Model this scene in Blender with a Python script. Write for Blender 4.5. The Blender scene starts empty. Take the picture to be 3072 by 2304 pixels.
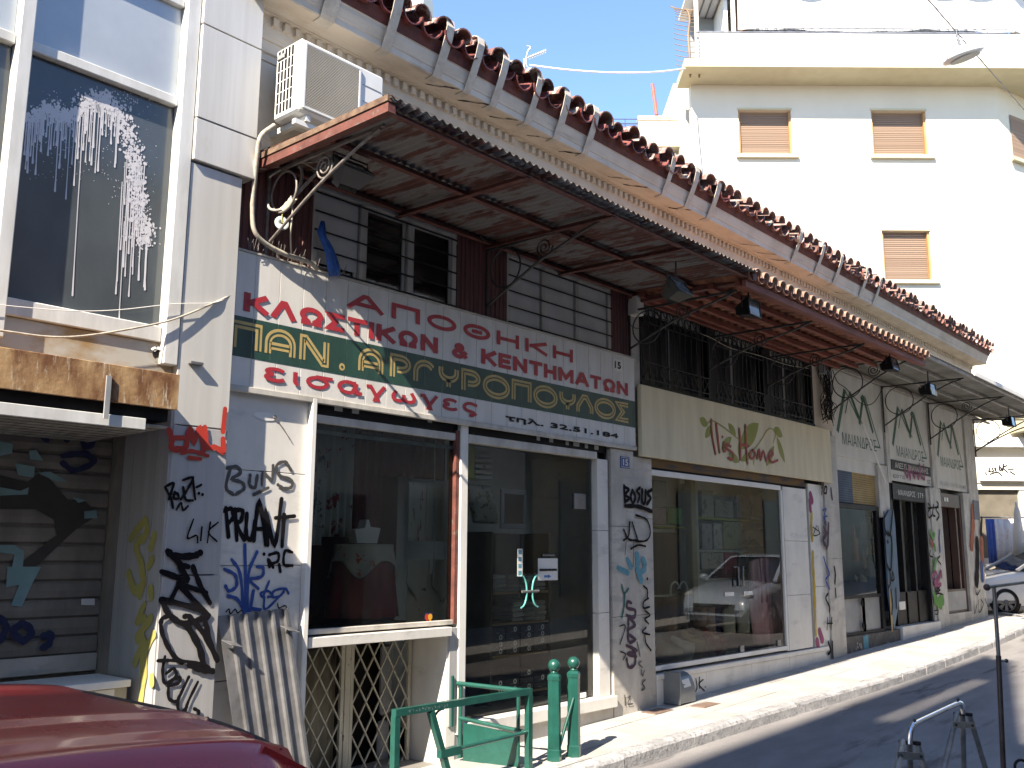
import bpy, bmesh, math, random
from mathutils import Vector, Matrix
random.seed(7)
S = bpy.context.scene
COL = S.collection
# ------------------------------------------------------------------ camera
FPX = 2850.0; PITCH = math.radians(10.1); ROLL = math.radians(0.3); YAW = math.radians(41.2)
CAM = Vector((0.0, -6.0, 1.66))
Hh = Vector((math.cos(YAW), math.sin(YAW), 0)); Rr = Vector((math.sin(YAW), -math.cos(YAW), 0))
FW = Hh * math.cos(PITCH) + Vector((0, 0, 1)) * math.sin(PITCH)
UP0 = Rr.cross(FW)
RX = Rr * math.cos(ROLL) + UP0 * math.sin(ROLL); UY = UP0 * math.cos(ROLL) - Rr * math.sin(ROLL)
cd = bpy.data.cameras.new('camera'); cam = bpy.data.objects.new('camera', cd); COL.objects.link(cam)
cd.sensor_fit = 'HORIZONTAL'; cd.sensor_width = 36.0; cd.lens = 36.0 * FPX / 3072.0
cd.clip_start = 0.05; cd.clip_end = 2000
cam.matrix_world = Matrix(((RX.x, UY.x, -FW.x, CAM.x), (RX.y, UY.y, -FW.y, CAM.y), (RX.z, UY.z, -FW.z, CAM.z), (0, 0, 0, 1)))
S.camera = cam
# ------------------------------------------------------------------ sky, sun, exposure
SUN = Vector((1.0, 0.26, -0.885)).normalized()          # direction the sunlight travels
ELEV = math.asin(-SUN.z); AZ = math.atan2(-SUN.x, -SUN.y)
wd = bpy.data.worlds.new('World'); S.world = wd; wd.use_nodes = True
nt = wd.node_tree; nt.nodes.clear()
wo = nt.nodes.new('ShaderNodeOutputWorld'); bg = nt.nodes.new('ShaderNodeBackground'); sk = nt.nodes.new('ShaderNodeTexSky')
sk.sky_type = 'NISHITA'; sk.sun_disc = False; sk.sun_elevation = ELEV; sk.sun_rotation = AZ
sk.air_density = 1.0; sk.dust_density = 0.0; sk.ozone_density = 7.0; sk.altitude = 900
bg.inputs['Strength'].default_value = 0.125
nt.links.new(sk.outputs[0], bg.inputs[0]); nt.links.new(bg.outputs[0], wo.inputs[0])
sl = bpy.data.lights.new('sun', 'SUN'); sl.energy = 4.0; sl.angle = math.radians(0.5); sl.color = (1.0, 0.955, 0.88)
so = bpy.data.objects.new('sun', sl); COL.objects.link(so); so.location = (-20, -6, 25)
so.rotation_euler = SUN.to_track_quat('-Z', 'Y').to_euler()
S.view_settings.view_transform = 'Standard'; S.view_settings.look = 'None'; S.view_settings.gamma = 1.0
S.view_settings.use_curve_mapping = False; S.view_settings.exposure = 1.9
S.view_settings.use_white_balance = True; S.view_settings.white_balance_temperature = 7450; S.view_settings.white_balance_tint = 11
S.cycles.max_bounces = 8; S.cycles.transparent_max_bounces = 12; S.cycles.diffuse_bounces = 4
S.cycles.caustics_reflective = False; S.cycles.caustics_refractive = False

# ------------------------------------------------------------------ photo pixel -> place helpers
def ray(x, y): return FW + RX * ((x - 1536) / FPX) - UY * ((y - 1152) / FPX)
def WY(x, y, yp=0.0):                      # on a plane parallel to the shop fronts
    d = ray(x, y); return CAM + d * ((yp - CAM.y) / d.y)
def WX(x, y, xp):                          # on a plane across the pavement
    d = ray(x, y); return CAM + d * ((xp - CAM.x) / d.x)
def WD(x, y, dist):                        # on a plane square to the view
    d = ray(x, y); return CAM + d * (dist / d.dot(Hh))
SLOPE = 0.0295
def gz(x): return SLOPE * (x - 8.85)       # pavement height along the street
def WG(x, y, off=0.0):
    d = ray(x, y); t = (SLOPE * (CAM.x - 8.85) + off - CAM.z) / (d.z - SLOPE * d.x); return CAM + d * t
def zoom(ox, oy, s): return lambda x, y: (ox + x / s, oy + y / s)

# ------------------------------------------------------------------ materials
MATS = {}
def nodes(m):
    m.use_nodes = True; t = m.node_tree; t.nodes.clear(); return t
def mat(name, col, rough=0.6, metal=0.0, var=0.25, scale=(3, 3, 3), dark=None, thr=(0.35, 0.7), bump=0.0, bscale=30.0,
        spec=0.5, rnd=0.0, coat=0.0, second=None, s2=(12, 12, 12), t2=(0.5, 0.62), grain=0.0, trans=0.0):
    """colour that drifts to `dark` with noise in world space, optional second patchy colour, bump and per-piece variation"""
    if name in MATS: return MATS[name]
    m = bpy.data.materials.new(name); t = nodes(m); N = t.nodes; L = t.links
    out = N.new('ShaderNodeOutputMaterial'); p = N.new('ShaderNodeBsdfPrincipled')
    geo = N.new('ShaderNodeNewGeometry')
    def mapping(sc):
        mp = N.new('ShaderNodeMapping'); mp.inputs['Scale'].default_value = sc; L.new(geo.outputs['Position'], mp.inputs[0]); return mp
    def noise(sc, det=6, r=0.6):
        n = N.new('ShaderNodeTexNoise'); n.inputs['Scale'].default_value = 1.0; n.inputs['Detail'].default_value = det; n.inputs['Roughness'].default_value = r
        L.new(mapping(sc).outputs[0], n.inputs[0]); return n
    if dark is None: dark = tuple(c * (1 - var) for c in col)
    n1 = noise(scale); rp = N.new('ShaderNodeValToRGB')
    rp.color_ramp.elements[0].position = thr[0]; rp.color_ramp.elements[1].position = thr[1]
    rp.color_ramp.elements[0].color = (*dark, 1); rp.color_ramp.elements[1].color = (*col, 1)
    L.new(n1.outputs[0], rp.inputs[0]); c = rp.outputs[0]
    if second is not None:
        n2 = noise(s2, 8, 0.65); r2 = N.new('ShaderNodeValToRGB'); r2.color_ramp.elements[0].position = t2[0]; r2.color_ramp.elements[1].position = t2[1]
        L.new(n2.outputs[0], r2.inputs[0]); mx = N.new('ShaderNodeMix'); mx.data_type = 'RGBA'
        L.new(r2.outputs[0], mx.inputs[0]); L.new(c, mx.inputs[6]); mx.inputs[7].default_value = (*second, 1); c = mx.outputs[2]
    if grain:
        ng = noise((220, 220, 220), 2, 0.5); mr = N.new('ShaderNodeMapRange'); mr.inputs[1].default_value = 0.3; mr.inputs[2].default_value = 0.7
        mr.inputs[3].default_value = 1 - grain; mr.inputs[4].default_value = 1 + grain; L.new(ng.outputs[0], mr.inputs[0])
        hs = N.new('ShaderNodeHueSaturation'); L.new(c, hs.inputs['Color']); L.new(mr.outputs[0], hs.inputs['Value']); c = hs.outputs[0]
    if rnd:
        oi = N.new('ShaderNodeObjectInfo'); hs = N.new('ShaderNodeHueSaturation'); mr = N.new('ShaderNodeMapRange')
        mr.inputs[3].default_value = 1 - rnd; mr.inputs[4].default_value = 1 + rnd; L.new(oi.outputs['Random'], mr.inputs[0])
        L.new(mr.outputs[0], hs.inputs['Value']); L.new(c, hs.inputs['Color']); c = hs.outputs[0]
    L.new(c, p.inputs['Base Color'])
    rr = N.new('ShaderNodeMapRange'); rr.inputs[3].default_value = min(1, rough * 1.2); rr.inputs[4].default_value = rough * 0.8
    L.new(n1.outputs[0], rr.inputs[0]); L.new(rr.outputs[0], p.inputs['Roughness'])
    p.inputs['Metallic'].default_value = metal; p.inputs['Specular IOR Level'].default_value = spec
    if coat: p.inputs['Coat Weight'].default_value = coat; p.inputs['Coat Roughness'].default_value = 0.08
    if bump:
        nb = noise((bscale,) * 3 if not isinstance(bscale, tuple) else bscale, 8, 0.65); b = N.new('ShaderNodeBump'); b.inputs['Strength'].default_value = bump; b.inputs['Distance'].default_value = 0.02
        L.new(nb.outputs[0], b.inputs['Height']); L.new(b.outputs[0], p.inputs['Normal'])
    sh = p.outputs[0]
    if trans:
        tl = N.new('ShaderNodeBsdfTranslucent'); L.new(c, tl.inputs[0]); ms = N.new('ShaderNodeMixShader'); ms.inputs[0].default_value = trans
        L.new(sh, ms.inputs[1]); L.new(tl.outputs[0], ms.inputs[2]); sh = ms.outputs[0]
    L.new(sh, out.inputs[0]); MATS[name] = m; return m
def glass(name, tint=(0.85, 0.9, 0.88), ior=1.5, rough=0.0, dirt=0.0, dcol=(0.5, 0.5, 0.5), boost=0.0):
    if name in MATS: return MATS[name]
    m = bpy.data.materials.new(name); t = nodes(m); N = t.nodes; L = t.links
    out = N.new('ShaderNodeOutputMaterial'); tr = N.new('ShaderNodeBsdfTransparent'); gl = N.new('ShaderNodeBsdfGlossy'); fr = N.new('ShaderNodeFresnel')
    tr.inputs[0].default_value = (*tint, 1); gl.inputs['Roughness'].default_value = rough; fr.inputs[0].default_value = ior
    mx = N.new('ShaderNodeMixShader'); f = fr.outputs[0]
    if boost:
        a = N.new('ShaderNodeMath'); a.operation = 'ADD'; a.inputs[1].default_value = boost; a.use_clamp = True; L.new(f, a.inputs[0]); f = a.outputs[0]
    L.new(f, mx.inputs[0]); L.new(tr.outputs[0], mx.inputs[1]); L.new(gl.outputs[0], mx.inputs[2]); sh = mx.outputs[0]
    if dirt:
        geo = N.new('ShaderNodeNewGeometry'); n = N.new('ShaderNodeTexNoise'); n.inputs['Scale'].default_value = 2.2; n.inputs['Detail'].default_value = 9; n.inputs['Roughness'].default_value = 0.7
        L.new(geo.outputs['Position'], n.inputs[0]); mr = N.new('ShaderNodeMapRange'); mr.inputs[1].default_value = 0.3; mr.inputs[2].default_value = 0.8; mr.inputs[4].default_value = dirt
        L.new(n.outputs[0], mr.inputs[0]); df = N.new('ShaderNodeBsdfDiffuse'); df.inputs[0].default_value = (*dcol, 1)
        m2 = N.new('ShaderNodeMixShader'); L.new(mr.outputs[0], m2.inputs[0]); L.new(sh, m2.inputs[1]); L.new(df.outputs[0], m2.inputs[2]); sh = m2.outputs[0]
    L.new(sh, out.inputs[0]); MATS[name] = m; return m
def stripes(name, cols, axis, period, rough=0.7, sharp=True):
    """alternating bands along a world axis: wood grain rows, printed stripes"""
    if name in MATS: return MATS[name]
    m = bpy.data.materials.new(name); t = nodes(m); N = t.nodes; L = t.links
    out = N.new('ShaderNodeOutputMaterial'); p = N.new('ShaderNodeBsdfPrincipled'); geo = N.new('ShaderNodeNewGeometry'); sx = N.new('ShaderNodeSeparateXYZ')
    L.new(geo.outputs['Position'], sx.inputs[0]); d = N.new('ShaderNodeMath'); d.operation = 'DIVIDE'; d.inputs[1].default_value = period; L.new(sx.outputs[axis], d.inputs[0])
    fl = N.new('ShaderNodeMath'); fl.operation = 'FLOOR'; L.new(d.outputs[0], fl.inputs[0]); wn = N.new('ShaderNodeTexWhiteNoise'); wn.noise_dimensions = '1D'; L.new(fl.outputs[0], wn.inputs[1])
    rp = N.new('ShaderNodeValToRGB'); e = rp.color_ramp.elements
    while len(e) < len(cols): e.new(0.5)
    for i, cc in enumerate(cols): e[i].position = i / (len(cols) - 1 or 1); e[i].color = (*cc, 1)
    L.new(wn.outputs[0], rp.inputs[0]); L.new(rp.outputs[0], p.inputs['Base Color']); p.inputs['Roughness'].default_value = rough
    L.new(p.outputs[0], out.inputs[0]); MATS[name] = m; return m

# ------------------------------------------------------------------ geometry helpers
OFF = {}
def catmull(pts, sub=6, closed=False):
    P = [Vector(p) for p in pts]
    if len(P) < 3 or sub < 2: return P
    out = []; n = len(P)
    rng = n if closed else n - 1
    for i in range(rng):
        p0 = P[(i - 1) % n] if (closed or i > 0) else P[0] * 2 - P[1]; p1 = P[i]; p2 = P[(i + 1) % n]
        p3 = P[(i + 2) % n] if (closed or i + 2 < n) else P[-1] * 2 - P[-2]
        for k in range(sub):
            t = k / sub
            out.append(0.5 * ((2 * p1) + (p2 - p0) * t + (2 * p0 - 5 * p1 + 4 * p2 - p3) * t * t + (3 * p1 - p0 - 3 * p2 + p3) * t ** 3))
    if not closed: out.append(P[-1])
    return out
class MB:
    def __init__(s): s.v = []; s.f = []; s.sm = []
    def add(s, vs, fs, smooth=False):
        b = len(s.v); s.v += [tuple(v) for v in vs]; s.f += [tuple(i + b for i in f) for f in fs]; s.sm += [smooth] * len(fs); return s
    def box(s, x0, x1, y0, y1, z0, z1, jit=0.0):
        vs = [(x, y, z) for z in (z0, z1) for y in (y0, y1) for x in (x0, x1)]
        if jit: vs = [tuple(c + random.uniform(-jit, jit) for c in v) for v in vs]
        return s.add(vs, [(0, 2, 3, 1), (4, 5, 7, 6), (0, 1, 5, 4), (1, 3, 7, 5), (3, 2, 6, 7), (2, 0, 4, 6)])
    def bbox(s, x0, x1, y0, y1, z0, z1, b=0.005):
        """box with chamfered edges"""
        vs = []
        def q(x, y, z): vs.append((x, y, z)); return len(vs) - 1
        fs = []
        X = (x0, x1); Y = (y0, y1); Z = (z0, z1); idx = {}
        for i in (0, 1):
            for j in (0, 1):
                for k in (0, 1):
                    sx = b if i == 0 else -b; sy = b if j == 0 else -b; sz = b if k == 0 else -b
                    idx[i, j, k, 0] = q(X[i], Y[j] + sy, Z[k] + sz); idx[i, j, k, 1] = q(X[i] + sx, Y[j], Z[k] + sz); idx[i, j, k, 2] = q(X[i] + sx, Y[j] + sy, Z[k])
        def F(*a): fs.append(a)
        for i in (0, 1): F(*[idx[i, j, k, 0] for j, k in ((0, 0), (0, 1), (1, 1), (1, 0))])
        for j in (0, 1): F(*[idx[i, j, k, 1] for i, k in ((0, 0), (1, 0), (1, 1), (0, 1))])
        for k in (0, 1): F(*[idx[i, j, k, 2] for i, j in ((0, 0), (1, 0), (1, 1), (0, 1))])
        for j in (0, 1):
            for k in (0, 1): F(idx[0, j, k, 1], idx[1, j, k, 1], idx[1, j, k, 2], idx[0, j, k, 2])
        for i in (0, 1):
            for k in (0, 1): F(idx[i, 0, k, 0], idx[i, 1, k, 0], idx[i, 1, k, 2], idx[i, 0, k, 2])
            for j in (0, 1): F(idx[i, j, 0, 0], idx[i, j, 1, 0], idx[i, j, 1, 1], idx[i, j, 0, 1])
        for i in (0, 1):
            for j in (0, 1):
                for k in (0, 1): F(idx[i, j, k, 0], idx[i, j, k, 1], idx[i, j, k, 2])
        return s.add(vs, fs)
    def pane(s, x0, x1, y, z0, z1): return s.add([(x0, y, z0), (x1, y, z0), (x1, y, z1), (x0, y, z1)], [(0, 1, 2, 3)])
    def beam(s, a, b, w, h, up=(0, 0, 1)):
        """rectangular bar from a to b"""
        a = Vector(a); b = Vector(b); d = (b - a).normalized(); u = Vector(up)
        r = d.cross(u)
        if r.length < 1e-4: r = d.cross(Vector((0, 1, 0)))
        r.normalize(); u = r.cross(d)
        vs = [p + r * i * w / 2 + u * j * h / 2 for p in (a, b) for i, j in ((-1, -1), (1, -1), (1, 1), (-1, 1))]
        return s.add(vs, [(3, 2, 1, 0), (4, 5, 6, 7), (0, 1, 5, 4), (1, 2, 6, 5), (2, 3, 7, 6), (3, 0, 4, 7)])
    def tube(s, pts, r, n=8, closed=False, cap=True):
        P = [Vector(p) for p in pts]; m = len(P); rings = []
        R = r if isinstance(r, (list, tuple)) else [r] * m
        prev = None
        for i in range(m):
            if closed: d = P[(i + 1) % m] - P[i - 1]
            else: d = P[min(i + 1, m - 1)] - P[max(i - 1, 0)]
            d.normalize()
            if prev is None:
                prev = d.orthogonal().normalized()
            u = prev - d * prev.dot(d)
            if u.length < 1e-5: u = d.orthogonal()
            u.normalize(); prev = u; w = d.cross(u)
            rings.append([P[i] + (u * math.cos(2 * math.pi * k / n) + w * math.sin(2 * math.pi * k / n)) * R[i] for k in range(n)])
        vs = [p for g in rings for p in g]; fs = []
        for i in range(m if closed else m - 1):
            j = (i + 1) % m
            for k in range(n): fs.append((i * n + k, i * n + (k + 1) % n, j * n + (k + 1) % n, j * n + k))
        s.add(vs, fs, True)
        if cap and not closed:
            s.add(rings[0], [tuple(range(n))[::-1]]); s.add(rings[-1], [tuple(range(n))])
        return s
    def poly(s, pts, depth=None):
        """flat polygon; depth vector turns it into a solid"""
        P = [Vector(p) for p in pts]; n = len(P)
        if depth is None: return s.add(P, [tuple(range(n))])
        D = Vector(depth); Q = [p + D for p in P]
        return s.add(P + Q, [tuple(range(n))[::-1], tuple(range(n, 2 * n))] + [(i, (i + 1) % n, n + (i + 1) % n, n + i) for i in range(n)])
    def ribbon(s, pts, w, nrm=(0, -1, 0), cap=True, taper=None, lift=0.0):
        """flat painted stroke along pts lying on a surface with normal nrm"""
        P = [Vector(p) for p in pts]; N = Vector(nrm); m = len(P); Lp = []; Rp = []
        for i in range(m):
            d0 = (P[i] - P[i - 1]) if i > 0 else (P[1] - P[0]); d1 = (P[i + 1] - P[i]) if i < m - 1 else d0
            d0 = d0.normalized() if d0.length > 1e-7 else d1.normalized(); d1 = d1.normalized() if d1.length > 1e-7 else d0
            a = N.cross(d0).normalized(); b = N.cross(d1).normalized(); mi = a + b
            if mi.length < 0.3: mi = b * 1.0
            else: mi = mi.normalized() / max(0.45, mi.normalized().dot(a))
            ww = w / 2 * (taper[i] if taper else 1); q = P[i] + N * (lift * i)
            Lp.append(q + mi * ww); Rp.append(q - mi * ww)
        vs = []
        for l, r in zip(Lp, Rp): vs += [l, r]
        s.add(vs, [(2 * i, 2 * i + 1, 2 * i + 3, 2 * i + 2) for i in range(m - 1)])
        if cap:
            for i, sg in ((0, -1), (m - 1, 1)):
                d = (P[1] - P[0]) if i == 0 else (P[-1] - P[-2]); d.normalize(); a = N.cross(d).normalized(); ww = w / 2 * (taper[i] if taper else 1)
                c = P[i] + N * (lift * i)
                s.add([c + a * ww * math.cos(t * math.pi / 5) + d * sg * ww * math.sin(t * math.pi / 5) for t in range(6)], [tuple(range(6))])
        return s
    def disc(s, c, r, nrm=(0, -1, 0), n=10, sx=1.0, sy=1.0):
        c = Vector(c); N = Vector(nrm).normalized(); u = N.orthogonal().normalized()
        if abs(N.z) < 0.5: u = Vector((0, 0, 1)).cross(N).normalized()
        w = N.cross(u)
        return s.add([c + u * math.cos(2 * math.pi * k / n) * r * sx + w * math.sin(2 * math.pi * k / n) * r * sy for k in range(n)], [tuple(range(n))])
    def sphere(s, c, r, n=12, m=8, sq=(1, 1, 1)):
        c = Vector(c); vs = [c + Vector((0, 0, r * sq[2]))]
        for j in range(1, m):
            t = math.pi * j / m
            vs += [c + Vector((math.sin(t) * math.cos(2 * math.pi * k / n) * r * sq[0], math.sin(t) * math.sin(2 * math.pi * k / n) * r * sq[1], math.cos(t) * r * sq[2])) for k in range(n)]
        vs.append(c - Vector((0, 0, r * sq[2]))); e = len(vs) - 1; fs = [(0, 1 + k, 1 + (k + 1) % n) for k in range(n)]
        for j in range(m - 2):
            for k in range(n): fs.append((1 + j * n + k, 1 + (j + 1) * n + k, 1 + (j + 1) * n + (k + 1) % n, 1 + j * n + (k + 1) % n))
        b = 1 + (m - 2) * n; fs += [(b + k, e, b + (k + 1) % n) for k in range(n)]
        return s.add(vs, fs, True)
    def lathe(s, c, prof, n=16, axis=(0, 0, 1)):
        c = Vector(c); A = Vector(axis).normalized(); u = A.orthogonal().normalized(); w = A.cross(u); vs = []
        for r, h in prof: vs += [c + A * h + (u * math.cos(2 * math.pi * k / n) + w * math.sin(2 * math.pi * k / n)) * r for k in range(n)]
        return s.add(vs, [(i * n + k, i * n + (k + 1) % n, (i + 1) * n + (k + 1) % n, (i + 1) * n + k) for i in range(len(prof) - 1) for k in range(n)], True)
    def grid(s, fn, nu, nv, smooth=True):
        return s.add([fn(i / nu, j / nv) for j in range(nv + 1) for i in range(nu + 1)],
                     [(j * (nu + 1) + i, j * (nu + 1) + i + 1, (j + 1) * (nu + 1) + i + 1, (j + 1) * (nu + 1) + i) for j in range(nv) for i in range(nu)], smooth)
    def mesh(s, name, m, off=(0, 0, 0)):
        me = bpy.data.meshes.new(name); o = Vector(off)
        me.from_pydata([Vector(v) - o for v in s.v], [], s.f); me.polygons.foreach_set('use_smooth', s.sm); me.update()
        if m: me.materials.append(m)
        return me
    def fix(s, me):
        b = bmesh.new(); b.from_mesh(me); bmesh.ops.recalc_face_normals(b, faces=b.faces); b.to_mesh(me); b.free()
    def build(s, name, m, parent=None, solid=0.0, normals=True, loc=None):
        off = OFF.get(parent.name, Vector((0, 0, 0))) if parent else Vector(loc or (0, 0, 0))
        me = s.mesh(name, m, off)
        if normals: s.fix(me)
        o = bpy.data.objects.new(name, me); COL.objects.link(o); OFF[o.name] = Vector(off)
        if parent: o.parent = parent
        else: o.location = off
        if solid:
            md = o.modifiers.new('solid', 'SOLIDIFY'); md.thickness = solid; md.offset = 0
        return o
def tag(o, label=None, cat=None, group=None, kind=None):
    if label: o['label'] = label
    if cat: o['category'] = cat
    if group: o['group'] = group
    if kind: o['kind'] = kind
    return o
def thing(name, label, cat, loc=(0, 0, 0), group=None, rz=0.0):
    o = bpy.data.objects.new(name, None); COL.objects.link(o); o.location = loc; o.rotation_euler = (0, 0, rz); o.empty_display_size = 0.2
    OFF[o.name] = Vector(loc) if not rz else Vector((0, 0, 0)); tag(o, label, cat, group); return o
def put(me, name, parent, loc, rot=(0, 0, 0), sc=(1, 1, 1)):
    """a further piece sharing mesh data, loc in world space (parent unrotated)"""
    o = bpy.data.objects.new(name, me); COL.objects.link(o); off = OFF.get(parent.name, Vector((0, 0, 0))) if parent else Vector((0, 0, 0))
    if parent: o.parent = parent
    o.location = Vector(loc) - off; o.rotation_euler = rot; o.scale = sc; OFF[o.name] = off; return o
def text(name, body, X0, X1, z0, z1, y, m, parent, bold=0.0, shear=0.0, nrm='-y', thick=0.0):
    """flat lettering filling the rectangle X0..X1, z0..z1 on a wall facing the street"""
    c = bpy.data.curves.new('t', 'FONT'); c.body = body; c.shear = shear; c.resolution_u = 4
    o = bpy.data.objects.new('t', c); COL.objects.link(o); dg = bpy.context.evaluated_depsgraph_get(); dg.update()
    src = o.evaluated_get(dg).to_mesh(); vs = [v.co.copy() for v in src.vertices]; fs = [tuple(p.vertices) for p in src.polygons]
    bpy.data.objects.remove(o); bpy.data.curves.remove(c)
    if not vs: return None
    a0 = min(v.x for v in vs); a1 = max(v.x for v in vs); b0 = min(v.y for v in vs); b1 = max(v.y for v in vs)
    mb = MB(); bo = bold
    Q = [Vector((X0 + bo + (v.x - a0) / (a1 - a0) * (X1 - X0 - 2 * bo), y, z0 + bo + (v.y - b0) / (b1 - b0) * (z1 - z0 - 2 * bo))) for v in vs]
    mb.add(Q, fs)
    if bold:                                   # thicken the glyphs with a stroke round every outline
        cnt = {}
        for f in fs:
            for i in range(len(f)): e = tuple(sorted((f[i], f[(i + 1) % len(f)]))); cnt[e] = cnt.get(e, 0) + 1
        seen = set()
        for (i, j), c_ in cnt.items():
            if c_ != 1: continue
            p, q = Q[i], Q[j]; d = q - p
            if d.length < 1e-6: continue
            n = Vector((-d.z, 0, d.x)).normalized() * bo; o1 = Vector((0, -0.0004 - 0.000012 * len(seen), 0)); mb.add([p + n + o1, p - n + o1, q - n + o1, q + n + o1], [(0, 1, 2, 3)])
            for k in (i, j):
                if k not in seen: seen.add(k); mb.disc(Q[k] + Vector((0, -0.0005 - 0.000012 * len(seen), 0)), bo, n=8)
    return mb.build(name, m, parent, normals=False)
def graffiti(name, parent, m, strokes, Zf, w, yp=0.0, plane='y', sub=5, nrm=None, taper=False, dy=0.0006):
    """sprayed strokes traced on a wall; w in metres"""
    mb = MB()
    for i, st in enumerate(strokes):
        ww = w
        if isinstance(st, tuple): ww, st = st
        ww *= 0.78
        e = 0.004 + dy * i
        pts = [(WY(*Zf(*p), yp - e) if plane == 'y' else WX(*Zf(*p), yp - e)) for p in st]
        if len(pts) == 1:
            mb.disc(pts[0], ww / 2, (0, -1, 0) if plane == 'y' else (-1, 0, 0)); continue
        c = catmull(pts, sub)
        tp = [0.85 + 0.3 * math.sin(k * 0.9 + i) ** 2 for k in range(len(c))]
        mb.ribbon(c, ww, (0, -1, 0) if plane == 'y' else (-1, 0, 0), taper=tp, lift=0.00001)
    return mb.build(name, m, parent, normals=False)

def _arc(cx, cy, rx, ry, a0, a1, n=10): return [(cx + rx * math.cos(math.radians(a0 + (a1 - a0) * i / n)), cy + ry * math.sin(math.radians(a0 + (a1 - a0) * i / n))) for i in range(n + 1)]
GLYPH = {
 'Α': (1.1, [[(0, 0), (.44, 1), (.56, 1), (1, 0)], [(.24, .30), (.76, .30)]]), 'Π': (.95, [[(0, 0), (0, 1), (1, 1), (1, 0)]]), 'Ο': (1.05, [_arc(.5, .5, .5, .5, 90, 450, 30)]),
 'Θ': (1.05, [_arc(.5, .5, .5, .5, 90, 450, 30), [(.36, .5), (.64, .5)]]), 'Η': (.95, [[(0, 0), (0, 1)], [(1, 0), (1, 1)], [(.1, .5), (.9, .5)]]), 'Κ': (1.0, [[(0, 0), (0, 1)], [(.95, 1), (.22, .52)], [(.30, .56), (1, 0)]]),
 'Λ': (1.05, [[(0, 0), (.44, 1), (.56, 1), (1, 0)]]), 'Ω': (1.1, [[(0, 0), (.30, 0), (.30, .10), (.12, .28)] + _arc(.5, .58, .47, .42, 215, -35, 18) + [(.88, .28), (.70, .10), (.70, 0), (1, 0)]]), 'Σ': (.85, [[(1, 1), (0, 1), (.5, .52), (0, 0), (1, 0)]]),
 'Τ': (.95, [[(0, 1), (1, 1)], [(.5, .9), (.5, 0)]]), 'Ι': (.22, [[(.5, 0), (.5, 1)]]), 'Ν': (1.0, [[(0, 0), (0, 1)], [(.06, .97), (.94, .03)], [(1, 0), (1, 1)]]), 'Ε': (.85, [[(1, 1), (0, 1), (0, 0), (1, 0)], [(.1, .5), (.85, .5)]]),
 'Μ': (1.2, [[(0, 0), (0, 1)], [(.05, .97), (.5, .25), (.95, .97)], [(1, 0), (1, 1)]]), '&': (1.0, [[(1, 0), (.25, .72)] + _arc(.45, .80, .22, .20, 190, -30, 10) + [(.12, .42)] + _arc(.38, .24, .36, .24, 150, 330, 10) + [(.95, .46)]]),
 'ε': (.95, [_arc(.52, .76, .44, .24, 25, 255, 12), _arc(.52, .25, .48, .25, 105, 335, 12)]), 'ι': (.40, [[(.2, 1), (.2, .25)] + _arc(.65, .25, .45, .25, 180, 280, 6)]), 'σ': (1.15, [_arc(.42, .44, .42, .44, 90, 450, 26), [(.42, .95), (1, .95)]]),
 'α': (1.15, [_arc(.42, .5, .42, .5, 60, 300, 22) + [(.82, .9)], [(.70, .95), (.80, .3), (.88, .03), (1, .05)]]), 'γ': (1.0, [[(0, .95), (.14, .97), (.5, .05), (.42, -.28), (.58, -.28), (.5, .05), (.92, .98)]]),
 'ω': (1.3, [[(.14, .92), (.02, .5)] + _arc(.26, .30, .24, .28, 190, 360, 10) + [(.5, .62)], [(.5, .62)] + _arc(.74, .30, .24, .28, 180, 350, 10) + [(.98, .5), (.86, .92)]]), 'ς': (.95, [[(1, .84)] + _arc(.52, .55, .50, .42, 50, 250, 14) + [(.72, .06), (.86, -.12), (.62, -.32), (.45, -.28)]]),
 ' ': (.55, [])}
def stroke_text(name, word, X0, X1, z0, z1, y, sw, m, parent, gap=.30, fx=.66):
    """heavy sign-painter letters built from strokes, filling X0..X1 between z0 and z1"""
    X0 *= fx; X1 *= fx; tot = sum(GLYPH[c][0] for c in word) + gap * (len(word) - 1); k = (X1 - X0) / tot; x = X0; e = 0
    for c in word:
        mb = MB(); w, st = GLYPH[c]; xa, xb = x + sw / 2, x + w * k - sw / 2
        if c == 'Ι' or xb < xa: xa = xb = x + w * k / 2
        for s in st:
            e += 1; P = [Vector((xa + (xb - xa) * u, y - .0016 * (e % 4), z0 + sw / 2 + (z1 - z0 - sw) * v)) for u, v in s]
            if (P[0] - P[-1]).length > 1e-4:
                P[0] = P[0] + (P[0] - P[1]).normalized() * sw / 2 * (.98 if len(P) < 8 else .3); P[-1] = P[-1] + (P[-1] - P[-2]).normalized() * sw / 2 * (.98 if len(P) < 8 else .3)
            mb.ribbon(P, sw, cap=False, lift=.00006)
        x += (w + gap) * k
        mb.v = [(v[0] / fx, v[1], v[2]) for v in mb.v]
        if st: mb.build(name, m, parent, normals=False)
# ================================================================== materials used across the place
m_marble = mat('marble', (0.70, 0.68, 0.64), 0.35, var=0.2, scale=(2.5, 2.5, 1.2), dark=(0.55, 0.54, 0.52), thr=(0.3, 0.62), second=(0.40, 0.40, 0.39), s2=(1.7, 1.7, 5.0), t2=(0.55, 0.75))
m_marble_d = mat('marble_worn', (0.55, 0.525, 0.485), 0.55, dark=(0.36, 0.335, 0.30), scale=(3, 3, 1.5), second=(0.34, 0.33, 0.31), s2=(2, 2, 7), bump=0.08)
m_plaster = mat('cornice_plaster', (0.64, 0.56, 0.46), 0.85, dark=(0.50, 0.42, 0.33), scale=(2.5, 5, 2.5), thr=(0.25, 0.55), bump=0.15, bscale=25, second=(0.30, 0.25, 0.21), s2=(1.2, 6, 7), t2=(0.60, 0.80))
m_redfascia = mat('oxide_red_paint', (0.15, 0.035, 0.03), 0.6, dark=(0.07, 0.02, 0.018), scale=(9, 9, 9), bump=0.2)
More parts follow.
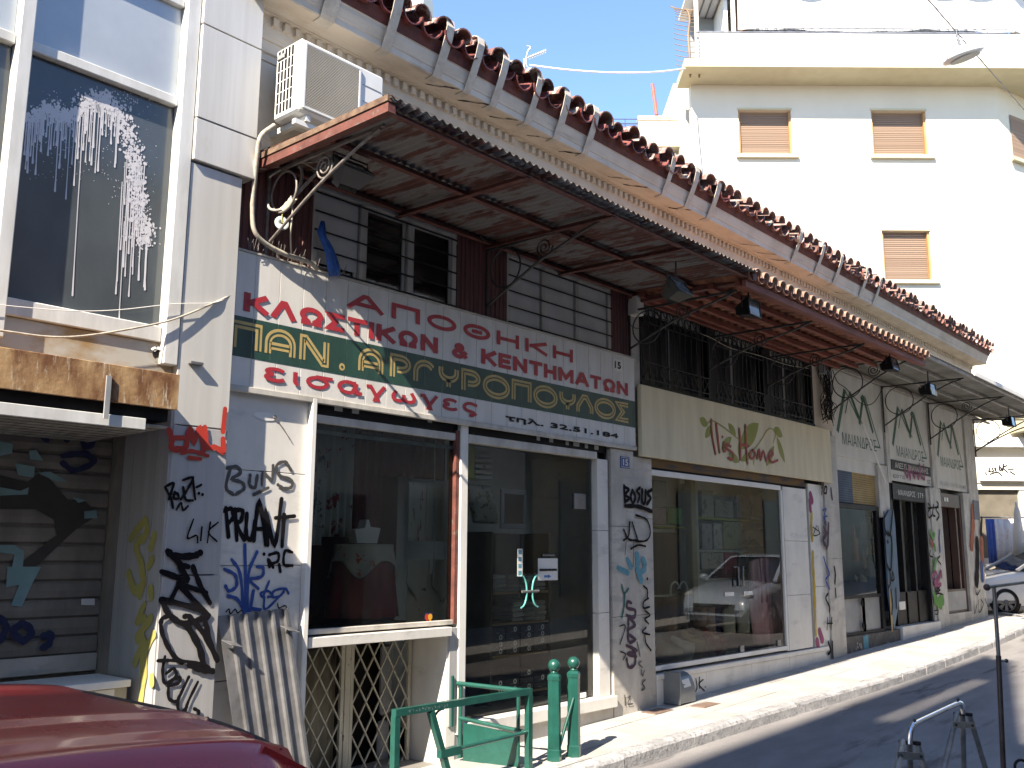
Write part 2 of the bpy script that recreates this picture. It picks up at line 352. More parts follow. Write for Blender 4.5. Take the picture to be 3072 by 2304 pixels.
m_tile = mat('terracotta_old', (0.30, 0.125, 0.10), 0.8, dark=(0.13, 0.06, 0.05), scale=(14, 14, 14), second=(0.42, 0.38, 0.34), s2=(11, 11, 11), t2=(0.52, 0.60), bump=0.5, bscale=40, rnd=0.35)
m_tile_grey = mat('terracotta_lichen', (0.40, 0.34, 0.31), 0.85, dark=(0.20, 0.13, 0.11), scale=(16, 16, 16), second=(0.36, 0.14, 0.11), s2=(13, 13, 13), t2=(0.50, 0.58), bump=0.5, bscale=40, rnd=0.3)
m_tile_red = mat('terracotta_painted_red', (0.24, 0.05, 0.042), 0.5, dark=(0.08, 0.028, 0.026), scale=(12, 12, 12), bump=0.4, bscale=35, rnd=0.3)
m_tile_new = mat('terracotta_new', (0.41, 0.26, 0.185), 0.75, dark=(0.32, 0.195, 0.14), scale=(10, 10, 10), bump=0.15, rnd=0.15)
m_whitestrap = mat('strap_paint', (0.62, 0.57, 0.49), 0.6, dark=(0.46, 0.41, 0.34), scale=(12, 12, 12), second=(0.2, 0.15, 0.1), t2=(0.64, 0.72))
m_white = mat('white_paint', (0.74, 0.73, 0.70), 0.5, var=0.12, scale=(4, 4, 2))
m_offwhite = mat('offwhite_frame', (0.52, 0.50, 0.46), 0.55, dark=(0.33, 0.31, 0.28), scale=(7, 7, 3), thr=(0.3, 0.6))
m_signwhite = mat('sign_white', (0.66, 0.65, 0.625), 0.45, dark=(0.56, 0.54, 0.51), scale=(7, 7, 1.2), thr=(0.28, 0.6), second=(0.36, 0.33, 0.29), s2=(6, 6, 2.2), t2=(0.66, 0.86))
m_signgreen = mat('sign_green', (0.022, 0.075, 0.058), 0.4, dark=(0.016, 0.05, 0.04), scale=(8, 8, 1.5), second=(0.10, 0.16, 0.14), s2=(22, 22, 3), t2=(0.66, 0.78))
m_signred = mat('sign_red', (0.42, 0.03, 0.045), 0.45, var=0.15, scale=(10, 10, 2))
m_gold = mat('sign_gold', (0.52, 0.38, 0.15), 0.45, var=0.2, scale=(10, 10, 3))
m_black = mat('black_paint', (0.013, 0.012, 0.013), 0.55, var=0.3, spec=0.25)
m_blackspray = mat('black_spray', (0.007, 0.006, 0.008), 0.8, spec=0.15, var=0.2, scale=(20, 20, 20))
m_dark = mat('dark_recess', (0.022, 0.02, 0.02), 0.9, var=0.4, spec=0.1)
m_brown = mat('brown_cladding', (0.14, 0.045, 0.042), 0.6, dark=(0.08, 0.028, 0.027), scale=(6, 6, 1.0), bump=0.1)
m_brownwood = mat('brown_wood', (0.17, 0.085, 0.045), 0.6, dark=(0.09, 0.045, 0.025), scale=(14, 14, 1.5))
m_canopy = mat('peeling_sheet', (0.15, 0.062, 0.048), 0.75, dark=(0.09, 0.038, 0.03), scale=(3, 3, 3), second=(0.19, 0.185, 0.18), s2=(9, 1.6, 4), t2=(0.46, 0.54), bump=0.3, bscale=30)
m_rustred = mat('red_oxide_iron', (0.17, 0.055, 0.042), 0.65, dark=(0.085, 0.028, 0.022), scale=(9, 9, 9), second=(0.13, 0.10, 0.085), s2=(14, 14, 14), t2=(0.58, 0.66), bump=0.2)
m_rustedge = mat('rusty_sheet_top', (0.20, 0.13, 0.085), 0.8, dark=(0.09, 0.05, 0.035), scale=(16, 16, 16), bump=0.4)
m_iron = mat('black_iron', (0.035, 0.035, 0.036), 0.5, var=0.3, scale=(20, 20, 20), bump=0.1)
m_ironlit = mat('sunlit_grey_iron', (0.24, 0.22, 0.21), 0.5, dark=(0.12, 0.10, 0.09), scale=(18, 18, 18))  # black iron lightened to look sunlit, also used for grey wire
m_alu = mat('grey_metal_panel', (0.60, 0.59, 0.56), 0.42, metal=0.15, dark=(0.51, 0.50, 0.47), scale=(14, 14, 0.5), thr=(0.3, 0.65), second=(0.42, 0.36, 0.26), s2=(2.2, 2.2, 1.6), t2=(0.66, 0.86))
m_alu_lo = mat('grey_metal_pillar', (0.45, 0.445, 0.45), 0.42, metal=0.2, dark=(0.38, 0.375, 0.375), scale=(16, 16, 0.6), thr=(0.3, 0.65))
m_mull = mat('white_mullion', (0.66, 0.67, 0.66), 0.4, dark=(0.50, 0.50, 0.48), scale=(9, 9, 2), second=(0.40, 0.30, 0.18), s2=(5, 5, 3), t2=(0.70, 0.88))
m_spand = mat('spandrel_panel', (0.44, 0.48, 0.52), 0.25, metal=0.15, dark=(0.36, 0.40, 0.44), scale=(2, 2, 1.5))
m_rust = mat('rusted_fascia', (0.40, 0.25, 0.12), 0.75, dark=(0.15, 0.06, 0.022), scale=(7, 7, 3.5), thr=(0.36, 0.60), second=(0.50, 0.42, 0.30), s2=(34, 34, 6), t2=(0.57, 0.70), bump=0.15)
m_shutter = mat('dirty_shutter', (0.26, 0.24, 0.21), 0.6, metal=0.1, dark=(0.16, 0.145, 0.125), scale=(5, 5, 2.5), bump=0.05)
m_green = mat('green_paint', (0.012, 0.088, 0.070), 0.32, dark=(0.008, 0.06, 0.048), scale=(8, 8, 8), second=(0.16, 0.24, 0.21), s2=(40, 40, 40), t2=(0.69, 0.74), coat=0.2)
m_galv = mat('galvanised_sheet', (0.25, 0.25, 0.26), 0.38, metal=0.5, dark=(0.13, 0.13, 0.135), scale=(6, 6, 5), thr=(0.35, 0.65), second=(0.13, 0.13, 0.135), s2=(40, 40, 9), t2=(0.60, 0.74))
m_cream = mat('cream_sign', (0.66, 0.58, 0.40), 0.6, dark=(0.57, 0.49, 0.335), scale=(7, 7, 0.8), thr=(0.3, 0.6))
m_beigepanel = mat('beige_panel', (0.64, 0.63, 0.59), 0.65, dark=(0.54, 0.53, 0.49), scale=(4, 4, 2))
m_dgreen = mat('logo_green', (0.010, 0.085, 0.042), 0.55, var=0.3)
m_leaf = mat('logo_olive', (0.25, 0.26, 0.045), 0.55, var=0.1)
m_logored = mat('logo_red', (0.36, 0.035, 0.025), 0.5, var=0.1)
m_logodark = mat('logo_shadow', (0.10, 0.015, 0.015), 0.5)
m_slab = mat('pavement_slab', (0.43, 0.42, 0.405), 0.8, dark=(0.33, 0.32, 0.305), scale=(2, 2, 2), second=(0.29, 0.26, 0.23), s2=(9, 9, 9), t2=(0.60, 0.75), bump=0.12, bscale=60, rnd=0.12)
m_kerb = mat('kerb_stone', (0.40, 0.40, 0.41), 0.8, dark=(0.26, 0.26, 0.27), scale=(5, 5, 9), second=(0.20, 0.20, 0.205), s2=(24, 24, 24), t2=(0.52, 0.62), bump=0.6, bscale=28, rnd=0.1)
m_asph = mat('asphalt', (0.24, 0.23, 0.23), 0.82, dark=(0.18, 0.172, 0.173), scale=(0.9, 2.6, 1), second=(0.085, 0.08, 0.083), s2=(0.5, 3.5, 1), t2=(0.56, 0.66), bump=0.35, bscale=90, grain=0.25)
m_ground = mat('ground_earth', (0.20, 0.19, 0.175), 0.9, var=0.3, scale=(0.5, 0.5, 0.5))
m_rbwall = mat('pale_render_wall', (0.62, 0.585, 0.50), 0.85, dark=(0.58, 0.545, 0.46), scale=(0.8, 0.8, 0.8))
m_rbsill = mat('yellow_sill', (0.50, 0.47, 0.33), 0.7, var=0.1)
m_roll = stripes('wooden_roller', [(0.15, 0.095, 0.065), (0.27, 0.19, 0.135), (0.20, 0.135, 0.095), (0.23, 0.15, 0.105)], 2, 0.027)
m_woodframe = mat('orange_wood_frame', (0.42, 0.24, 0.10), 0.6, var=0.2)
m_corrwhite = mat('white_corrugated', (0.62, 0.63, 0.66), 0.45, var=0.08, scale=(1, 1, 1))
m_canvas = mat('white_canvas', (0.72, 0.72, 0.72), 0.85, var=0.08, trans=0.25)
m_ac = mat('ac_white', (0.66, 0.67, 0.67), 0.4, dark=(0.58, 0.59, 0.58), scale=(4, 4, 4))
m_grille = mat('ac_grille', (0.46, 0.43, 0.37), 0.5, var=0.15)
m_orange = mat('badge_orange', (0.62, 0.24, 0.05), 0.5)
m_cable = mat('pale_cable', (0.48, 0.44, 0.37), 0.6, dark=(0.28, 0.25, 0.21), scale=(25, 25, 25))
m_bluebag = mat('blue_plastic', (0.02, 0.13, 0.50), 0.35, var=0.3, scale=(12, 12, 12), bump=0.5, bscale=40)
m_cd = mat('milky_disc', (0.55, 0.62, 0.62), 0.3)
m_yellowrope = mat('yellow_rope', (0.62, 0.60, 0.16), 0.8)
m_bluespray = mat('blue_spray', (0.015, 0.07, 0.30), 0.7)
m_redspray = mat('red_spray', (0.48, 0.035, 0.02), 0.7)
m_olivespray = mat('olive_spray', (0.38, 0.34, 0.10), 0.7)
m_purplespray = mat('purple_spray', (0.055, 0.02, 0.05), 0.7)
m_cyanspray = mat('cyan_spray', (0.10, 0.33, 0.42), 0.7, var=0.3, scale=(25, 25, 25))
m_palecyan = mat('pale_cyan_spray', (0.22, 0.38, 0.40), 0.7, var=0.3)
m_magenta = mat('magenta_spray', (0.30, 0.05, 0.14), 0.7)
m_yellowspray = mat('yellow_spray', (0.55, 0.38, 0.03), 0.7)
m_greenspray = mat('green_spray', (0.10, 0.30, 0.05), 0.7)
m_grey = mat('grey_paint', (0.30, 0.31, 0.32), 0.5, var=0.25)
m_glass = glass('shop_glass', (0.90, 0.97, 0.93), 1.52, dirt=0.02, dcol=(0.3, 0.32, 0.3))
m_glassdark = glass('mezzanine_glass', (0.80, 0.80, 0.79), 1.4, rough=0.05, dirt=0.10, dcol=(0.12, 0.115, 0.11))
m_glassoffice = mat('office_glass', (0.085, 0.10, 0.11), 0.12, dark=(0.05, 0.06, 0.068), scale=(1.5, 1.5, 1.0), spec=0.6, second=(0.14, 0.17, 0.19), s2=(60, 60, 60), t2=(0.70, 0.76))

# ================================================================== ground, road, pavement
def sheet(name, x0, x1, y0, y1, dz, m, n=40, parent=None):
    mb = MB(); mb.grid(lambda u, v: (x0 + (x1 - x0) * u, y0 + (y1 - y0) * v, gz(max(-40, min(60, x0 + (x1 - x0) * u))) + dz), n, 2)
    return mb.build(name, m)
tag(sheet('ground', -600, 700, -600, 700, -0.15, m_ground, 130), kind='structure')
rd = MB(); rd.grid(lambda u, v: (-40 + 100 * u, -4.62 + 3.9 * v, gz(-40 + 100 * u) - 0.115 - 0.03 * abs(v - 0.5) ** 2), 60, 6)
road = tag(rd.build('road', m_asph), kind='structure')
# side street beyond the corner
sd = MB(); A = Vector((22.6, -0.8, 0)); B = Vector((22.6, 30, 0))
sd.grid(lambda u, v: (24.6 + 4.2 * u, -0.6 + 30 * v, gz(24.6 + 4.2 * u) - 0.111), 6, 20)
tag(sd.build('side_road', m_asph), kind='structure')
KERB = [(-30, -0.86), (4.0, -0.86), (7.0, -0.90), (9.9, -1.0), (12.0, -1.14), (14.0, -1.2), (17.0, -1.14), (20.0, -1.02), (22.2, -0.75), (23.4, -0.1), (24.0, 1.2), (24.2, 3.5), (24.2, 12)]
def kerb_y(x):
    for (a, b), (c, d) in zip(KERB, KERB[1:]):
        if a <= x <= c: return b + (d - b) * (x - a) / (c - a)
    return KERB[-1][1]
pv = MB()
pv.grid(lambda u, v: (-30 + 52.3 * u, 0.6 + (kerb_y(-30 + 52.3 * u) + 0.02 - 0.6) * v, gz(-30 + 52.3 * u) - 0.03), 80, 2)
pv.grid(lambda u, v: (22.3 + 1.9 * u, -0.75 + 13 * v, gz(22.3 + 1.9 * u) - 0.034), 2, 10)
pavement = tag(pv.build('pavement', m_ground), kind='structure')
x = 3.4
while x < 22.0:
    w = 0.50
    yk = min(kerb_y(x), kerb_y(x + w)) + 0.0
    rows = [(0.02, -0.30), (-0.30, -0.66), (-0.66, None)]
    for ya, yb in rows:
        a0 = ya; b0 = kerb_y(x) + 0.004 if yb is None else yb; b1 = kerb_y(x + w) + 0.004 if yb is None else yb
        if a0 - max(b0, b1) < 0.06: continue
        g = 0.004; t = random.uniform(-0.003, 0.003)
        if 5.98 > x + w * 0.5 > 4.2 and ya > -0.1: pass
        mb = MB(); P = [(x + g, b0 + g), (x + w - g, b1 + g), (x + w - g, a0 - g), (x + g, a0 - g)]
        mb.poly([(px, py, gz(px) + t - 0.03) for px, py in P], (0, 0, 0.03)); mb.build('paving_slab', m_slab, pavement)
    x += w
kb = thing('kerb', 'kerb', 'kerb'); del kb['label'], kb['category']; tag(kb, kind='structure')
def kerb_stones():
    P = [Vector((a, b, 0)) for a, b in KERB[1:]]; P[0].x = 2.0
    i = 0; pos = P[0].copy(); pts = [pos.copy()]
    left = random.uniform(0.9, 1.1)
    while i < len(P) - 1:
        d = P[i + 1] - pos
        if d.length < left: left -= d.length; pos = P[i + 1].copy(); i += 1
        else: pos = pos + d.normalized() * left; pts.append(pos.copy()); left = random.uniform(0.85, 1.15)
    for a, b in zip(pts, pts[1:]):
        d = (b - a).normalized(); n = Vector((d.y, -d.x, 0)); mb = MB(); a2 = a + d * 0.006; b2 = b - d * 0.006; nn = 7; T = [0.0, 0.10, 0.135, 0.15, 0.152]
        Zs = [0.004, 0.006, -0.004, -0.03, -0.2]
        jt = random.uniform(-0.006, 0.006)
        def fn(u, v, T=T, Zs=Zs):
            k = int(round(v * 4)); p = a2 + (b2 - a2) * u + n * T[k]; r = random.uniform(-0.006, 0.004) if k in (2, 3) else 0
            return (p.x + n.x * r, p.y + n.y * r, gz(p.x) + Zs[k] + r + jt)
        mb.grid(fn, nn, 4, False); mb.grid(lambda u, v: tuple(Vector((*(a2 + (b2 - a2) * u).xy, gz((a2 + (b2 - a2) * u).x) + 0.004 + jt - 0.2 * v))), 1, 1, False)
        for p in (a2, b2): mb.poly([Vector((p.x, p.y, 0)) + n * T[k] + Vector((0, 0, gz(p.x) + Zs[k] + jt)) for k in range(5)] + [Vector((p.x, p.y, gz(p.x) - 0.2))])
        mb.build('kerb_stone', m_kerb, kb)
kerb_stones()
# pavement of the camera's side
np_ = MB(); np_.grid(lambda u, v: (-40 + 100 * u, -7.4 + 2.8 * v, gz(-40 + 100 * u) + 0.0), 50, 2); np_.grid(lambda u, v: (-40 + 100 * u, -4.6, gz(-40 + 100 * u) - 0.15 * v), 50, 1)
tag(np_.build('opposite_pavement', m_slab), kind='structure')
# ------------------------------------------------------------------ block of flats on the camera's side of the street (throws the shade on the road)
m_shadewall = mat('pale_render_opposite', (0.66, 0.61, 0.53), 0.85, var=0.15, scale=(0.7, 0.7, 0.7)); m_nearglass = mat('near_window', (0.10, 0.10, 0.10), 0.3, var=0.4)
def near_block():
    t = thing('apartment_block', 'tall plain apartment block with balconies across the street from the shops', 'building', (-15, -7.4, -0.9))
    H = 14.63; x0, x1 = -38.0, -6.4
    MB().box(x0, x1, -19, -7.4, -1.2, H).build('wall', m_shadewall, t)
    MB().box(x0, x1, -7.52, -7.4, H + 0.52, H + 3.40).build('shade_band', m_shadewall, t)  # unseen band added to shade the road between two sun streaks
    MB().box(x0, x1, -7.52, -7.4, H + 4.02, H + 5.87).build('upper_shade_band', m_shadewall, t)  # second added band; the slit below it lets a sun streak through
    for px in (-37.8, -30, -24.5, -20.3, -14.5, -12.2, -7.0): MB().box(px, px + 0.25, -7.9, -7.53, H, H + 5.8).build('terrace_post', m_shadewall, t)  # added with the bands, the posts also interrupt the streaks
    for px, pw in ((-38, 9), (-27, 5.5), (-18.5, 3), (-8.9, 2.4)): MB().box(px, px + pw, -7.60, -7.53, H, H + 0.6).build('slit_filler', m_shadewall, t)  # added fillers close parts of the lower slit to vary its streak
    for px, pw in ((-38, 7), (-25, 2.4), (-13.5, 1.6)): MB().box(px, px + pw, -7.60, -7.53, H + 3.3, H + 4.1).build('blind', m_canvas, t)  # added fillers breaking up the upper slit, not real blinds
    for fl in range(3):
        z = 3.4 + fl * 2.9
        MB().box(x0 + 1, x1 - 1, -7.4, -6.95, z - 0.2, z).build('balcony_slab', m_rbsill, t)
        MB().box(x0 + 1, x1 - 1, -7.0, -6.96, z + 0.004, z + 0.9).build('balcony_rail', m_white, t)
        for k in range(8):
            xx = x0 + 2 + k * 3.5; w = MB().box(xx, xx + 1.5, -7.42, -7.36, z + 0.02, z + 2.1).build('window', m_brownwood, t)
            MB().box(xx + 0.08, xx + 1.42, -7.36, -7.35, z + 0.1, z + 2.0).build('pane', m_nearglass, w)
    for k in range(6): MB().box(x0 + 1 + k * 4.8, x0 + 4.6 + k * 4.8, -7.42, -7.35, -0.4, 2.6).build('shop_window', m_nearglass, t)
near_block()
def near_shop_row():
    t = thing('corner_house', 'low rendered house across the street beyond the apartment block', 'building', (8, -7.5, 0))
    MB().box(-6.2, 16, -15, -7.5, -0.6, 7.4).build('wall', m_shadewall, t)
    for k in range(6):
        xx = -5.6 + k * 3.6
        MB().box(xx, xx + 2.6, -7.52, -7.45, 0.1, 2.7).build('shop_window', m_nearglass, t)
        w = MB().box(xx + 0.5, xx + 1.9, -7.52, -7.45, 4.0, 6.0).build('window', m_brownwood, t); MB().box(xx + 0.58, xx + 1.82, -7.45, -7.44, 4.1, 5.9).build('pane', m_nearglass, w)
near_shop_row()
def far_side_block():
    t = thing('yellow_apartment_block', 'ochre apartment block with balconies across the street uphill', 'building', (30, -7.5, 0.6))
    my = mat('ochre_render', (0.58, 0.48, 0.32), 0.85, var=0.12, scale=(1, 1, 1)); MB().box(16.3, 48, -16, -7.5, 0, 9.5).build('wall', my, t)
    for k in range(6):
        xx = 17.2 + k * 5.0; MB().box(xx, xx + 3.4, -7.52, -7.44, 0.7, 3.3).build('shop_window', m_nearglass, t)
        for z in (4.2, 7.0): w = MB().box(xx + .6, xx + 2.2, -7.52, -7.45, z, z + 1.9).build('window', m_brownwood, t); MB().box(xx + .7, xx + 2.1, -7.45, -7.44, z + .1, z + 1.8).build('pane', m_nearglass, w)
    for z in (4.1, 6.9): MB().box(17, 46, -7.5, -6.8, z - .15, z).build('balcony_slab', m_rbsill, t); MB().box(17, 46, -6.86, -6.82, z + .004, z + .85).build('balcony_rail', m_white, t)
far_side_block()
# ================================================================== metal-clad building on the left
def left_building():
    t = thing('office_building', 'grey metal clad building with paint splashed window and rusty fascia', 'building', (2.5, 0, -0.2))
    yF = -0.06
    # wall behind, with the shutter recess cut out
    w = MB(); w.box(-6, 3.62, 0.72, 4.5, -0.5, 7.5); w.box(-6, 3.62, 0.0, 0.72, 2.62, 7.5); w.box(3.28, 3.62, 0.0, 0.72, -0.5, 2.62)
    w.build('wall', m_alu, t)
    # cladding panels of the pillar
    MB().bbox(3.262, 3.69, -0.125, -0.002, -0.35, 1.50, 0.004).build('pillar_panel', m_alu_lo, t)
    MB().bbox(3.268, 3.684, -0.120, -0.002, 1.508, 2.50, 0.004).build('pillar_panel', m_alu_lo, t)
    MB().bbox(3.268, 3.682, -0.122, -0.002, 2.506, 4.37, 0.004).build('pillar_panel', m_alu, t)
    MB().bbox(3.266, 3.765, -0.150, -0.002, 4.385, 4.70, 0.004).build('pillar_panel', m_alu, t)
    MB().bbox(3.266, 3.765, -0.154, -0.002, 4.705, 5.42, 0.004).build('pillar_panel', m_alu, t)
    MB().bbox(3.266, 3.765, -0.152, -0.002, 5.43, 7.5, 0.004).build('pillar_panel', m_alu, t)
    # jamb of the shutter recess (faces left)
    for a, b in ((-0.112, 0.05), (0.055, 0.36), (0.365, 0.60)): MB().box(3.252, 3.30, a, b, -0.35, 2.60).build('jamb_panel', m_alu_lo, t)
    MB().box(3.205, 3.262, 0.50, 0.66, -0.3, 2.60).build('shutter_guide', m_shutter, t)
    # mullions and window
    for xa, xb in ((3.158, 3.262), (2.06, 2.145), (0.95, 1.04), (-0.2, -0.1)):
        MB().bbox(xa, xb, -0.13, -0.001, 2.90, 7.5, 0.006).build('mullion', m_mull, t)
    for xa, xb in ((2.148, 3.155), (1.043, 2.057), (-0.097, 0.947)):
        MB().bbox(xa, xb, -0.085, -0.002, 4.76, 4.83, 0.006).build('transom', m_mull, t)
        MB().bbox(xa, xb, -0.085, -0.002, 3.05, 3.16, 0.006).build('window_sill', m_mull, t)
        MB().bbox(xa, xb, -0.085, -0.002, 5.52, 5.58, 0.006).build('transom', m_mull, t)
        MB().box(xa, xb, -0.035, -0.003, 3.165, 4.755).build('pane', m_glassoffice, t)
        MB().box(xa, xb, -0.045, -0.003, 4.835, 5.515).build('spandrel', m_spand, t)
        MB().box(xa, xb, -0.045, -0.003, 5.585, 7.5).build('spandrel', m_spand, t)
    MB().box(-6, 3.262, -0.06, -0.004, 2.62, 3.045).build('lower_band', mat('stained_band', (0.45, 0.44, 0.40), 0.5, metal=0.15, dark=(0.33, 0.22, 0.10), scale=(2.5, 2.5, 5), thr=(0.36, 0.55)), t)
    # white paint splashed over the glass: blots round an arch and long drips
    Z = zoom(0, 0, 2.765); mb = MB(); rnd = random.Random(3)
    arch = [(225, 1000), (330, 930), (440, 900), (540, 960), (640, 920), (760, 830), (860, 800), (960, 900), (1040, 1040), (1085, 1180), (1110, 1330), (1130, 1480), (1150, 1640), (1180, 1800), (1220, 1930), (1190, 2010)]
    ac = catmull([Vector((*p, 0)) for p in arch], 8); k = 0
    ms = mat('splashed_paint', (0.62, 0.61, 0.64), 0.6, var=0.1)
    def blot(x, y, r):
        nonlocal k
        k += 1; p = WY(*Z(x, y), -0.0365 - 0.00001 * (k % 200)); mb.disc(p, r, n=7, sx=rnd.uniform(.7, 1.2), sy=rnd.uniform(.8, 1.5))
    for i, q in enumerate(ac):
        d = 1.0 if i > 60 else 0.75
        for j in range(14): blot(q.x + rnd.gauss(0, 38) * d, q.y + rnd.gauss(0, 42) * d, abs(rnd.gauss(0.004, 0.0035)) + 0.002)
    for j in range(330): 
        x = rnd.uniform(230, 1300); blot(x, rnd.uniform(760, 1960 if x > 900 else 1500), rnd.uniform(0.001, 0.0034))
    for j in range(160): blot(rnd.gauss(860, 170), rnd.gauss(840, 45) + 0.12 * 0, rnd.uniform(0.002, 0.006))
    for j in range(60): blot(rnd.gauss(1120, 25), rnd.uniform(1250, 2000), rnd.uniform(0.006, 0.016))
    for x in [225 + 11.5 * i + rnd.uniform(-5, 5) for i in range(88)]:
        y0 = min((abs(q.x - x), q.y) for q in ac if q.y < 1150 or x > 1000)[1]
        ln = rnd.choice([120, 180, 260, 340, 420, 560]) * rnd.uniform(.6, 1.3)
        if rnd.random() < 0.10: ln *= 2.2
        if 1000 < x < 1200: y0 = rnd.uniform(1200, 1900); ln = rnd.uniform(300, 900)
        y1 = min(y0 + ln, 2700); k += 1; e = -0.0365 - 0.00001 * (k % 200)
        n = 6; lean = -0.075 + x * 0.00002
        pts = [WY(*Z(x + lean * (y0 + (y1 - y0) * i / n - y0) + rnd.uniform(-1.5, 1.5), y0 + (y1 - y0) * i / n), e) for i in range(n + 1)]
        mb.ribbon(pts, rnd.uniform(0.0055, 0.0105), taper=[0.8] * n + [1.5])
    mb.build('paint_splash', ms, t, normals=False)
    # rusted fascia box with a slatted soffit
    fx = 3.10
    fb = MB().bbox(-6, fx, -0.46, -0.44, 2.545, 2.775, 0.003).build('fascia_plate', m_rust, t)
    MB().bbox(fx - 0.022, fx + 0.001, -0.437, 0.0, 2.55, 2.77, 0.003).build('fascia_end', m_rust, t)
    MB().box(-6, fx - 0.03, -0.43, -0.07, 2.735, 2.765).build('fascia_top', m_rust, t)
    for xx in (1.0, 2.62): MB().box(xx, xx + 0.03, -0.475, -0.462, 2.44, 2.70).build('fascia_hanger', m_grey, t)
    MB().bbox(-6, 2.90, -0.45, -0.425, 2.40, 2.47, 0.003).build('soffit_trim', m_mull, t)
    n = 9
    for i in range(n):
        y0 = -0.42 + i * 0.107; MB().box(-6, 3.06 - 0.006 * i, y0, y0 + 0.098, 2.43 - 0.003 * i, 2.442 - 0.003 * i).build('soffit_slat', mat('soffit_paint', (0.34, 0.33, 0.29), 0.6, dark=(0.14, 0.13, 0.12), scale=(30, 6, 6)), t)
    MB().box(-6, 3.06, -0.415, 0.5, 2.47, 2.55).build('fascia_core', m_dark, t)
    # roller shutter slats with sprayed piece
    sh = MB().box(-5, 3.205, 0.600, 0.62, -0.3, 2.5).build('roller_shutter', m_shutter, t)
    z = 0.98; lat = MB()
    lat.add([(0, 0, 0.0), (0, -0.012, 0.006), (0, -0.018, 0.05), (0, -0.012, 0.098), (0, 0, 0.112), (0, -0.006, 0.118), (7.4, 0, 0.0), (7.4, -0.012, 0.006), (7.4, -0.018, 0.05), (7.4, -0.012, 0.098), (7.4, 0, 0.112), (7.4, -0.006, 0.118)],
            [(i, i + 1, i + 7, i + 6) for i in range(5)])
    lm = lat.mesh('shutter_slat', m_shutter)
    while z < 2.45:
        put(lm, 'slat', sh, (-4.2, 0.596, z)); z += 0.122
    MB().bbox(-5, 3.20, 0.56, 0.597, 0.86, 0.975, 0.004).build('bottom_rail', m_marble_d, sh)
    zb = zoom(0, 1100, 2.765)
    gp = lambda *P: [WY(*zb(*p), 0.572) for p in P]
    mb = MB()
    mb.poly(gp((0, 900), (230, 960), (320, 880), (560, 1180), (690, 1290), (480, 1290), (300, 1180), (0, 1180)))
    gp = lambda *P: [WY(*zb(*p), 0.5708) for p in P]
    mb.poly(gp((330, 840), (560, 1100), (700, 1110), (820, 1230), (640, 1340), (300, 1659), (130, 1659), (470, 1400), (440, 1240))); mb.build('graffiti', mat('dark_spray', (0.05, 0.045, 0.04), 0.7), sh, normals=False)
    mb = MB(); g2 = lambda *P: [WY(*zb(*p), 0.569) for p in P]
    mb.poly(g2((0, 620), (110, 640), (100, 720), (0, 740))); mb.poly(g2((240, 700), (300, 690), (360, 780), (250, 770)))
    mb.poly(g2((120, 800), (290, 830), (280, 920), (150, 900))); mb.poly(g2((0, 1000), (170, 1030), (240, 1000), (230, 1060), (0, 1070)))
    mb.poly(g2((310, 880), (420, 870), (560, 950), (460, 950))); mb.poly(g2((600, 1080), (720, 1110), (650, 1130))); mb.poly(g2((700, 1200), (800, 1190), (810, 1255), (700, 1260)))
    mb.poly(g2((0, 1480), (120, 1480), (200, 1530), (190, 1659), (100, 1659), (120, 1560), (0, 1540)))
    zc = zoom(0, 1700, 2.746); g3 = lambda *P: [WY(*zc(*p), 0.570) for p in P]
    mb.poly(g3((60, 0), (340, 0), (250, 170), (180, 330), (90, 320), (160, 150), (50, 170))); mb.build('graffiti', m_palecyan, sh, normals=False)
    graffiti('graffiti', sh, mat('dull_blue_spray', (0.012, 0.02, 0.075), 0.7), [[(360, 420), (350, 560), (390, 610)], [(520, 430), (540, 580), (570, 590), (600, 430)], [(700, 470), (690, 640), (760, 650), (790, 520)], [(520, 740), (700, 720), (780, 790), (620, 860), (520, 800)]], zb, 0.05, 0.572)
    graffiti('graffiti', sh, mat('dull_blue_spray', (0.02, 0.03, 0.10), 0.7), [[(0, 420), (50, 500), (0, 610)], [(110, 520), (190, 470), (260, 540), (190, 610), (110, 550)], [(360, 570), (420, 560), (400, 640), (350, 670)]], zc, 0.06, 0.556)
    MB().poly([WY(*zc(*p), 0.568) for p in ((670, 265), (780, 262), (780, 318), (668, 316))]).build('sticker', m_white, sh, normals=False)
    # ledge in front of the shutter
    MB().bbox(-6, 3.19, 0.05, 0.50, 0.80, 0.845, 0.004).build('ledge', m_white, t)
    MB().box(-6, 3.20, 0.12, 0.55, -0.35, 0.796).build('plinth', m_marble_d, t)
    MB().box(2.98, 3.10, 0.085, 0.118, -0.35, 0.79).build('plinth_post', m_white, t)
    # tags on the pillar
    yp = -0.124; zz1 = zoom(0, 1100, 2.765)
    graffiti('graffiti', t, m_redspray, [(0.055, [(1400, 520), (1425, 600), (1430, 680), (1530, 680)]), (0.04, [(1420, 590), (1520, 590)]), (0.05, [(1545, 660), (1575, 520), (1610, 620), (1660, 510), (1690, 690)]), (0.05, [(1700, 500), (1720, 660), (1790, 670), (1850, 710)]), (0.035, [(1510, 715), (1600, 700), (1725, 740)]), (0.035, [(1570, 755), (1665, 765)]), (0.05, [(1868, 350), (1850, 540)]), (0.05, [(1850, 600), (1855, 690)])], zz1, 0.05, yp)
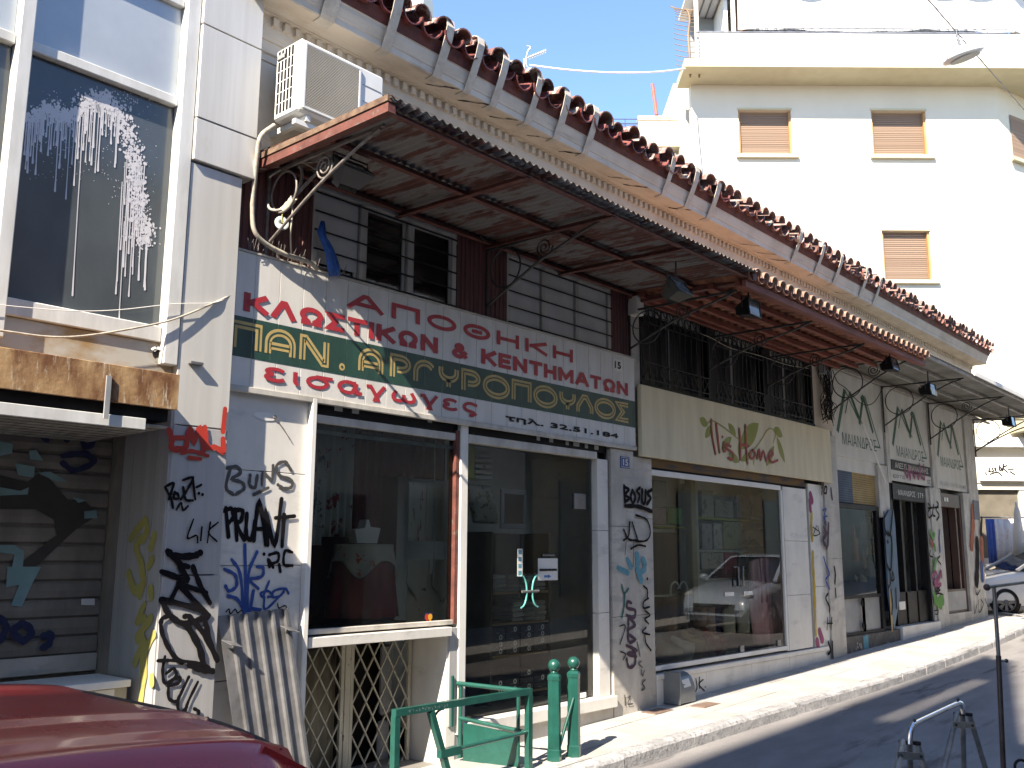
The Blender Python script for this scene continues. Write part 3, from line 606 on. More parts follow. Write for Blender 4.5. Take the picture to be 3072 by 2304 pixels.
    graffiti('graffiti', t, m_blackspray, [[(1380, 990), (1440, 970), (1400, 1100)], [(1370, 1000), (1420, 1100), (1435, 1170)], [(1440, 1060), (1470, 1050), (1480, 1090), (1440, 1090), (1450, 1040)], [(1520, 940), (1600, 920), (1560, 1010), (1500, 1100)], [(1520, 1000), (1540, 1100), (1600, 1110)], [(1600, 940), (1620, 1100)], [(1630, 1000), (1670, 980)], (0.03, [(1650, 1050)]), (0.03, [(1680, 1060)]), (0.02, [(1465, 1185), (1500, 1130), (1520, 1190), (1560, 1155)])], zz1, 0.024, yp)
    graffiti('graffiti', t, m_blackspray, [[(1605, 1265), (1555, 1420), (1630, 1400), (1640, 1460)], [(1675, 1330), (1665, 1440)], [(1745, 1290), (1720, 1460)], [(1810, 1290), (1730, 1370), (1800, 1450)]], zz1, 0.016, yp - 0.004)
    graffiti('graffiti', t, m_blackspray, [(0.06, [(1390, 1530), (1450, 1570), (1600, 1570), (1660, 1545)]), (0.05, [(1420, 1560), (1500, 1640), (1560, 1659)])], zz1, 0.05, yp - 0.004)
    graffiti('graffiti', t, m_blackspray, [(0.05, [(1330, 40), (1540, 110), (1480, 0)]), (0.045, [(1590, 0), (1650, 150), (1730, 300)]), (0.045, [(1470, 140), (1700, 215)]), (0.045, [(1470, 150), (1400, 290)]), (0.05, [(1330, 270), (1640, 350), (1720, 415), (1480, 150)]), (0.05, [(1330, 275), (1400, 400), (1530, 470), (1700, 410)]),
             (0.04, [(1400, 400), (1330, 440), (1340, 560), (1420, 720), (1500, 790)]), (0.045, [(1520, 410), (1570, 420), (1680, 560), (1790, 770)]), (0.06, [(1540, 480), (1640, 660), (1680, 830)]), (0.05, [(1690, 440), (1730, 620), (1790, 770)]), (0.03, [(1300, 775), (1480, 775), (1680, 810), (1760, 870)]), (0.05, [(1560, 810), (1660, 850), (1750, 860)])], zoom(0, 1700, 2.746), 0.05, yp - 0.003)
    graffiti('graffiti', t, m_blackspray, [[(1360, 740), (1340, 850), (1360, 960), (1450, 900), (1430, 840), (1370, 880)], [(1390, 980), (1470, 960), (1480, 910), (1400, 960), (1390, 1080), (1450, 1110), (1480, 1060)], [(1555, 910), (1470, 1100), (1480, 1200), (1540, 1160)], [(1630, 950), (1540, 1140), (1530, 1260), (1590, 1260)], [(1600, 1170), (1640, 1200), (1610, 1270)], [(1710, 1250), (1640, 1330), (1590, 1300)], (0.015, [(1390, 1260), (1430, 1250), (1440, 1290), (1480, 1240), (1500, 1300)])], zoom(0, 1700, 2.746), 0.028, yp - 0.003)
    # olive tag on the jamb
    zc = zoom(0, 1700, 2.746)
    graffiti('graffiti', t, m_olivespray, [(0.09, [(1160, 0), (1180, 130), (1110, 200), (1060, 60)]), (0.05, [(1190, 130), (1150, 250)]), (0.09, [(1240, 190), (1245, 250)]), (0.07, [(1190, 310), (1130, 450), (1190, 420)]), (0.08, [(1240, 430), (1130, 590), (1180, 600), (1110, 790)]), (0.07, [(1265, 560), (1200, 700), (1190, 900), (1150, 1150)]), (0.08, [(1250, 910), (1250, 960)]), (0.08, [(1190, 620), (1170, 780), (1180, 950)])], zc, 0.07, 3.252, 'x')
    graffiti('graffiti', t, m_olivespray, [(0.08, [(1080, 1430), (1200, 1280), (1210, 1400), (1130, 1480), (1180, 1659)]), (0.08, [(1280, 1400), (1250, 1500)]), (0.08, [(1260, 1600), (1230, 1659)])], zz1, 0.07, 3.252, 'x')
    # little bracket and hole with torn foil, wires across
    MB().bbox(3.34, 3.44, -0.16, -0.123, 2.925, 2.945, 0.003).build('cable_clip', m_galv, t)
    hb = MB()
    cc = WY(340 / 1 * 1.389, 765 * 1.389, -0.064)
    for i in range(26):
        a = random.uniform(0, 6.28); r = random.uniform(0.03, 0.055); hb.disc(cc + Vector((math.cos(a) * r, -random.uniform(0, 0.012), math.sin(a) * r)), random.uniform(0.008, 0.02), (math.cos(a) * .5, -1, math.sin(a) * .5), n=5)
    hb.build('torn_insulation', m_white, t, normals=False); MB().disc(cc + Vector((0, 0.002, 0)), 0.034, n=12).build('vent_hole', m_black, t, normals=False)
    return t
left_building()
def span_wire(name, label, pix, r, m, yp):
    pts = [WY(a, b, y) for (a, b), y in zip(pix, yp)]
    return tag(MB().tube(catmull(pts, 6), r, 6).build(name, m), label, 'cable')
span_wire('wall_cable', 'thick pale cable sagging across the splashed office window', [(-120, 985), (0, 992), (140, 1010), (250, 1008), (400, 985), (520, 958), (640, 910), (707, 878)], 0.007, m_cable, [-0.17, -0.17, -0.17, -0.17, -0.16, -0.15, -0.13, -0.11])
span_wire('wall_wire', 'thin white wire above the thick cable on the office window', [(-120, 905), (0, 915), (200, 932), (350, 930), (520, 912), (640, 908), (700, 885)], 0.0028, m_white, [-0.15] * 5 + [-0.14, -0.105])
# ================================================================== the long shop building
B_END = 22.2
def rect(x0, y0, x1, y1, yp=0.0):
    a = WY(x0, y0, yp); b = WY(x1, y1, yp); return a.x, b.x, b.z, a.z      # X0, X1, z0, z1
shop = thing('shop_building', 'long two storey shop building with moulded plaster cornice and old tiled eave', 'building', (9, 0, 0))
def shop_shell():
    t = shop
    MB().box(3.64, B_END - 0.3, 5.9, 6.2, -0.6, 5.5).build('back_wall', m_plaster, t)
    MB().box(B_END - 0.3, B_END, 0.31, 6.2, -0.6, 5.5).build('end_wall', m_plaster, t)
    MB().box(3.64, B_END, 0.0, 0.30, 4.64, 5.46).build('upper_wall', m_plaster, t)
    for xa, xb in ((3.64, 3.7), (8.76, 8.9), (14.35, 14.5)): MB().box(xa, xb, 0.31, 5.9, -0.6, 5.4).build('party_wall', m_plaster, t)
    MB().box(3.7, B_END - 0.3, 0.31, 5.9, 2.9, 3.1).build('mezzanine_floor', mat('ceiling_paint', (0.70, 0.68, 0.63), 0.8), t)
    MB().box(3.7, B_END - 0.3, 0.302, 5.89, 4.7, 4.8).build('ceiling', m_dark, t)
    # moulded cornice swept along the front and round the corner
    prof = [(0.0, 5.44), (0.012, 5.445), (0.012, 5.50), (0.03, 5.51), (0.03, 5.60), (0.042, 5.605), (0.042, 5.63), (0.05, 5.64), (0.05, 5.715), (0.055, 5.72), (0.055, 5.795), (0.10, 5.80), (0.10, 5.815), (0.125, 5.82), (0.145, 5.835), (0.295, 5.842), (0.302, 5.85), (0.302, 5.905), (0.310, 5.91), (0.315, 5.93), (0.325, 5.955), (0.335, 5.985), (0.338, 6.02), (0.345, 6.025), (0.348, 6.055), (0.0, 6.06)]
    xs = [3.64] + [5 + 1.2 * i for i in range(14)] + [B_END]
    mb = MB(); rows = []
    for i, xx in enumerate(xs):
        last = i == len(xs) - 1
        rows.append([(xx + (o if last else 0), -o, z) for o, z in prof])
    rows.append([(B_END + o, 6.2, z) for o, z in prof]); n = len(prof)
    mb.add([v for r in rows for v in r], [(i * n + k, (i + 1) * n + k, (i + 1) * n + k + 1, i * n + k + 1) for i in range(len(rows) - 1) for k in range(n - 1)])
    mb.build('cornice', m_plaster, t)
    dn = MB(); xx = 3.9
    while xx < B_END + 0.05:
        if random.random() > 0.03: dn.box(xx, xx + 0.05, -0.088, -0.055, 5.722, 5.79, 0.002)
        xx += 0.105
    tag(dn.build('dentils', m_plaster, t), kind='stuff')
    MB().box(3.66, B_END + 0.34, -0.335, 0.3, 6.062, 6.10).build('eave_slab', m_redfascia, t)
    e = MB(); e.add([(3.66, -0.348, 6.03), (B_END + .36, -0.348, 6.03), (B_END + .40, -0.395, 6.135), (3.66, -0.395, 6.135), (3.66, 0.3, 6.16), (B_END + .4, 0.3, 6.16)], [(0, 1, 2, 3), (3, 2, 5, 4)])
    e.build('eave_board', m_redfascia, t)
    r = MB(); r.box(3.66, B_END + 0.36, -0.30, 0.0, 6.165, 6.18); r.add([(3.66, -0.3, 6.2), (B_END + .3, -0.3, 6.2), (B_END + .3, 3.1, 7.15), (3.66, 3.1, 7.15), (B_END + .3, 6.4, 6.2), (3.66, 6.4, 6.2)], [(0, 1, 2, 3), (3, 2, 4, 5)])
    roof = r.build('roof', m_tile, t)
    # barrel tiles of the eave, one by one
    def barrel(rad, L, up, seg=8):
        q = MB(); vs = []
        for j, (yy, rr) in enumerate(((0, rad), (L, rad * 0.82))):
            for lay in (0, 1):
                for k in range(seg + 1):
                    a = math.pi * k / seg; rr2 = rr - (0.014 if lay else 0)
                    vs.append((math.cos(a) * rr2, yy, (math.sin(a) * rr2 * 0.95) * (1 if up else -1)))
        w = seg + 1
        fs = []
        for k in range(seg):
            fs += [(k, k + 1, 2 * w + k + 1, 2 * w + k), (w + k, 3 * w + k, 3 * w + k + 1, w + k + 1), (k, w + k, w + k + 1, k + 1)]
        q.add(vs, fs, False); me = q.mesh('barrel_tile', None); q.fix(me); return me
    covers = [barrel(0.108, 0.45, True), barrel(0.100, 0.42, True), barrel(0.116, 0.45, True)]; pans = [barrel(0.112, 0.45, False), barrel(0.118, 0.45, False)]
    greys = [c.copy() for c in covers]
    for me in covers: me.materials.append(m_tile)
    for me in greys: me.materials.append(m_tile_grey)
    gpans = [c.copy() for c in pans]
    for me in gpans: me.materials.append(m_tile)
    for me in pans: me.materials.append(m_tile_red)
    xx = 3.80; rnd = random.Random(5); sl = math.radians(13)
    while xx < B_END + 0.36:
        put((gpans if rnd.random() < (xx - 7) / 5 else pans)[rnd.randrange(2)], 'pan_tile', roof, (xx, -0.46 + rnd.uniform(-.02, .02), 6.200 + rnd.uniform(-.012, .008)), (sl, rnd.uniform(-.06, .06), rnd.uniform(-.05, .05)))
        put((greys if rnd.random() < (xx - 5.5) / 6 else covers)[rnd.randrange(3)], 'cover_tile', roof, (xx + 0.122 + rnd.uniform(-.012, .012), -0.44 + rnd.uniform(-.045, .03), 6.235 + rnd.uniform(-.012, .014)), (sl + rnd.uniform(-.05, .05), rnd.uniform(-.16, .16), rnd.uniform(-.08, .08)))
        if xx < 16: put(covers[rnd.randrange(3)], 'cover_tile', roof, (xx + 0.122, -0.12, 6.33 + rnd.uniform(-.012, .014)), (sl, rnd.uniform(-.1, .1), rnd.uniform(-.08, .08)))
        xx += 0.246
    # painted iron straps clamping the tiles
    for X in (4.25, 4.86, 5.46, 5.84, 6.20, 6.70, 7.17, 7.66, 9.20, 9.72, 10.25, 12.66, 13.45, 14.15, 15.2, 15.8):
        w = random.uniform(0.078, 0.095) * (1.5 if X < 4.5 else 1); dx = random.uniform(-0.03, 0.03)
        path = [(-0.10, 6.395), (-0.42, 6.355), (-0.468, 6.325), (-0.478, 6.255), (-0.445, 6.14), (-0.385, 6.0), (-0.318, 5.862), (-0.300, 5.836), (-0.21, 5.830)]
        c = [Vector((X + dx * (1 - i / 8), y, z)) for i, (y, z) in enumerate(path)]; s = MB()
        vs = []
        for p in c: vs += [p + Vector((-w / 2, 0, 0)), p + Vector((w / 2, 0, 0))]
        s.add(vs, [(2 * i, 2 * i + 1, 2 * i + 3, 2 * i + 2) for i in range(len(c) - 1)], False); s.build('strap', m_whitestrap, t, solid=0.007)
    # cracks and patches along the soffit
    for X in (5.5, 5.9, 6.35, 6.9, 7.4, 8.3, 8.62, 9.6, 11.4, 11.9, 12.3, 14.6):
        pts = [(X + random.uniform(-.02, .02) + 0.05 * i, -0.15 - 0.03 * i, 5.836 + 0.0005 * i - 0.004) for i in range(6)]
        ck = MB(); ck.ribbon(catmull(pts, 2), random.uniform(0.008, 0.02), (0, 0.05, -1), taper=[random.uniform(.4, 1.6) for _ in range(11)]); ck.build('crack', m_dark, t, normals=False)
shop_shell()

def wbar(mb, xa, xb, y0, y1, z0, z1): mb.box(xa, xb, y0, y1, z0, z1)
def corrugated_panel(name, parent, m, X0, X1, z0, z1, y, period=0.06, amp=0.008):
    n = max(4, int((X1 - X0) / period * 6)); mb = MB()
    def fn(u, v):
        xx = X0 + (X1 - X0) * u; ph = ((xx - X0) / period) % 1.0
        return (xx, y - (amp if ph < 0.72 else -amp * 0.4), z0 + (z1 - z0) * v)
    mb.grid(fn, n, 1, False); return mb.build(name, m, parent)
def window_group(parent, X0, X1, z0, z1, y, divs, m_fr, bars=5, fw=0.055):
    """a row of casements: frame, panes, and iron bars in front"""
    w = MB(); w.bbox(X0, X1, y - 0.03, y + 0.05, z1 - fw, z1); w.bbox(X0, X1, y - 0.03, y + 0.05, z0, z0 + fw)
    xs = [X0] + divs + [X1]
    for i, xx in enumerate(xs):
        a = xx if i == 0 else (xx - fw if i == len(xs) - 1 else xx - fw / 2); w.bbox(a, a + fw, y - 0.032, y + 0.048, z0 + fw, z1 - fw)
    fr = w.build('window', m_fr, parent)
    for a, b in zip(xs, xs[1:]):
        MB().box(a + fw * .6, b - fw * .6, y + 0.015, y + 0.02, z0 + fw * .8, z1 - fw * .8).build('pane', m_glassdark, fr)
        c = MB(); e = 0.03
        c.box(a + fw * .7, b - fw * .7, y - 0.004, y + 0.012, z1 - fw - e, z1 - fw); c.box(a + fw * .7, b - fw * .7, y - 0.004, y + 0.012, z0 + fw, z0 + fw + e)
        c.box(a + fw * .7, a + fw * .7 + e, y - 0.003, y + 0.011, z0 + fw + e, z1 - fw - e); c.box(b - fw * .7 - e, b - fw * .7, y - 0.003, y + 0.011, z0 + fw + e, z1 - fw - e)
        c.build('casement', m_fr, fr)
    for i in range(bars):
        zz = z0 + (z1 - z0) * (i + 0.8) / (bars + 0.4); MB().box(X0 + 0.01, X1 - 0.01, y - 0.055, y - 0.042, zz, zz + 0.011).build('bar', m_black, fr)
    return fr
def shop_upper():
    t = shop
    # first shop, mezzanine
    corrugated_panel('cladding_panel', t, m_brown, 3.66, 4.405, 3.6, 4.64, -0.004)
    window_group(t, 4.41, 6.05, 3.60, 4.61, 0.02, [4.93, 5.47], mat('greyed_frame', (0.52, 0.49, 0.45), 0.6, dark=(0.36, 0.335, 0.30), scale=(6, 6, 3)), 6)
    corrugated_panel('cladding_panel', t, m_brown, 6.055, 6.755, 3.6, 4.64, -0.004)
    window_group(t, 6.76, 8.52, 3.60, 4.61, 0.02, [7.33, 7.90], MATS['greyed_frame'], 6)
    corrugated_panel('cladding_panel', t, m_brown, 8.525, 8.87, 3.6, 4.64, -0.004)
    # grey sheets fixed inside the panes of the second window, and rags in the first
    for a, b in ((6.82, 7.29), (7.38, 7.86), (7.95, 8.45)): MB().box(a, b, 0.0125, 0.0145, 3.66, 4.54).build('blind', mat('grey_blind', (0.55, 0.54, 0.52), 0.8, var=0.2), t)
    MB().box(4.47, 4.89, 0.0125, 0.0145, 3.95, 4.54).build('blind', MATS['grey_blind'], t)
    for a, b in ((3.7, 8.7), (8.95, 14.3)): MB().box(a, b, 0.55, 0.56, 3.1, 4.7).build('mezzanine_dark_sheet', m_dark, t)  # near-black sheets put the dimness of the rooms into colour
    for px in (4.41, 6.76): MB().box(px, px + 1.7, -0.02, 0.30, 4.615, 4.637).build('head_trim', m_rustred, t)
    # wall between the shops at mezzanine level
    MB().box(8.875, 9.10, 0.0, 0.3, 3.0, 4.638).build('mezzanine_pier', m_marble_d, t)
    MB().box(13.86, 14.56, 0.0, 0.3, 3.58, 4.638).build('mezzanine_pier', m_plaster, t)
    # second shop, mezzanine: dark openings behind iron bars with diamond panels
    X0, X1, z0, z1 = 9.105, 13.855, 3.62, 4.60
    fr = MB(); fr.box(X0, X1, -0.02, 0.10, z0 - 0.05, z0); fr.box(X0, X1, 0.0, 0.12, z1, z1 + 0.035)
    for a, b in ((X0, X0 + 0.05), (10.68, 10.86), (12.22, 12.42), (X1 - 0.05, X1)): fr.box(a, b, -0.01, 0.10, z0, z1)
    g = fr.build('window', m_black, t)
    MB().box(X0 + .05, X1 - .05, 0.20, 0.205, z0, z1).build('pane', mat('matt_dark_pane', (0.03, 0.03, 0.032), 0.35), g)  # matt near-black sheet in place of glass
    MB().box(X0 + .06, X1 - .06, 0.105, 0.115, z1 - 0.10, z1 - 0.01).build('white_head', m_offwhite, g)
    for xx in (9.9, 11.5, 13.1): MB().box(xx, xx + 0.05, 0.12, 0.14, z0, z1 - .1).build('inner_mullion', m_grey, g)
    for a, b in ((9.16, 10.67), (10.87, 12.21), (12.43, 13.80)):
        n = 11
        for i in range(n + 1):
            xx = a + (b - a) * i / n; MB().box(xx - 0.006, xx + 0.006, -0.012, 0.0, z0, z1).build('bar', m_iron, g)
        for zz in (z0 + 0.05, z0 + 0.25, z1 - 0.25, z1 - 0.05): MB().box(a, b, -0.024, -0.013, zz - 0.006, zz + 0.006).build('bar', m_iron, g)
        d = MB(); 
        for i in range(0, n):
            xa = a + (b - a) * i / n; xb = a + (b - a) * (i + 1) / n
            for zlo in (z0 + 0.06, z1 - 0.24):
                d.beam((xa, -0.018, zlo), (xb, -0.018, zlo + 0.18), 0.008, 0.008); d.beam((xb, -0.028, zlo), (xa, -0.028, zlo + 0.18), 0.008, 0.008)
        d.build('diamond_grille', m_iron, g)
shop_upper()

# ------------------------------------------------------------------ first shop front
def shop_one():
    t = shop
    for za, zb in ((-0.4, 0.78), (0.785, 1.56), (1.565, 2.24), (2.245, 2.82)): MB().bbox(3.70, 4.435, -0.022, 0.3, za, zb, 0.003).build('marble_panel', m_marble, t)
    # white tubular post
    MB().bbox(4.437, 4.485, -0.075, 0.02, -0.3, 2.835, 0.006).build('post', m_white, t)
    MB().bbox(6.13, 6.225, -0.03, 0.10, 0.12, 2.83, 0.006).build('post', m_white, t)
    MB().box(6.085, 6.128, -0.012, 0.08, 1.05, 2.75).build('post_liner', m_rustred, t)
    # dark roller box above openings
    rb = MB().box(4.487, 8.44, 0.02, 0.13, 2.735, 2.86).build('shutter_box', m_black, t)
    for (a, b, w) in ((4.72, 2.775, .08), (4.90, 2.775, .07), (5.75, 2.79, .05), (7.25, 2.77, .05), (7.45, 2.77, .06), (7.72, 2.765, .05), (7.85, 2.765, .1), (8.05, 2.76, .05), (8.22, 2.76, .07)): MB().box(a, a + w, 0.014, 0.019, b, b + 0.045).build('torn_sticker', m_beigepanel, rb)
    # display window
    wf = MB(); wf.bbox(4.487, 6.128, 0.0, 0.06, 2.66, 2.725, .004); wf.bbox(4.487, 6.128, 0.0, 0.06, 1.045, 1.085, .004); wf.box(4.49, 6.12, 0.03, 0.05, 2.58, 2.61)
    w = wf.build('window', m_offwhite, t)
    MB().pane(4.49, 6.125, 0.03, 1.086, 2.66).build('pane', m_glass, w)
    MB().bbox(4.50, 6.02, -0.06, 0.44, 0.955, 1.03, .004).build('window_ledge', m_marble, t)
    # jamb beside the basement gate (its inner face looks left)
    MB().bbox(6.015, 6.128, -0.004, 0.46, -0.25, 0.953, .003).build('gate_jamb', m_marble, t)
    MB().box(6.13, 6.22, 0.0, 0.1, -0.2, 0.119).build('post_foot', m_grey, t)
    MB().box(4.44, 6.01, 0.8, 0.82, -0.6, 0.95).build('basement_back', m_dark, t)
    MB().bbox(6.03, 6.13, -0.02, -0.005, 0.2, 1.02, .003).build('panel_strip', m_alu_lo, t)
    # door: fixed light, leaf, threshold
    MB().bbox(6.23, 8.22, -0.02, 0.10, 2.655, 2.73, .004).build('door_head', m_offwhite, t)
    gl = MB().pane(6.228, 7.06, 0.06, 0.225, 2.65).build('glass_sidelight', m_glass, t)
    dr = MB().pane(7.066, 8.05, 0.06, 0.225, 2.20).build('glass_door', m_glass, t)
    MB().pane(7.066, 8.05, 0.06, 2.21, 2.65).build('glass_transom', m_glass, t); MB().pane(8.056, 8.218, 0.06, 0.225, 2.65).build('glass_sidelight', m_glass, t)
    MB().bbox(7.90, 8.10, 0.045, 0.083, 2.12, 2.28, .004).build('patch_fitting', m_galv, dr); MB().bbox(7.92, 8.08, 0.045, 0.083, 0.222, 0.27, .004).build('patch_fitting', m_white, dr)
    h = MB()
    for s in (-1, 1):
        cx = 7.19 + 0.0 * s; pts = [(cx - 0.02 + 0.10 * math.cos(a) * s * 0.0 + 0.13 * (1 - math.cos(a)) * 0.5 * s, 0.03, 1.30 + 0.16 * math.sin(a)) for a in [math.pi * k / 10 - math.pi / 2 for k in range(11)]]
        h.tube([(7.16 + s * (0.125 - 0.085 * abs(math.sin(a))), 0.03, 1.30 - 0.15 * math.cos(a)) for a in [math.pi * k / 12 for k in range(13)]], 0.009, 8)
    h.build('handle', mat('green_acrylic', (0.10, 0.38, 0.36), 0.15, var=0.1), dr); MB().tube([(7.05, 0.03, 1.30), (7.30, 0.03, 1.30)], 0.012, 8).build('handle_bar', m_galv, dr)
    MB().box(8.30, 8.31, 0.11, 0.97, 0.2, 2.72).build('reveal_panel', m_marble, t)
    for za, zb in ((0.215, 1.05), (1.055, 1.90), (1.905, 2.66)): MB().bbox(8.222, 8.415, -0.015, 0.1, za, zb, .003).build('marble_panel', m_marble, t)
    MB().box(8.417, 8.448, 0.03, 0.1, 0.1, 2.73).build('shutter_guide', m_dark, t)
    MB().bbox(6.23, 8.46, -0.075, 0.5, 0.10, 0.213, .006).build('door_step', m_marble, t)
    MB().box(6.25, 8.44, -0.03, 0.45, -0.25, 0.098).build('step_base', m_marble_d, t)
    # number fifteen pier
    for za, zb in ((-0.2, 1.0), (1.004, 1.95), (1.954, 2.79)): MB().bbox(8.452, 8.885, -0.035, 0.3, za, zb, .003).build('marble_panel', m_marble_d, t)
    for za, zb in ((-0.2, 1.0), (1.004, 2.05), (2.054, 2.735)): MB().bbox(8.892, 9.262, -0.028, 0.3, za, zb, .003).build('marble_panel', m_marble_d, t)
    zq = zoom(700, 1100, 2.765); ov = MB().disc(WY(*zq(272, 412), -.026), 1, n=20, sx=.105, sy=.032).build('oval_plate', m_white, t, normals=False)
    MB().tube([WY(*zq(345, 418), -.035), WY(*zq(420, 520), -.04), WY(*zq(472, 608), -.03)], .0035, 5).build('bent_wire', m_ironlit, t); MB().lathe(WY(*zq(345, 418), -.03), [(.004, 0), (.016, .002), (.016, 0)], 10, (0, -1, 0)).build('wall_eye', m_ironlit, t)
    # tags
    z1 = zoom(700, 1100, 2.765); z0 = zoom(0, 1100, 2.765)
    gs = mat('grey_spray', (0.075, 0.072, 0.072), 0.7)
    graffiti('graffiti', t, gs, [[(-20, 830), (-60, 1000), (0, 1060)], [(-50, 840), (30, 830), (60, 880), (-10, 930), (70, 960), (90, 1010), (20, 1060)], [(140, 900), (135, 980), (180, 1000), (200, 900)], [(240, 980), (250, 880), (320, 940), (330, 820)], [(480, 860), (430, 790), (360, 820), (380, 900), (480, 940), (480, 1000), (420, 1010), (370, 980)], [(170, 1060), (290, 1005)]], z1, 0.033, -0.022)
    graffiti('graffiti', t, m_blackspray, [[(-62, 1170), (-40, 1410)], [(-75, 1195), (-15, 1180), (0, 1250), (-45, 1300)], [(14, 1185), (30, 1440)], [(10, 1190), (75, 1195), (62, 1280), (25, 1305), (92, 1435)], [(112, 1220), (108, 1390), (150, 1430), (182, 1280)], [(170, 1440), (215, 1120), (272, 1475)], [(184, 1345), (258, 1345)], [(285, 1480), (272, 1200), (342, 1480), (400, 1100)], [(422, 1230), (405, 1490)], [(350, 1255), (508, 1240)]], z1, 0.042, -0.022)
    graffiti('graffiti', t, m_blackspray, [(0.035, [(255, 1555)]), [(290, 1600), (300, 1659)], [(300, 1560), (370, 1545), (370, 1610), (310, 1640)], [(490, 1540), (430, 1530), (420, 1640), (490, 1650)]], z1, 0.03, -0.022)
    graffiti('graffiti', t, m_blackspray, [[(300, 1605), (330, 1665)], [(380, 1640), (390, 1700)]], z1, 0.03, -0.022)
    z6 = zoom(600, 1700, 2.746)
    graffiti('graffiti', t, m_bluespray, [[(260, -60), (330, 60), (360, 380)], [(370, -180), (380, 380)], [(470, -120), (400, 60), (390, 380)], [(200, 20), (290, 70), (300, 160), (240, 200), (210, 160)], [(230, 240), (310, 270), (370, 370)], [(420, 100), (510, 80), (520, 10), (470, 0)], [(400, 110), (480, 180)], [(410, 380), (440, 200)], [(420, 345), (500, 355)]], z6, 0.032, -0.022)
    graffiti('graffiti', t, m_bluespray, [[(570, 120), (530, 220), (520, 250), (500, 220), (560, 200), (600, 240), (560, 250)], [(730, 220), (700, 180), (610, 200), (600, 250), (660, 240), (690, 200)], [(690, 210), (540, 350), (530, 250)]], z6, 0.024, -0.023)
    graffiti('graffiti', t, m_blackspray, [(0.012, [(640, 300), (650, 340), (700, 320), (715, 340)]), (0.012, [(215, 370), (240, 350), (250, 390), (290, 350), (310, 380), (340, 360)])], z6, 0.012, -0.023)
    zp = zoom(1300, 1100, 2.765)
    graffiti('graffiti', t, m_blackspray, [(0.05, [(1582, 985), (1590, 1125)]), (0.045, [(1588, 998), (1622, 1020), (1592, 1060), (1626, 1092), (1590, 1122)]), (0.05, [(1652, 1028), (1638, 1080), (1656, 1132), (1676, 1080), (1654, 1026)]), (0.045, [(1716, 1002), (1690, 1030), (1712, 1070), (1696, 1122)]), (0.05, [(1732, 1018), (1732, 1118), (1756, 1126), (1762, 1028)]), (0.055, [(1810, 1022), (1776, 1048), (1802, 1090), (1772, 1140)]), (0.06, [(1590, 1155), (1700, 1160), (1810, 1200)]), (0.03, [(1680, 1230), (1770, 1270), (1800, 1370), (1770, 1440), (1680, 1450)]), (0.03, [(1630, 1290), (1620, 1400), (1580, 1440)]), (0.03, [(1580, 1350), (1620, 1430), (1700, 1440)]), (0.03, [(1650, 1290), (1690, 1420)]), (0.03, [(1640, 1510), (1700, 1480), (1760, 1490)]), (0.012, [(1600, 1450), (1590, 1560)]), (0.012, [(1660, 1450), (1660, 1659)])], zp, 0.03, -0.036)
    graffiti('graffiti', t, m_cyanspray, [(0.09, [(1610, 1600), (1640, 1659)]), (0.10, [(1690, 1560), (1700, 1640)]), (0.09, [(1740, 1600), (1760, 1640)])], zp, 0.08, -0.036)
    z8 = zoom(1800, 1700, 2.746)
    graffiti('graffiti', t, m_cyanspray, [(0.08, [(150, 10), (230, 50)]), (0.10, [(310, 20), (340, 110)]), (0.08, [(370, 20), (330, 60)])], z8, 0.08, -0.036)
    graffiti('graffiti', t, m_purplespray, [[(260, 300), (230, 290), (225, 340), (290, 360), (280, 420), (220, 400)], [(235, 480), (240, 430), (290, 480), (230, 520)], [(230, 510), (240, 620), (290, 600), (240, 560)], [(220, 650), (300, 690), (230, 720), (300, 740)], [(290, 700), (290, 800), (240, 830), (220, 760)]], z8, 0.045, -0.036)
    graffiti('graffiti', t, m_blackspray, [(0.045, [(390, 100)]), [(360, 160), (390, 190), (390, 260)], [(400, 260), (360, 290), (360, 340), (410, 330)], [(370, 360), (410, 400), (370, 430), (400, 470)], [(380, 500), (350, 540), (410, 560)], [(370, 570), (380, 630), (420, 690)], (0.018, [(160, 490), (210, 490), (165, 640)]), (0.018, [(170, 700), (210, 720), (190, 770)])], z8, 0.028, -0.036)
    graffiti('graffiti', t, mat('teal_spray', (0.02, 0.13, 0.11), 0.7), [(0.035, [(180, 150), (200, 220), (235, 180)]), (0.035, [(205, 220), (200, 320), (180, 420)])], z8, 0.03, -0.038)
    graffiti('graffiti', t, gs, [[(305, 620), (320, 680), (330, 740)], [(340, 780), (320, 800), (350, 830)], [(340, 850), (350, 900), (365, 860)], [(375, 930), (350, 960), (370, 1000), (345, 1020)], (0.02, [(205, 1060), (210, 1140)]), (0.02, [(230, 1080), (250, 1070), (230, 1130), (270, 1130)])], z8, 0.022, -0.036)
shop_one()
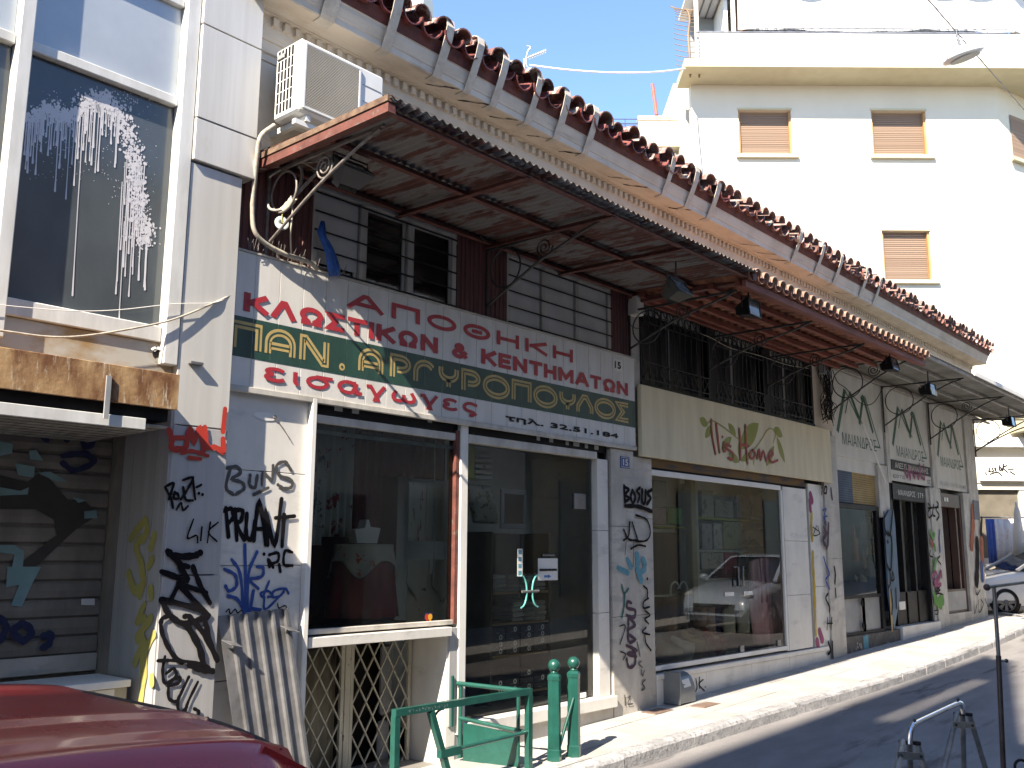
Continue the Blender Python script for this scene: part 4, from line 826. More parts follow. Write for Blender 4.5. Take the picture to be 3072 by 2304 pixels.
# ------------------------------------------------------------------ sign of the thread and embroidery store
SGY = -0.062
def sign_one():
    X0, X1, z0, z1 = 3.66, 8.895, 2.845, 3.845
    t = thing('shop_sign', 'wide white sign with red Greek lettering and a green band', 'sign', (6.3, SGY, z0))
    n = 24; w = (X1 - X0) / n
    gt, gb = 3.355, 3.055
    for i in range(n):
        a = X0 + w * i; MB().bbox(a + 0.0015, a + w - 0.0015, SGY, -0.028, z0, z1, .002).build('plank', m_signwhite, t)
        MB().box(a + 0.002, a + w - 0.002, SGY - 0.0018, SGY - 0.0003, gb, gt).build('band_piece', m_signgreen, t)
    MB().bbox(X0 - 0.01, X1 + 0.01, SGY - 0.012, -0.03, z0 - 0.045, z0 - 0.002, .003).build('lower_trim', m_offwhite, t)
    MB().bbox(X0 - 0.01, X1 + 0.01, SGY - 0.008, -0.03, z1 + 0.002, z1 + 0.02, .003).build('upper_trim', m_marble_d, t)
    za = zoom(700, 500, 2.765); zb = zoom(1400, 500, 2.765); zc = zoom(700, 1100, 2.765); zd = zoom(1300, 1100, 2.765); y = SGY - 0.003
    def fit(tl_x, tl_z, br, ztl, zbr):
        return WY(*ztl(*tl_x), y).x, WY(*zbr(*br), y).x, WY(*zbr(*br), y).z, WY(*ztl(*tl_z), y).z
    def row(body, lx, rx, z_lo, z_hi, m, bold, ll, rr):
        text('lettering', body, WY(*ll(*lx), y).x, WY(*rr(*rx), y).x, z_lo, z_hi, y, m, t, bold)
    XL = lambda Z, p: WY(*Z(*p), y).x
    zt = WY(*za(1040, 1052), y).z; zl = WY(*za(950, 1165), y).z; stroke_text('letter', 'ΑΠΟΘΗΚΗ', XL(za, (945, 1165)), XL(zb, (880, 1620)), zl, zt, y, .034, m_signred, t, .26)
    zt = WY(*za(85, 1035), y).z; zl = WY(*za(85, 1195), y).z; stroke_text('letter', 'ΚΛΩΣΤΙΚΩΝ & ΚΕΝΤΗΜΑΤΩΝ', XL(za, (80, 1195)), XL(zd, (1615, 240)), zl, zt, y, .038, m_signred, t, .13)
    zt = WY(*zc(340, 5), y).z; zl = WY(*zc(340, 130), y).z; stroke_text('letter', 'εισαγωγες', XL(zc, (245, 60)), XL(zc, (2030, 400)), zl, zt, y, .028, m_signred, t, .20)
    zt = WY(*zd(600, 405), y).z; zl = WY(*zd(1535, 600), y).z; row('τηλ. 32.51.184', (595, 420), (1535, 600), zl - 0.01, zt + 0.01, m_black, 0.0045, zd, zd)
    # inlined gold lettering on the green band
    def arc(cx, cy, rx, ry, a0, a1, n=10): return [(cx + rx * math.cos(math.radians(a0 + (a1 - a0) * i / n)), cy + ry * math.sin(math.radians(a0 + (a1 - a0) * i / n))) for i in range(n + 1)]
    G = {'Π': [[(0, 0), (0, 1), (1, 1), (1, 0)]], 'Α': [[(0, 0), (0, .5)] + arc(.5, .5, .5, .5, 180, 0, 12) + [(1, 0)], [(.1, .36), (.9, .36)]],
         'Ν': [[(0, 0), (0, 1), (.12, 1), (.88, 0), (1, 0), (1, 1)]], 'Ρ': [[(0, 0), (0, 1), (.5, 1)] + arc(.5, .7, .5, .3, 90, -90) + [(.3, .4)]],
         'Γ': [[(0, 0), (0, .5)] + arc(.55, .5, .55, .5, 180, 35)], 'Υ': [[(0, 1), (0, .75)] + arc(.5, .75, .5, .35, 180, 360) + [(1, 1)], [(.5, .38), (.5, 0)]],
         'Ο': [arc(.5, .5, .5, .5, 90, 450, 28)], 'Λ': [[(0, 0), (0, .35), (.38, .95), (.62, .95), (1, .35), (1, 0)]], 'Σ': [[(1, 1), (0, 1), (.5, .52), (0, 0), (1, 0)]]}
    L = [('Π', 45, 305, za, 1295), ('Α', 330, 580, za, 1375), ('Ν', 610, 850, za, 1420), ('Α', 1030, 1240, zc, 0), ('Ρ', 1295, 1470, zc, 0), ('Γ', 1490, 1670, zc, 0), ('Υ', 1700, 1870, zc, 0), ('Ρ', 1890, 2050, zc, 0), ('Ο', 410, 635, zd, 0), ('Π', 650, 815, zd, 0), ('Ο', 830, 1030, zd, 0), ('Υ', 1045, 1180, zd, 0), ('Λ', 1185, 1325, zd, 0), ('Ο', 1335, 1510, zd, 0), ('Σ', 1515, 1625, zd, 0)]
    zlo, zhi = gb + 0.035, gt - 0.035; sw = 0.058
    for ch, a, b, Z, _ in L:
        gold = MB(); inl = MB(); xa = WY(*Z(a, 150), y).x + sw / 2; xb = WY(*Z(b, 150), y).x - sw / 2
        for s in G[ch]:
            pts = [(xa + (xb - xa) * u, y, zlo + sw / 2 + (zhi - zlo - sw) * v) for u, v in s]
            gold.ribbon(pts, sw, cap=False); inl.ribbon([(p[0], y - 0.0012, p[2]) for p in pts], 0.012, cap=False)
        inl.build('inline', m_signgreen, gold.build('letter', m_gold, t, normals=False), normals=False)
    gold = MB(); inl = MB(); c = Vector((WY(*zc(900, 40), y).x, y, zlo + 0.03)); gold.disc(c, 0.03, n=14); inl.disc(c + Vector((0, -0.0012, 0)), 0.012, n=12)
    inl.build('inline', m_signgreen, gold.build('full_stop', m_gold, t, normals=False), normals=False)
    # little white number plate on the sign
    r = rect(1400 + 1212 / 2.765, 500 + 1590 / 2.765, 1300 + 1560 / 2.765, 1100 + 45 / 2.765, SGY)
    pl = MB().bbox(r[0], r[1], SGY - 0.008, SGY - 0.0005, r[2], r[3], .002).build('number_plate', m_white, t)
    text('numeral', '15', r[0] + .022, r[1] - .022, r[2] + .025, r[3] - .025, SGY - 0.0095, m_black, pl, 0.004)
sign_one()
def number_plate():
    a, b, c, d = rect(1300 + 1548 / 2.765, 1100 + 742 / 2.765, 1300 + 1626 / 2.765, 1100 + 848 / 2.765, -0.036)
    t = thing('house_number', 'blue enamel house number plate on the marble pier', 'number plate', ((a + b) / 2, -0.036, c))
    MB().bbox(a, b, -0.046, -0.0358, c, d, .003).build('plate', mat('enamel_blue', (0.02, 0.075, 0.27), 0.25), t)
    bd = MB(); e = 0.012
    bd.ribbon([(a + e, -0.0468, c + e), (b - e, -0.0468, c + e), (b - e, -0.0468, d - e), (a + e, -0.0468, d - e), (a + e, -0.0468, c + e)], 0.004, cap=False); bd.build('border', m_white, t, normals=False)
    text('numeral', '15', a + (b - a) * .24, b - (b - a) * .22, c + (d - c) * .22, d - (d - c) * .22, -0.047, m_white, t, 0.003)
number_plate()

# ------------------------------------------------------------------ second shop: linen shop
def shop_two():
    t = shop
    wf = MB(); wf.bbox(9.265, 12.62, 0.0, 0.06, 2.555, 2.62, .004); wf.bbox(12.60, 12.655, -0.004, 0.06, 0.36, 2.553, .004); wf.bbox(9.265, 12.60, 0.0, 0.06, 0.375, 0.43, .004)
    w = wf.build('window', m_white, t)
    for a, b in ((9.27, 10.20), (10.204, 11.32), (11.324, 12.60)): MB().pane(a, b, 0.025, 0.43, 2.555).build('pane', m_glass, w)
    for a in (11.30, 12.35): MB().box(a, a + 0.1, 0.012, 0.045, 0.44, 0.52).build('floor_clamp', m_galv, w)
    hd = MB()
    for sx in (-1, 1): hd.tube([(11.32 + sx * .12, 0.01, 1.50), (11.32 + sx * .06, -0.02, 1.50), (11.32 + sx * .06, -0.02, 1.26), (11.32 + sx * .12, 0.01, 1.26)], 0.012, 6)
    hd.build('handle', m_galv, w)
    for sx in (10.95, 11.45): MB().box(sx, sx + 0.24, 0.016, 0.022, 1.14, 1.19).build('push_plate', m_white, w)
    rb = MB().box(9.265, 13.48, 0.03, 0.14, 2.63, 2.75).build('shutter_box', mat('rusty_shutter_slat', (0.22, 0.12, 0.04), 0.6, dark=(0.10, 0.09, 0.10), scale=(2.5, 2.5, 9), thr=(0.4, 0.5)), t)
    MB().box(9.27, 13.46, 0.008, 0.028, 2.622, 2.645).build('shutter_rail', m_dark, rb)
    for za, zb in ((0.36, 1.10), (1.104, 1.85), (1.854, 2.61)): MB().bbox(12.66, 13.42, -0.008, 0.3, za, zb, .003).build('marble_panel', m_marble, t)
    MB().box(13.424, 13.49, 0.03, 0.1, 0.3, 2.62).build('shutter_guide', m_black, t)
    for za, zb in ((-0.1, 1.2), (1.204, 2.70)): MB().bbox(13.492, 14.02, -0.012, 0.3, za, zb, .003).build('marble_panel', m_marble, t)
    for za, zb in ((-0.1, 1.6), (1.604, 3.5)): MB().bbox(14.024, 14.55, -0.04, 0.3, za, zb, .003).build('marble_panel', m_marble_d, t)
    MB().bbox(9.268, 13.90, -0.045, 0.55, 0.285, 0.345, .006).build('sill', m_marble, t)
    xs = [9.27, 10.35, 11.5, 12.6, 13.88]
    for a, b in zip(xs, xs[1:]): MB().bbox(a + .002, b - .002, -0.03, 0.3, -0.2, 0.283, .003).build('plinth_panel', m_marble, t)
    z9 = zoom(1900, 1100, 2.765); z8 = zoom(1800, 1700, 2.746)
    graffiti('graffiti', t, m_magenta, [(0.16, [(1470, 1060), (1480, 1110)]), (0.10, [(1465, 1110), (1470, 1190)])], z9, 0.1, -0.014)
    graffiti('graffiti', t, m_yellowspray, [(0.09, [(1480, 1210), (1478, 1330), (1485, 1440)]), (0.08, [(1490, 1540), (1492, 1659)])], z9, 0.09, -0.014)
    graffiti('graffiti', t, m_yellowspray, [(0.10, [(1757, 0), (1765, 150), (1772, 330)]), (0.07, [(1772, 330), (1780, 560)])], z8, 0.09, -0.014)
    graffiti('graffiti', t, m_magenta, [(0.16, [(1810, 530), (1830, 600)]), (0.13, [(1790, 610), (1800, 680)])], z8, 0.12, -0.014)
    graffiti('graffiti', t, m_blackspray, [(0.03, [(1550, 960), (1565, 1010), (1580, 960)]), (0.03, [(1565, 1010), (1562, 1060)]), (0.04, [(1590, 1000), (1580, 1040), (1600, 1050), (1605, 1000), (1590, 995)]), (0.022, [(1490, 1330), (1550, 1380), (1495, 1400), (1520, 1320)]), (0.022, [(1530, 1320), (1545, 1390)])], z9, 0.03, -0.041)
    graffiti('graffiti', t, m_bluespray, [(0.03, [(1570, 1190), (1600, 1180), (1580, 1240), (1610, 1240)]), (0.04, [(1580, 1250), (1600, 1290)]), (0.05, [(1580, 1580), (1600, 1659)])], z9, 0.03, -0.041)
    graffiti('graffiti', t, m_purplespray, [(0.09, [(1580, 1330), (1600, 1380), (1575, 1440), (1605, 1500)]), (0.06, [(1620, 1300), (1615, 1480)]), (0.05, [(1590, 1290), (1600, 1310)]), (0.06, [(1640, 1010), (1650, 1100)])], z9, 0.06, -0.041)
    graffiti('graffiti', t, m_bluespray, [(0.05, [(1870, 0), (1890, 60), (1860, 110), (1890, 180)])], z8, 0.05, -0.041)
    graffiti('graffiti', t, m_blackspray, [(0.05, [(1880, 220), (1860, 260), (1890, 330), (1890, 370)]), (0.03, [(1875, 420), (1870, 520)]), (0.03, [(1910, 420), (1905, 520)]), (0.03, [(1870, 470), (1915, 465)]), (0.06, [(1880, 620), (1900, 690), (1880, 720)]), (0.05, [(1915, 620), (1920, 760)]), (0.05, [(1930, 0), (1940, 60), (1935, 140)]), (0.04, [(1940, 180), (1945, 250)])], z8, 0.05, -0.041)
    graffiti('graffiti', t, m_blackspray, [(0.02, [(790, 920), (800, 1000), (770, 1040), (745, 1000)]), (0.02, [(820, 910), (820, 1000)]), (0.02, [(850, 930), (815, 970), (860, 1020)]), (0.025, [(868, 990)])], z8, 0.02, -0.031)
shop_two()
def sign_two():
    X0, X1, z0, z1 = 8.966, 14.20, 2.745, 3.56; y = -0.10
    t = thing('shop_sign', 'plain cream sign with handwritten red name and olive leaves', 'sign', (11.5, y, z0))
    MB().bbox(X0, X1, y, -0.042, z0, z1, .004).build('panel', m_cream, t)
    Z = zoom(1900, 1100, 2.765); P = lambda p, e=0.002: WY(*Z(*p), y - e)
    lf = MB()
    def leaf(a, b, wd, e=0.002):
        A_ = P(a, e); B_ = P(b, e); d = B_ - A_; n = Vector((0, -1, 0)).cross(d).normalized(); L = d.length; pts = []
        for k in range(9): s = k / 8; pts.append(A_ + d * s + n * wd * math.sin(math.pi * s) ** 0.8)
        for k in range(7, 0, -1): s = k / 8; pts.append(A_ + d * s - n * wd * math.sin(math.pi * s) ** 0.8)
        lf.poly(pts)
    for i, (a, b, w) in enumerate([((548, 432), (618, 485), .06), ((650, 490), (595, 590), .055), ((787, 470), (852, 570), .055), ((815, 585), (730, 685), .06), ((1040, 470), (880, 680), .13), ((880, 620), (885, 760), .05), ((1168, 510), (1238, 577), .07), ((1190, 580), (1258, 800), .06), ((1168, 655), (1105, 825), .06), ((880, 790), (790, 720), .06), ((990, 720), (890, 780), .05)]): leaf(a, b, w, 0.002 + i * .0003)
    for i, st in enumerate([[(600, 480), (660, 450), (760, 510), (870, 600)], [(1000, 690), (1060, 610), (1110, 530), (1150, 515), (1180, 560), (1160, 630)], [(1060, 760), (1010, 740), (1000, 810)]]): lf.ribbon(catmull([P(p, .0055 + i * .0003) for p in st], 5), 0.018)
    lf.build('leaf_motif', m_leaf, t, normals=False)
    ST = [(.036, [(650, 440), (655, 560), (685, 720)]), (.036, [(690, 475), (705, 600), (718, 708)]), (.034, [(742, 580)]), (.032, [(752, 625), (750, 690), (765, 700)]), (.032, [(810, 660), (780, 640), (770, 670), (830, 720), (820, 770), (790, 755)]), (.038, [(882, 515), (890, 640), (890, 765)]), (.032, [(890, 645), (960, 655)]), (.038, [(932, 485), (938, 640), (950, 800)]), (.034, [(990, 690), (965, 730), (990, 760), (1015, 720), (990, 690)]), (.034, [(1030, 760), (1045, 690), (1060, 770), (1080, 700), (1105, 780)]), (.034, [(1110, 760), (1160, 730), (1150, 700), (1125, 740), (1150, 790), (1200, 775)])]
    dk = MB(); rdm = MB()
    for i, (w, s) in enumerate(ST):
        for mb, dx, e in ((dk, -4, .007), (rdm, 0, .009)):
            pts = [P((a + dx, b + 3 * (dx != 0)), e + i * .0002) for a, b in s]
            if len(pts) == 1: mb.disc(pts[0], w / 2)
            else: mb.ribbon(catmull(pts, 5), w)
    dk.build('lettering_shadow', m_logodark, t, normals=False); rdm.build('lettering', m_logored, t, normals=False)
sign_two()

# ------------------------------------------------------------------ third shop: haberdashery at the corner
def shop_three():
    t = shop
    MB().box(14.56, 22.19, 0.06, 0.29, 3.0, 4.638).build('fascia_wall', m_beigepanel, t)
    for a, b, lo in ((16.86, 17.02, -0.1), (19.28, 19.52, -0.1), (21.55, 22.2, -0.1)):
        MB().bbox(a, b, 0.0, 0.30, 2.92 if a < 17.5 else lo, 4.636, .004).build('pier', m_offwhite, t)
    MB().bbox(16.42, 16.9, 0.012, 0.30, 2.3, 3.2, .004).build('pier', m_offwhite, t)
    MB().bbox(19.0, 19.62, -0.006, 0.29, 0.0, 2.95, .004).build('pier', m_offwhite, t)
    MB().bbox(21.1, 21.56, 0.004, 0.29, 0.1, 2.95, .004).build('pier', m_offwhite, t)
    # first bay: shutter half down, painted blue and yellow
    sh = MB().box(14.56, 16.42, 0.09, 0.12, 2.48, 3.2).build('roller_shutter', m_dark, t)
    sl = MB(); sl.box(0, 1, -0.010, 0, 0.003, 0.034); 
    mblue = mat('shutter_blue', (0.055, 0.10, 0.17), 0.6, var=0.4); myel = mat('shutter_yellow', (0.42, 0.29, 0.11), 0.6, var=0.35)
    ma = sl.mesh('slat_blue', mblue); mb_ = sl.mesh('slat_yellow', myel); z = 2.49
    while z < 3.16:
        put(ma, 'slat', sh, (14.57, 0.09, z), (0, 0, 0), (0.85, 1, 1)); put(mb_, 'slat', sh, (15.43, 0.09, z), (0, 0, 0), (0.98, 1, 1)); z += 0.037
    w = MB(); w.box(14.56, 16.42, 0.04, 0.12, 2.40, 2.475); w.box(14.56, 14.64, 0.04, 0.12, 0.42, 2.40); w.box(16.30, 16.42, 0.04, 0.12, 0.42, 2.40); w.box(14.64, 16.30, 0.04, 0.12, 0.98, 1.03); w.box(14.64, 16.3, 0.04, 0.12, 0.42, 0.46)
    g = w.build('window', m_black, t); MB().pane(14.64, 16.30, 0.07, 1.03, 2.40).build('pane', m_glass, g); MB().box(14.64, 16.30, 0.08, 0.1, 0.46, 0.98).build('lower_panel', m_grey, g)
    br = MB()
    for k in range(3): br.beam((15.47, 0.03, 0.46), (15.47, 0.03, 0.98), 0.05, 0.03, (0, 1, 0))
    for zz in (0.9, 0.55): br.sphere((15.47, 0.035, zz), 0.07, 8, 6, (1.3, .25, 1))
    br.build('iron_ornament', m_black, g)
    MB().box(14.56, 16.95, 0.0, 0.29, 0.0, 0.418).build('plinth', mat('flaking_plinth', (0.13, 0.12, 0.115), 0.8, dark=(0.07, 0.065, 0.06), second=(0.38, 0.36, 0.33), s2=(6, 6, 6), t2=(0.58, 0.62), scale=(5, 5, 5)), t)
    MB().box(15.3, 15.5, -0.006, 0.0, 0.2, 0.40).build('blue_patch', m_cyanspray, t)
    # blue sheet leaning on the pier
    bl = MB(); bl.poly([(16.46, -0.03, 2.25), (16.7, -0.03, 2.42), (16.92, -0.03, 2.45), (16.96, -0.03, 2.2), (16.96, -0.03, 0.95), (16.6, -0.03, 0.42), (16.46, -0.03, 1.0)], (0, 0.03, 0))
    bp = bl.build('painted_board', mat('dull_blue_board', (0.085, 0.16, 0.24), 0.6, dark=(0.06, 0.11, 0.17), scale=(4, 4, 2)), t)
    MB().poly([(16.46, -0.034, 1.3), (16.50, -0.034, 1.2), (16.55, -0.034, 0.6), (16.52, -0.034, 0.4), (16.46, -0.034, 0.40)]).build('yellow_edge', myel, bp, normals=False)
    Zt = zoom(2560, 1500, 4.15)
    graffiti('graffiti', bp, m_blackspray, [(.06, [(380, 150), (400, 380), (460, 420), (490, 130)]), (.06, [(400, 420), (390, 520), (420, 800), (470, 850), (480, 500), (430, 400)]), (.09, [(430, 520)]), (.04, [(450, 870), (470, 1000), (440, 1100)]), (.04, [(490, 890), (510, 980), (480, 1000), (490, 900)]), (.05, [(470, 1120), (490, 1300), (480, 1420)]), (.05, [(530, 1100), (540, 1350)])], Zt, .05, -0.034)
    # second bay: door
    w = MB(); w.box(17.03, 17.12, 0.05, 0.2, 0.46, 2.92); w.box(18.78, 18.86, 0.05, 0.2, 0.46, 2.92); w.box(17.12, 18.78, 0.03, 0.2, 2.64, 2.92); w.box(17.62, 17.72, 0.1, 0.2, 0.46, 2.64); w.box(18.2, 18.28, 0.1, 0.2, 0.46, 2.64); w.box(17.12, 18.78, 0.1, 0.18, 0.46, 1.02)
    d = w.build('door', m_black, t); MB().pane(17.12, 18.78, 0.21, 1.02, 2.64).build('pane', m_glass, d)
    text('lettering', '· ΜΑΙΑΝΔΡΟΣ · 3 7 9', 17.3, 18.7, 2.72, 2.82, 0.028, m_white, d, 0.0)
    MB().bbox(18.86, 18.99, 0.02, 0.29, 0.46, 2.92, .004).build('door_jamb', m_offwhite, t)
    MB().bbox(16.97, 18.99, -0.04, 0.5, 0.15, 0.455, .004).build('door_step', m_marble, t)
    MB().box(17.25, 17.55, 0.09, 0.098, 0.72, 0.86).build('notice', m_white, d)
    # third bay: window
    w = MB(); w.box(19.63, 19.70, 0.06, 0.2, 0.55, 2.88); w.box(20.95, 21.09, 0.06, 0.2, 0.55, 2.88); w.box(19.70, 20.95, 0.04, 0.2, 2.62, 2.88); w.box(19.70, 20.95, 0.06, 0.2, 0.55, 1.0); w.box(20.72, 20.80, 0.07, 0.2, 1.0, 2.62)
    g = w.build('window', mat('brown_frame', (0.075, 0.035, 0.025), 0.5), t); MB().pane(19.70, 20.95, 0.21, 1.0, 2.62).build('pane', m_glass, g); MB().box(19.72, 20.93, 0.045, 0.055, 0.6, 0.96).build('lower_panel', m_grey, g)
    for a in (19.95, 20.1): MB().box(a, a + .1, 0.03, 0.038, 2.72, 2.80).build('sticker', m_white, g)
    MB().box(19.62, 21.1, 0.0, 0.29, 0.1, 0.548).build('plinth', m_marble_d, t)
    # tags on the piers
    graffiti('graffiti', t, m_blackspray, [(.05, [(930, 40), (960, 90), (930, 150), (940, 220), (980, 190)]), (.05, [(1000, 60), (990, 180), (1020, 200)]), (.05, [(1040, 20), (1060, 60), (1030, 120), (1070, 190), (1040, 250)]), (.05, [(930, 100), (1060, 90)]), (.04, [(960, 630), (950, 690), (990, 710)]), (.04, [(1080, 700), (1050, 740), (1090, 800)]), (.04, [(1030, 1080), (1080, 1120), (1030, 1140), (1080, 1070)]), (.04, [(1010, 1190), (1060, 1160), (1120, 1180)]), (.03, [(1010, 1380), (1060, 1370), (1050, 1420), (1020, 1420)])], Zt, .05, -0.007)
    graffiti('graffiti', t, m_greenspray, [(.12, [(960, 390), (990, 470), (1010, 420)]), (.10, [(1010, 560), (1020, 620)]), (.12, [(1030, 740), (1010, 860)]), (.10, [(980, 770)]), (.13, [(1000, 1160), (1010, 1180)]), (.25, [(1030, 1250), (1080, 1290), (1110, 1250)]), (.2, [(1090, 1230), (1090, 1320)])], Zt, .1, -0.010)
    graffiti('graffiti', t, m_magenta, [(.09, [(980, 970), (1030, 900), (1060, 980), (1090, 890), (1100, 960)]), (.09, [(1010, 1020), (1070, 980), (1020, 1060), (1090, 1050)])], Zt, .08, -0.012)
    graffiti('graffiti', t, mat('orange_spray', (0.42, 0.10, 0.035), 0.7), [(.13, [(970, 510), (990, 560)]), (.30, [(1490, 110), (1490, 350), (1475, 580)]), (.3, [(1600, 520), (1610, 780)])], Zt, .12, -0.006)
    graffiti('graffiti', t, m_bluespray, [(.09, [(1075, 380), (1070, 480), (1080, 640)]), (.2, [(1600, 800), (1610, 980)])], Zt, .08, -0.008)
    graffiti('graffiti', t, m_blackspray, [(.28, [(1545, 500), (1550, 760), (1540, 1040)]), (.14, [(1600, 230), (1590, 420)]), (.04, [(1510, 1090), (1540, 1180), (1580, 1120)]), (.035, [(1500, 1260), (1510, 1410), (1540, 1300)]), (.035, [(1560, 1250), (1570, 1400), (1620, 1300), (1590, 1240)]), (.035, [(1640, 1230), (1680, 1330)])], Zt, .05, -0.014)
    MB().box(21.72, 22.1, -0.02, 0.0, 2.42, 2.82).build('notice_board', mat('slate_blue', (0.11, 0.13, 0.17), 0.6), t)
    # three sign panels
    y = 0.035; zz = zoom(2400, 1000, 3.29)
    info = [((14.60, 16.82), (480, 590), (390, 1000), (795, 1095), (640, 620)), ((17.06, 19.24), (985, 675), (915, 1060), (1243, 1155), (1120, 715)), ((19.56, 21.52), (1450, 860), (1390, 1260), (1695, 1330), (1570, 890))]
    lab = ['pale panel with green zigzag emblem above the half lowered blue and yellow shutter', 'pale panel with green zigzag emblem above a black name strip', 'pale panel with green zigzag emblem by the street corner']
    for k, ((xa, xb), *_r) in enumerate(info):
        s = thing('shop_sign', lab[k], 'sign', ((xa + xb) / 2, y, 3.0))
        lo = 3.22 if k == 0 else 2.97; MB().bbox(xa, xb, y, 0.058, lo, 4.62, .003).build('panel', m_beigepanel, s)
        mb = MB(); zt = 4.34; zl = 3.62; mx = xa + (xb - xa) * 0.10; sx = (xb - xa) * 0.8; q = lambda u, v, e=0: (mx + sx * u, y - 0.002 - e, zl + (zt - zl) * v)
        mb.ribbon([q(0.0, -0.02), q(.22, 1)], .10, cap=False); mb.ribbon([q(.22, 1, .0004), q(.50, .42, .0004)], .03, cap=False); mb.ribbon([q(.33, .98, .0008), q(.55, .36, .0008)], .085, cap=False)
        mb.ribbon([q(.20, .45, .0012), q(.33, .98, .0012)], .03, cap=False); mb.ribbon([q(.33, .98, .0016), q(.60, .30, .0016)], .03, cap=False); mb.ribbon([q(.53, .28, .002), q(.66, .98, .002)], .08, cap=False)
        mb.ribbon([q(.60, .9, .0024), q(.66, 1.0, .0024)], .05, cap=False); mb.ribbon([q(.66, .98, .0028), q(.86, .16, .0028)], .075, cap=False); mb.ribbon([q(.70, 1.0, .0032), q(1.02, -.16, .0032), q(.86, -.17, .0032)], .03, cap=False)
        mb.build('emblem', m_dgreen, s, normals=False)
        text('lettering', 'ΜΑΙΑΝΔΡΟΣ', mx + sx * .10, mx + sx * .93, zl - .20, zl + 0.0, y - 0.002, m_dgreen, s, 0.0)
        if k == 1:
            st = MB().box(xa + .05, xb - .03, y - 0.012, y - 0.001, 3.16, 3.34).build('name_strip', m_black, s)
            text('lettering', 'ΑΛΕΞ Π. ΒΛΑΧΑΛΑΝΗΣ', xa + .22, xb - .18, 3.20, 3.30, y - 0.014, m_beigepanel, st, 0.003)
            text('lettering', 'κρόσσια', xa + .12, xa + .72, 3.0, 3.11, y - 0.002, m_black, s, 0.0); text('lettering', 'ες', xb - .22, xb - .06, 3.0, 3.09, y - 0.002, m_black, s, 0.0)
            graffiti('graffiti', s, m_magenta, [(.06, [(1030, 1340), (1060, 1420), (1070, 1330), (1090, 1440), (1100, 1330), (1130, 1430), (1140, 1340), (1170, 1440), (1180, 1290), (1200, 1430)]), (.05, [(1060, 1290), (1080, 1330)]), (.06, [(1190, 1400), (1230, 1440), (1220, 1300)])], zz, .05, y - .012)
        if k == 2:
            text('lettering', 'είδη μόδας, δαντέλλες, κουμπιά', xa + .2, xb - .1, 3.02, 3.13, y - 0.002, m_grey, s, 0.0)
shop_three()
# ================================================================== canopies over the pavement
def spiral(c, r0, turns, n=28, start=0.0, s=1):
    """scroll in the plane across the pavement (y,z)"""
    return [(c[0], c[1] + s * r0 * (1 - 0.85 * k / n) * math.cos(start + turns * 2 * math.pi * k / n), c[2] + r0 * (1 - 0.85 * k / n) * math.sin(start + turns * 2 * math.pi * k / n)) for k in range(n + 1)]
def bracket(parent, X, zw, zf, yf, m, ring=0.19):
    """wrought iron bracket: top bar, diagonal stay, ring and scroll"""
    mb = MB(); mb.beam((X, -0.02, zf - 0.02), (X, yf, zf - 0.02), 0.022, 0.022)
    mb.beam((X, -0.015, zw - 0.12), (X, -0.015, zf), 0.022, 0.022, (0, 1, 0))
    st = catmull([(X, -0.02, zw), (X, yf * 0.45, zw + (zf - zw) * 0.52), (X, yf * 0.8, zf - 0.10), (X, yf * 0.97, zf - 0.035)], 5); mb.tube(st, 0.013, 6)
    rc = (X, -0.06 - ring, zf - 0.05 - ring); mb.tube([(X, rc[1] + ring * math.cos(2 * math.pi * k / 24), rc[2] + ring * math.sin(2 * math.pi * k / 24)) for k in range(24)], 0.009, 6, closed=True)
    mb.tube(spiral((X, yf * 0.52, zf - 0.14), 0.10, 2.2, 30, math.pi), 0.008, 6)
    return mb.build('bracket', m, parent)
def floodlight(label, X, y, z, tilt=0.5, body=m_black):
    t = thing('floodlight', label, 'floodlight', (X, y, z), 'floodlights hanging under the canopies')
    ct, st = math.cos(tilt), math.sin(tilt)
    def q(a, b, c): return (X + a, y + b * ct + c * st, z - b * st + c * ct)
    mb = MB(); F = [q(a, -0.06, c) for a, c in ((-.14, -.10), (.14, -.10), (.14, .10), (-.14, .10))]; K = [q(a, 0.08, c) for a, c in ((-.09, -.06), (.09, -.06), (.09, .06), (-.09, .06))]
    mb.add(F + K, [(0, 1, 2, 3), (7, 6, 5, 4), (0, 4, 5, 1), (1, 5, 6, 2), (2, 6, 7, 3), (3, 7, 4, 0)])
    mb.build('housing', body, t)
    MB().add([q(a, -0.065, c) for a, c in ((-.12, -.08), (.12, -.08), (.12, .08), (-.12, .08))], [(0, 1, 2, 3)]).build('lens', mat('flood_glass', (0.10, 0.13, 0.14), 0.1, spec=0.8), t, normals=False)
    fr = MB(); c4 = [q(a, -0.068, c) for a, c in ((-.13, -.09), (.13, -.09), (.13, .09), (-.13, .09))]
    fr.tube(c4, 0.008, 4, closed=True); fr.build('bezel', m_iron, t)
    yk = MB(); yk.tube([(X - .16, y, z), (X - .16, y, z + .12), (X + .16, y, z + .12), (X + .16, y, z)], 0.008, 6); yk.tube([(X, y, z + .12), (X, y, z + .30)], 0.01, 6); yk.build('yoke', m_iron, t)
    fn = MB()
    for k in range(6): fn.add([q(-.08 + .032 * k, 0.08, -.05), q(-.08 + .032 * k, 0.12, -.05), q(-.08 + .032 * k, 0.12, .05), q(-.08 + .032 * k, 0.08, .05)], [(0, 1, 2, 3)])
    fn.build('cooling_fin', body, t, solid=0.004)
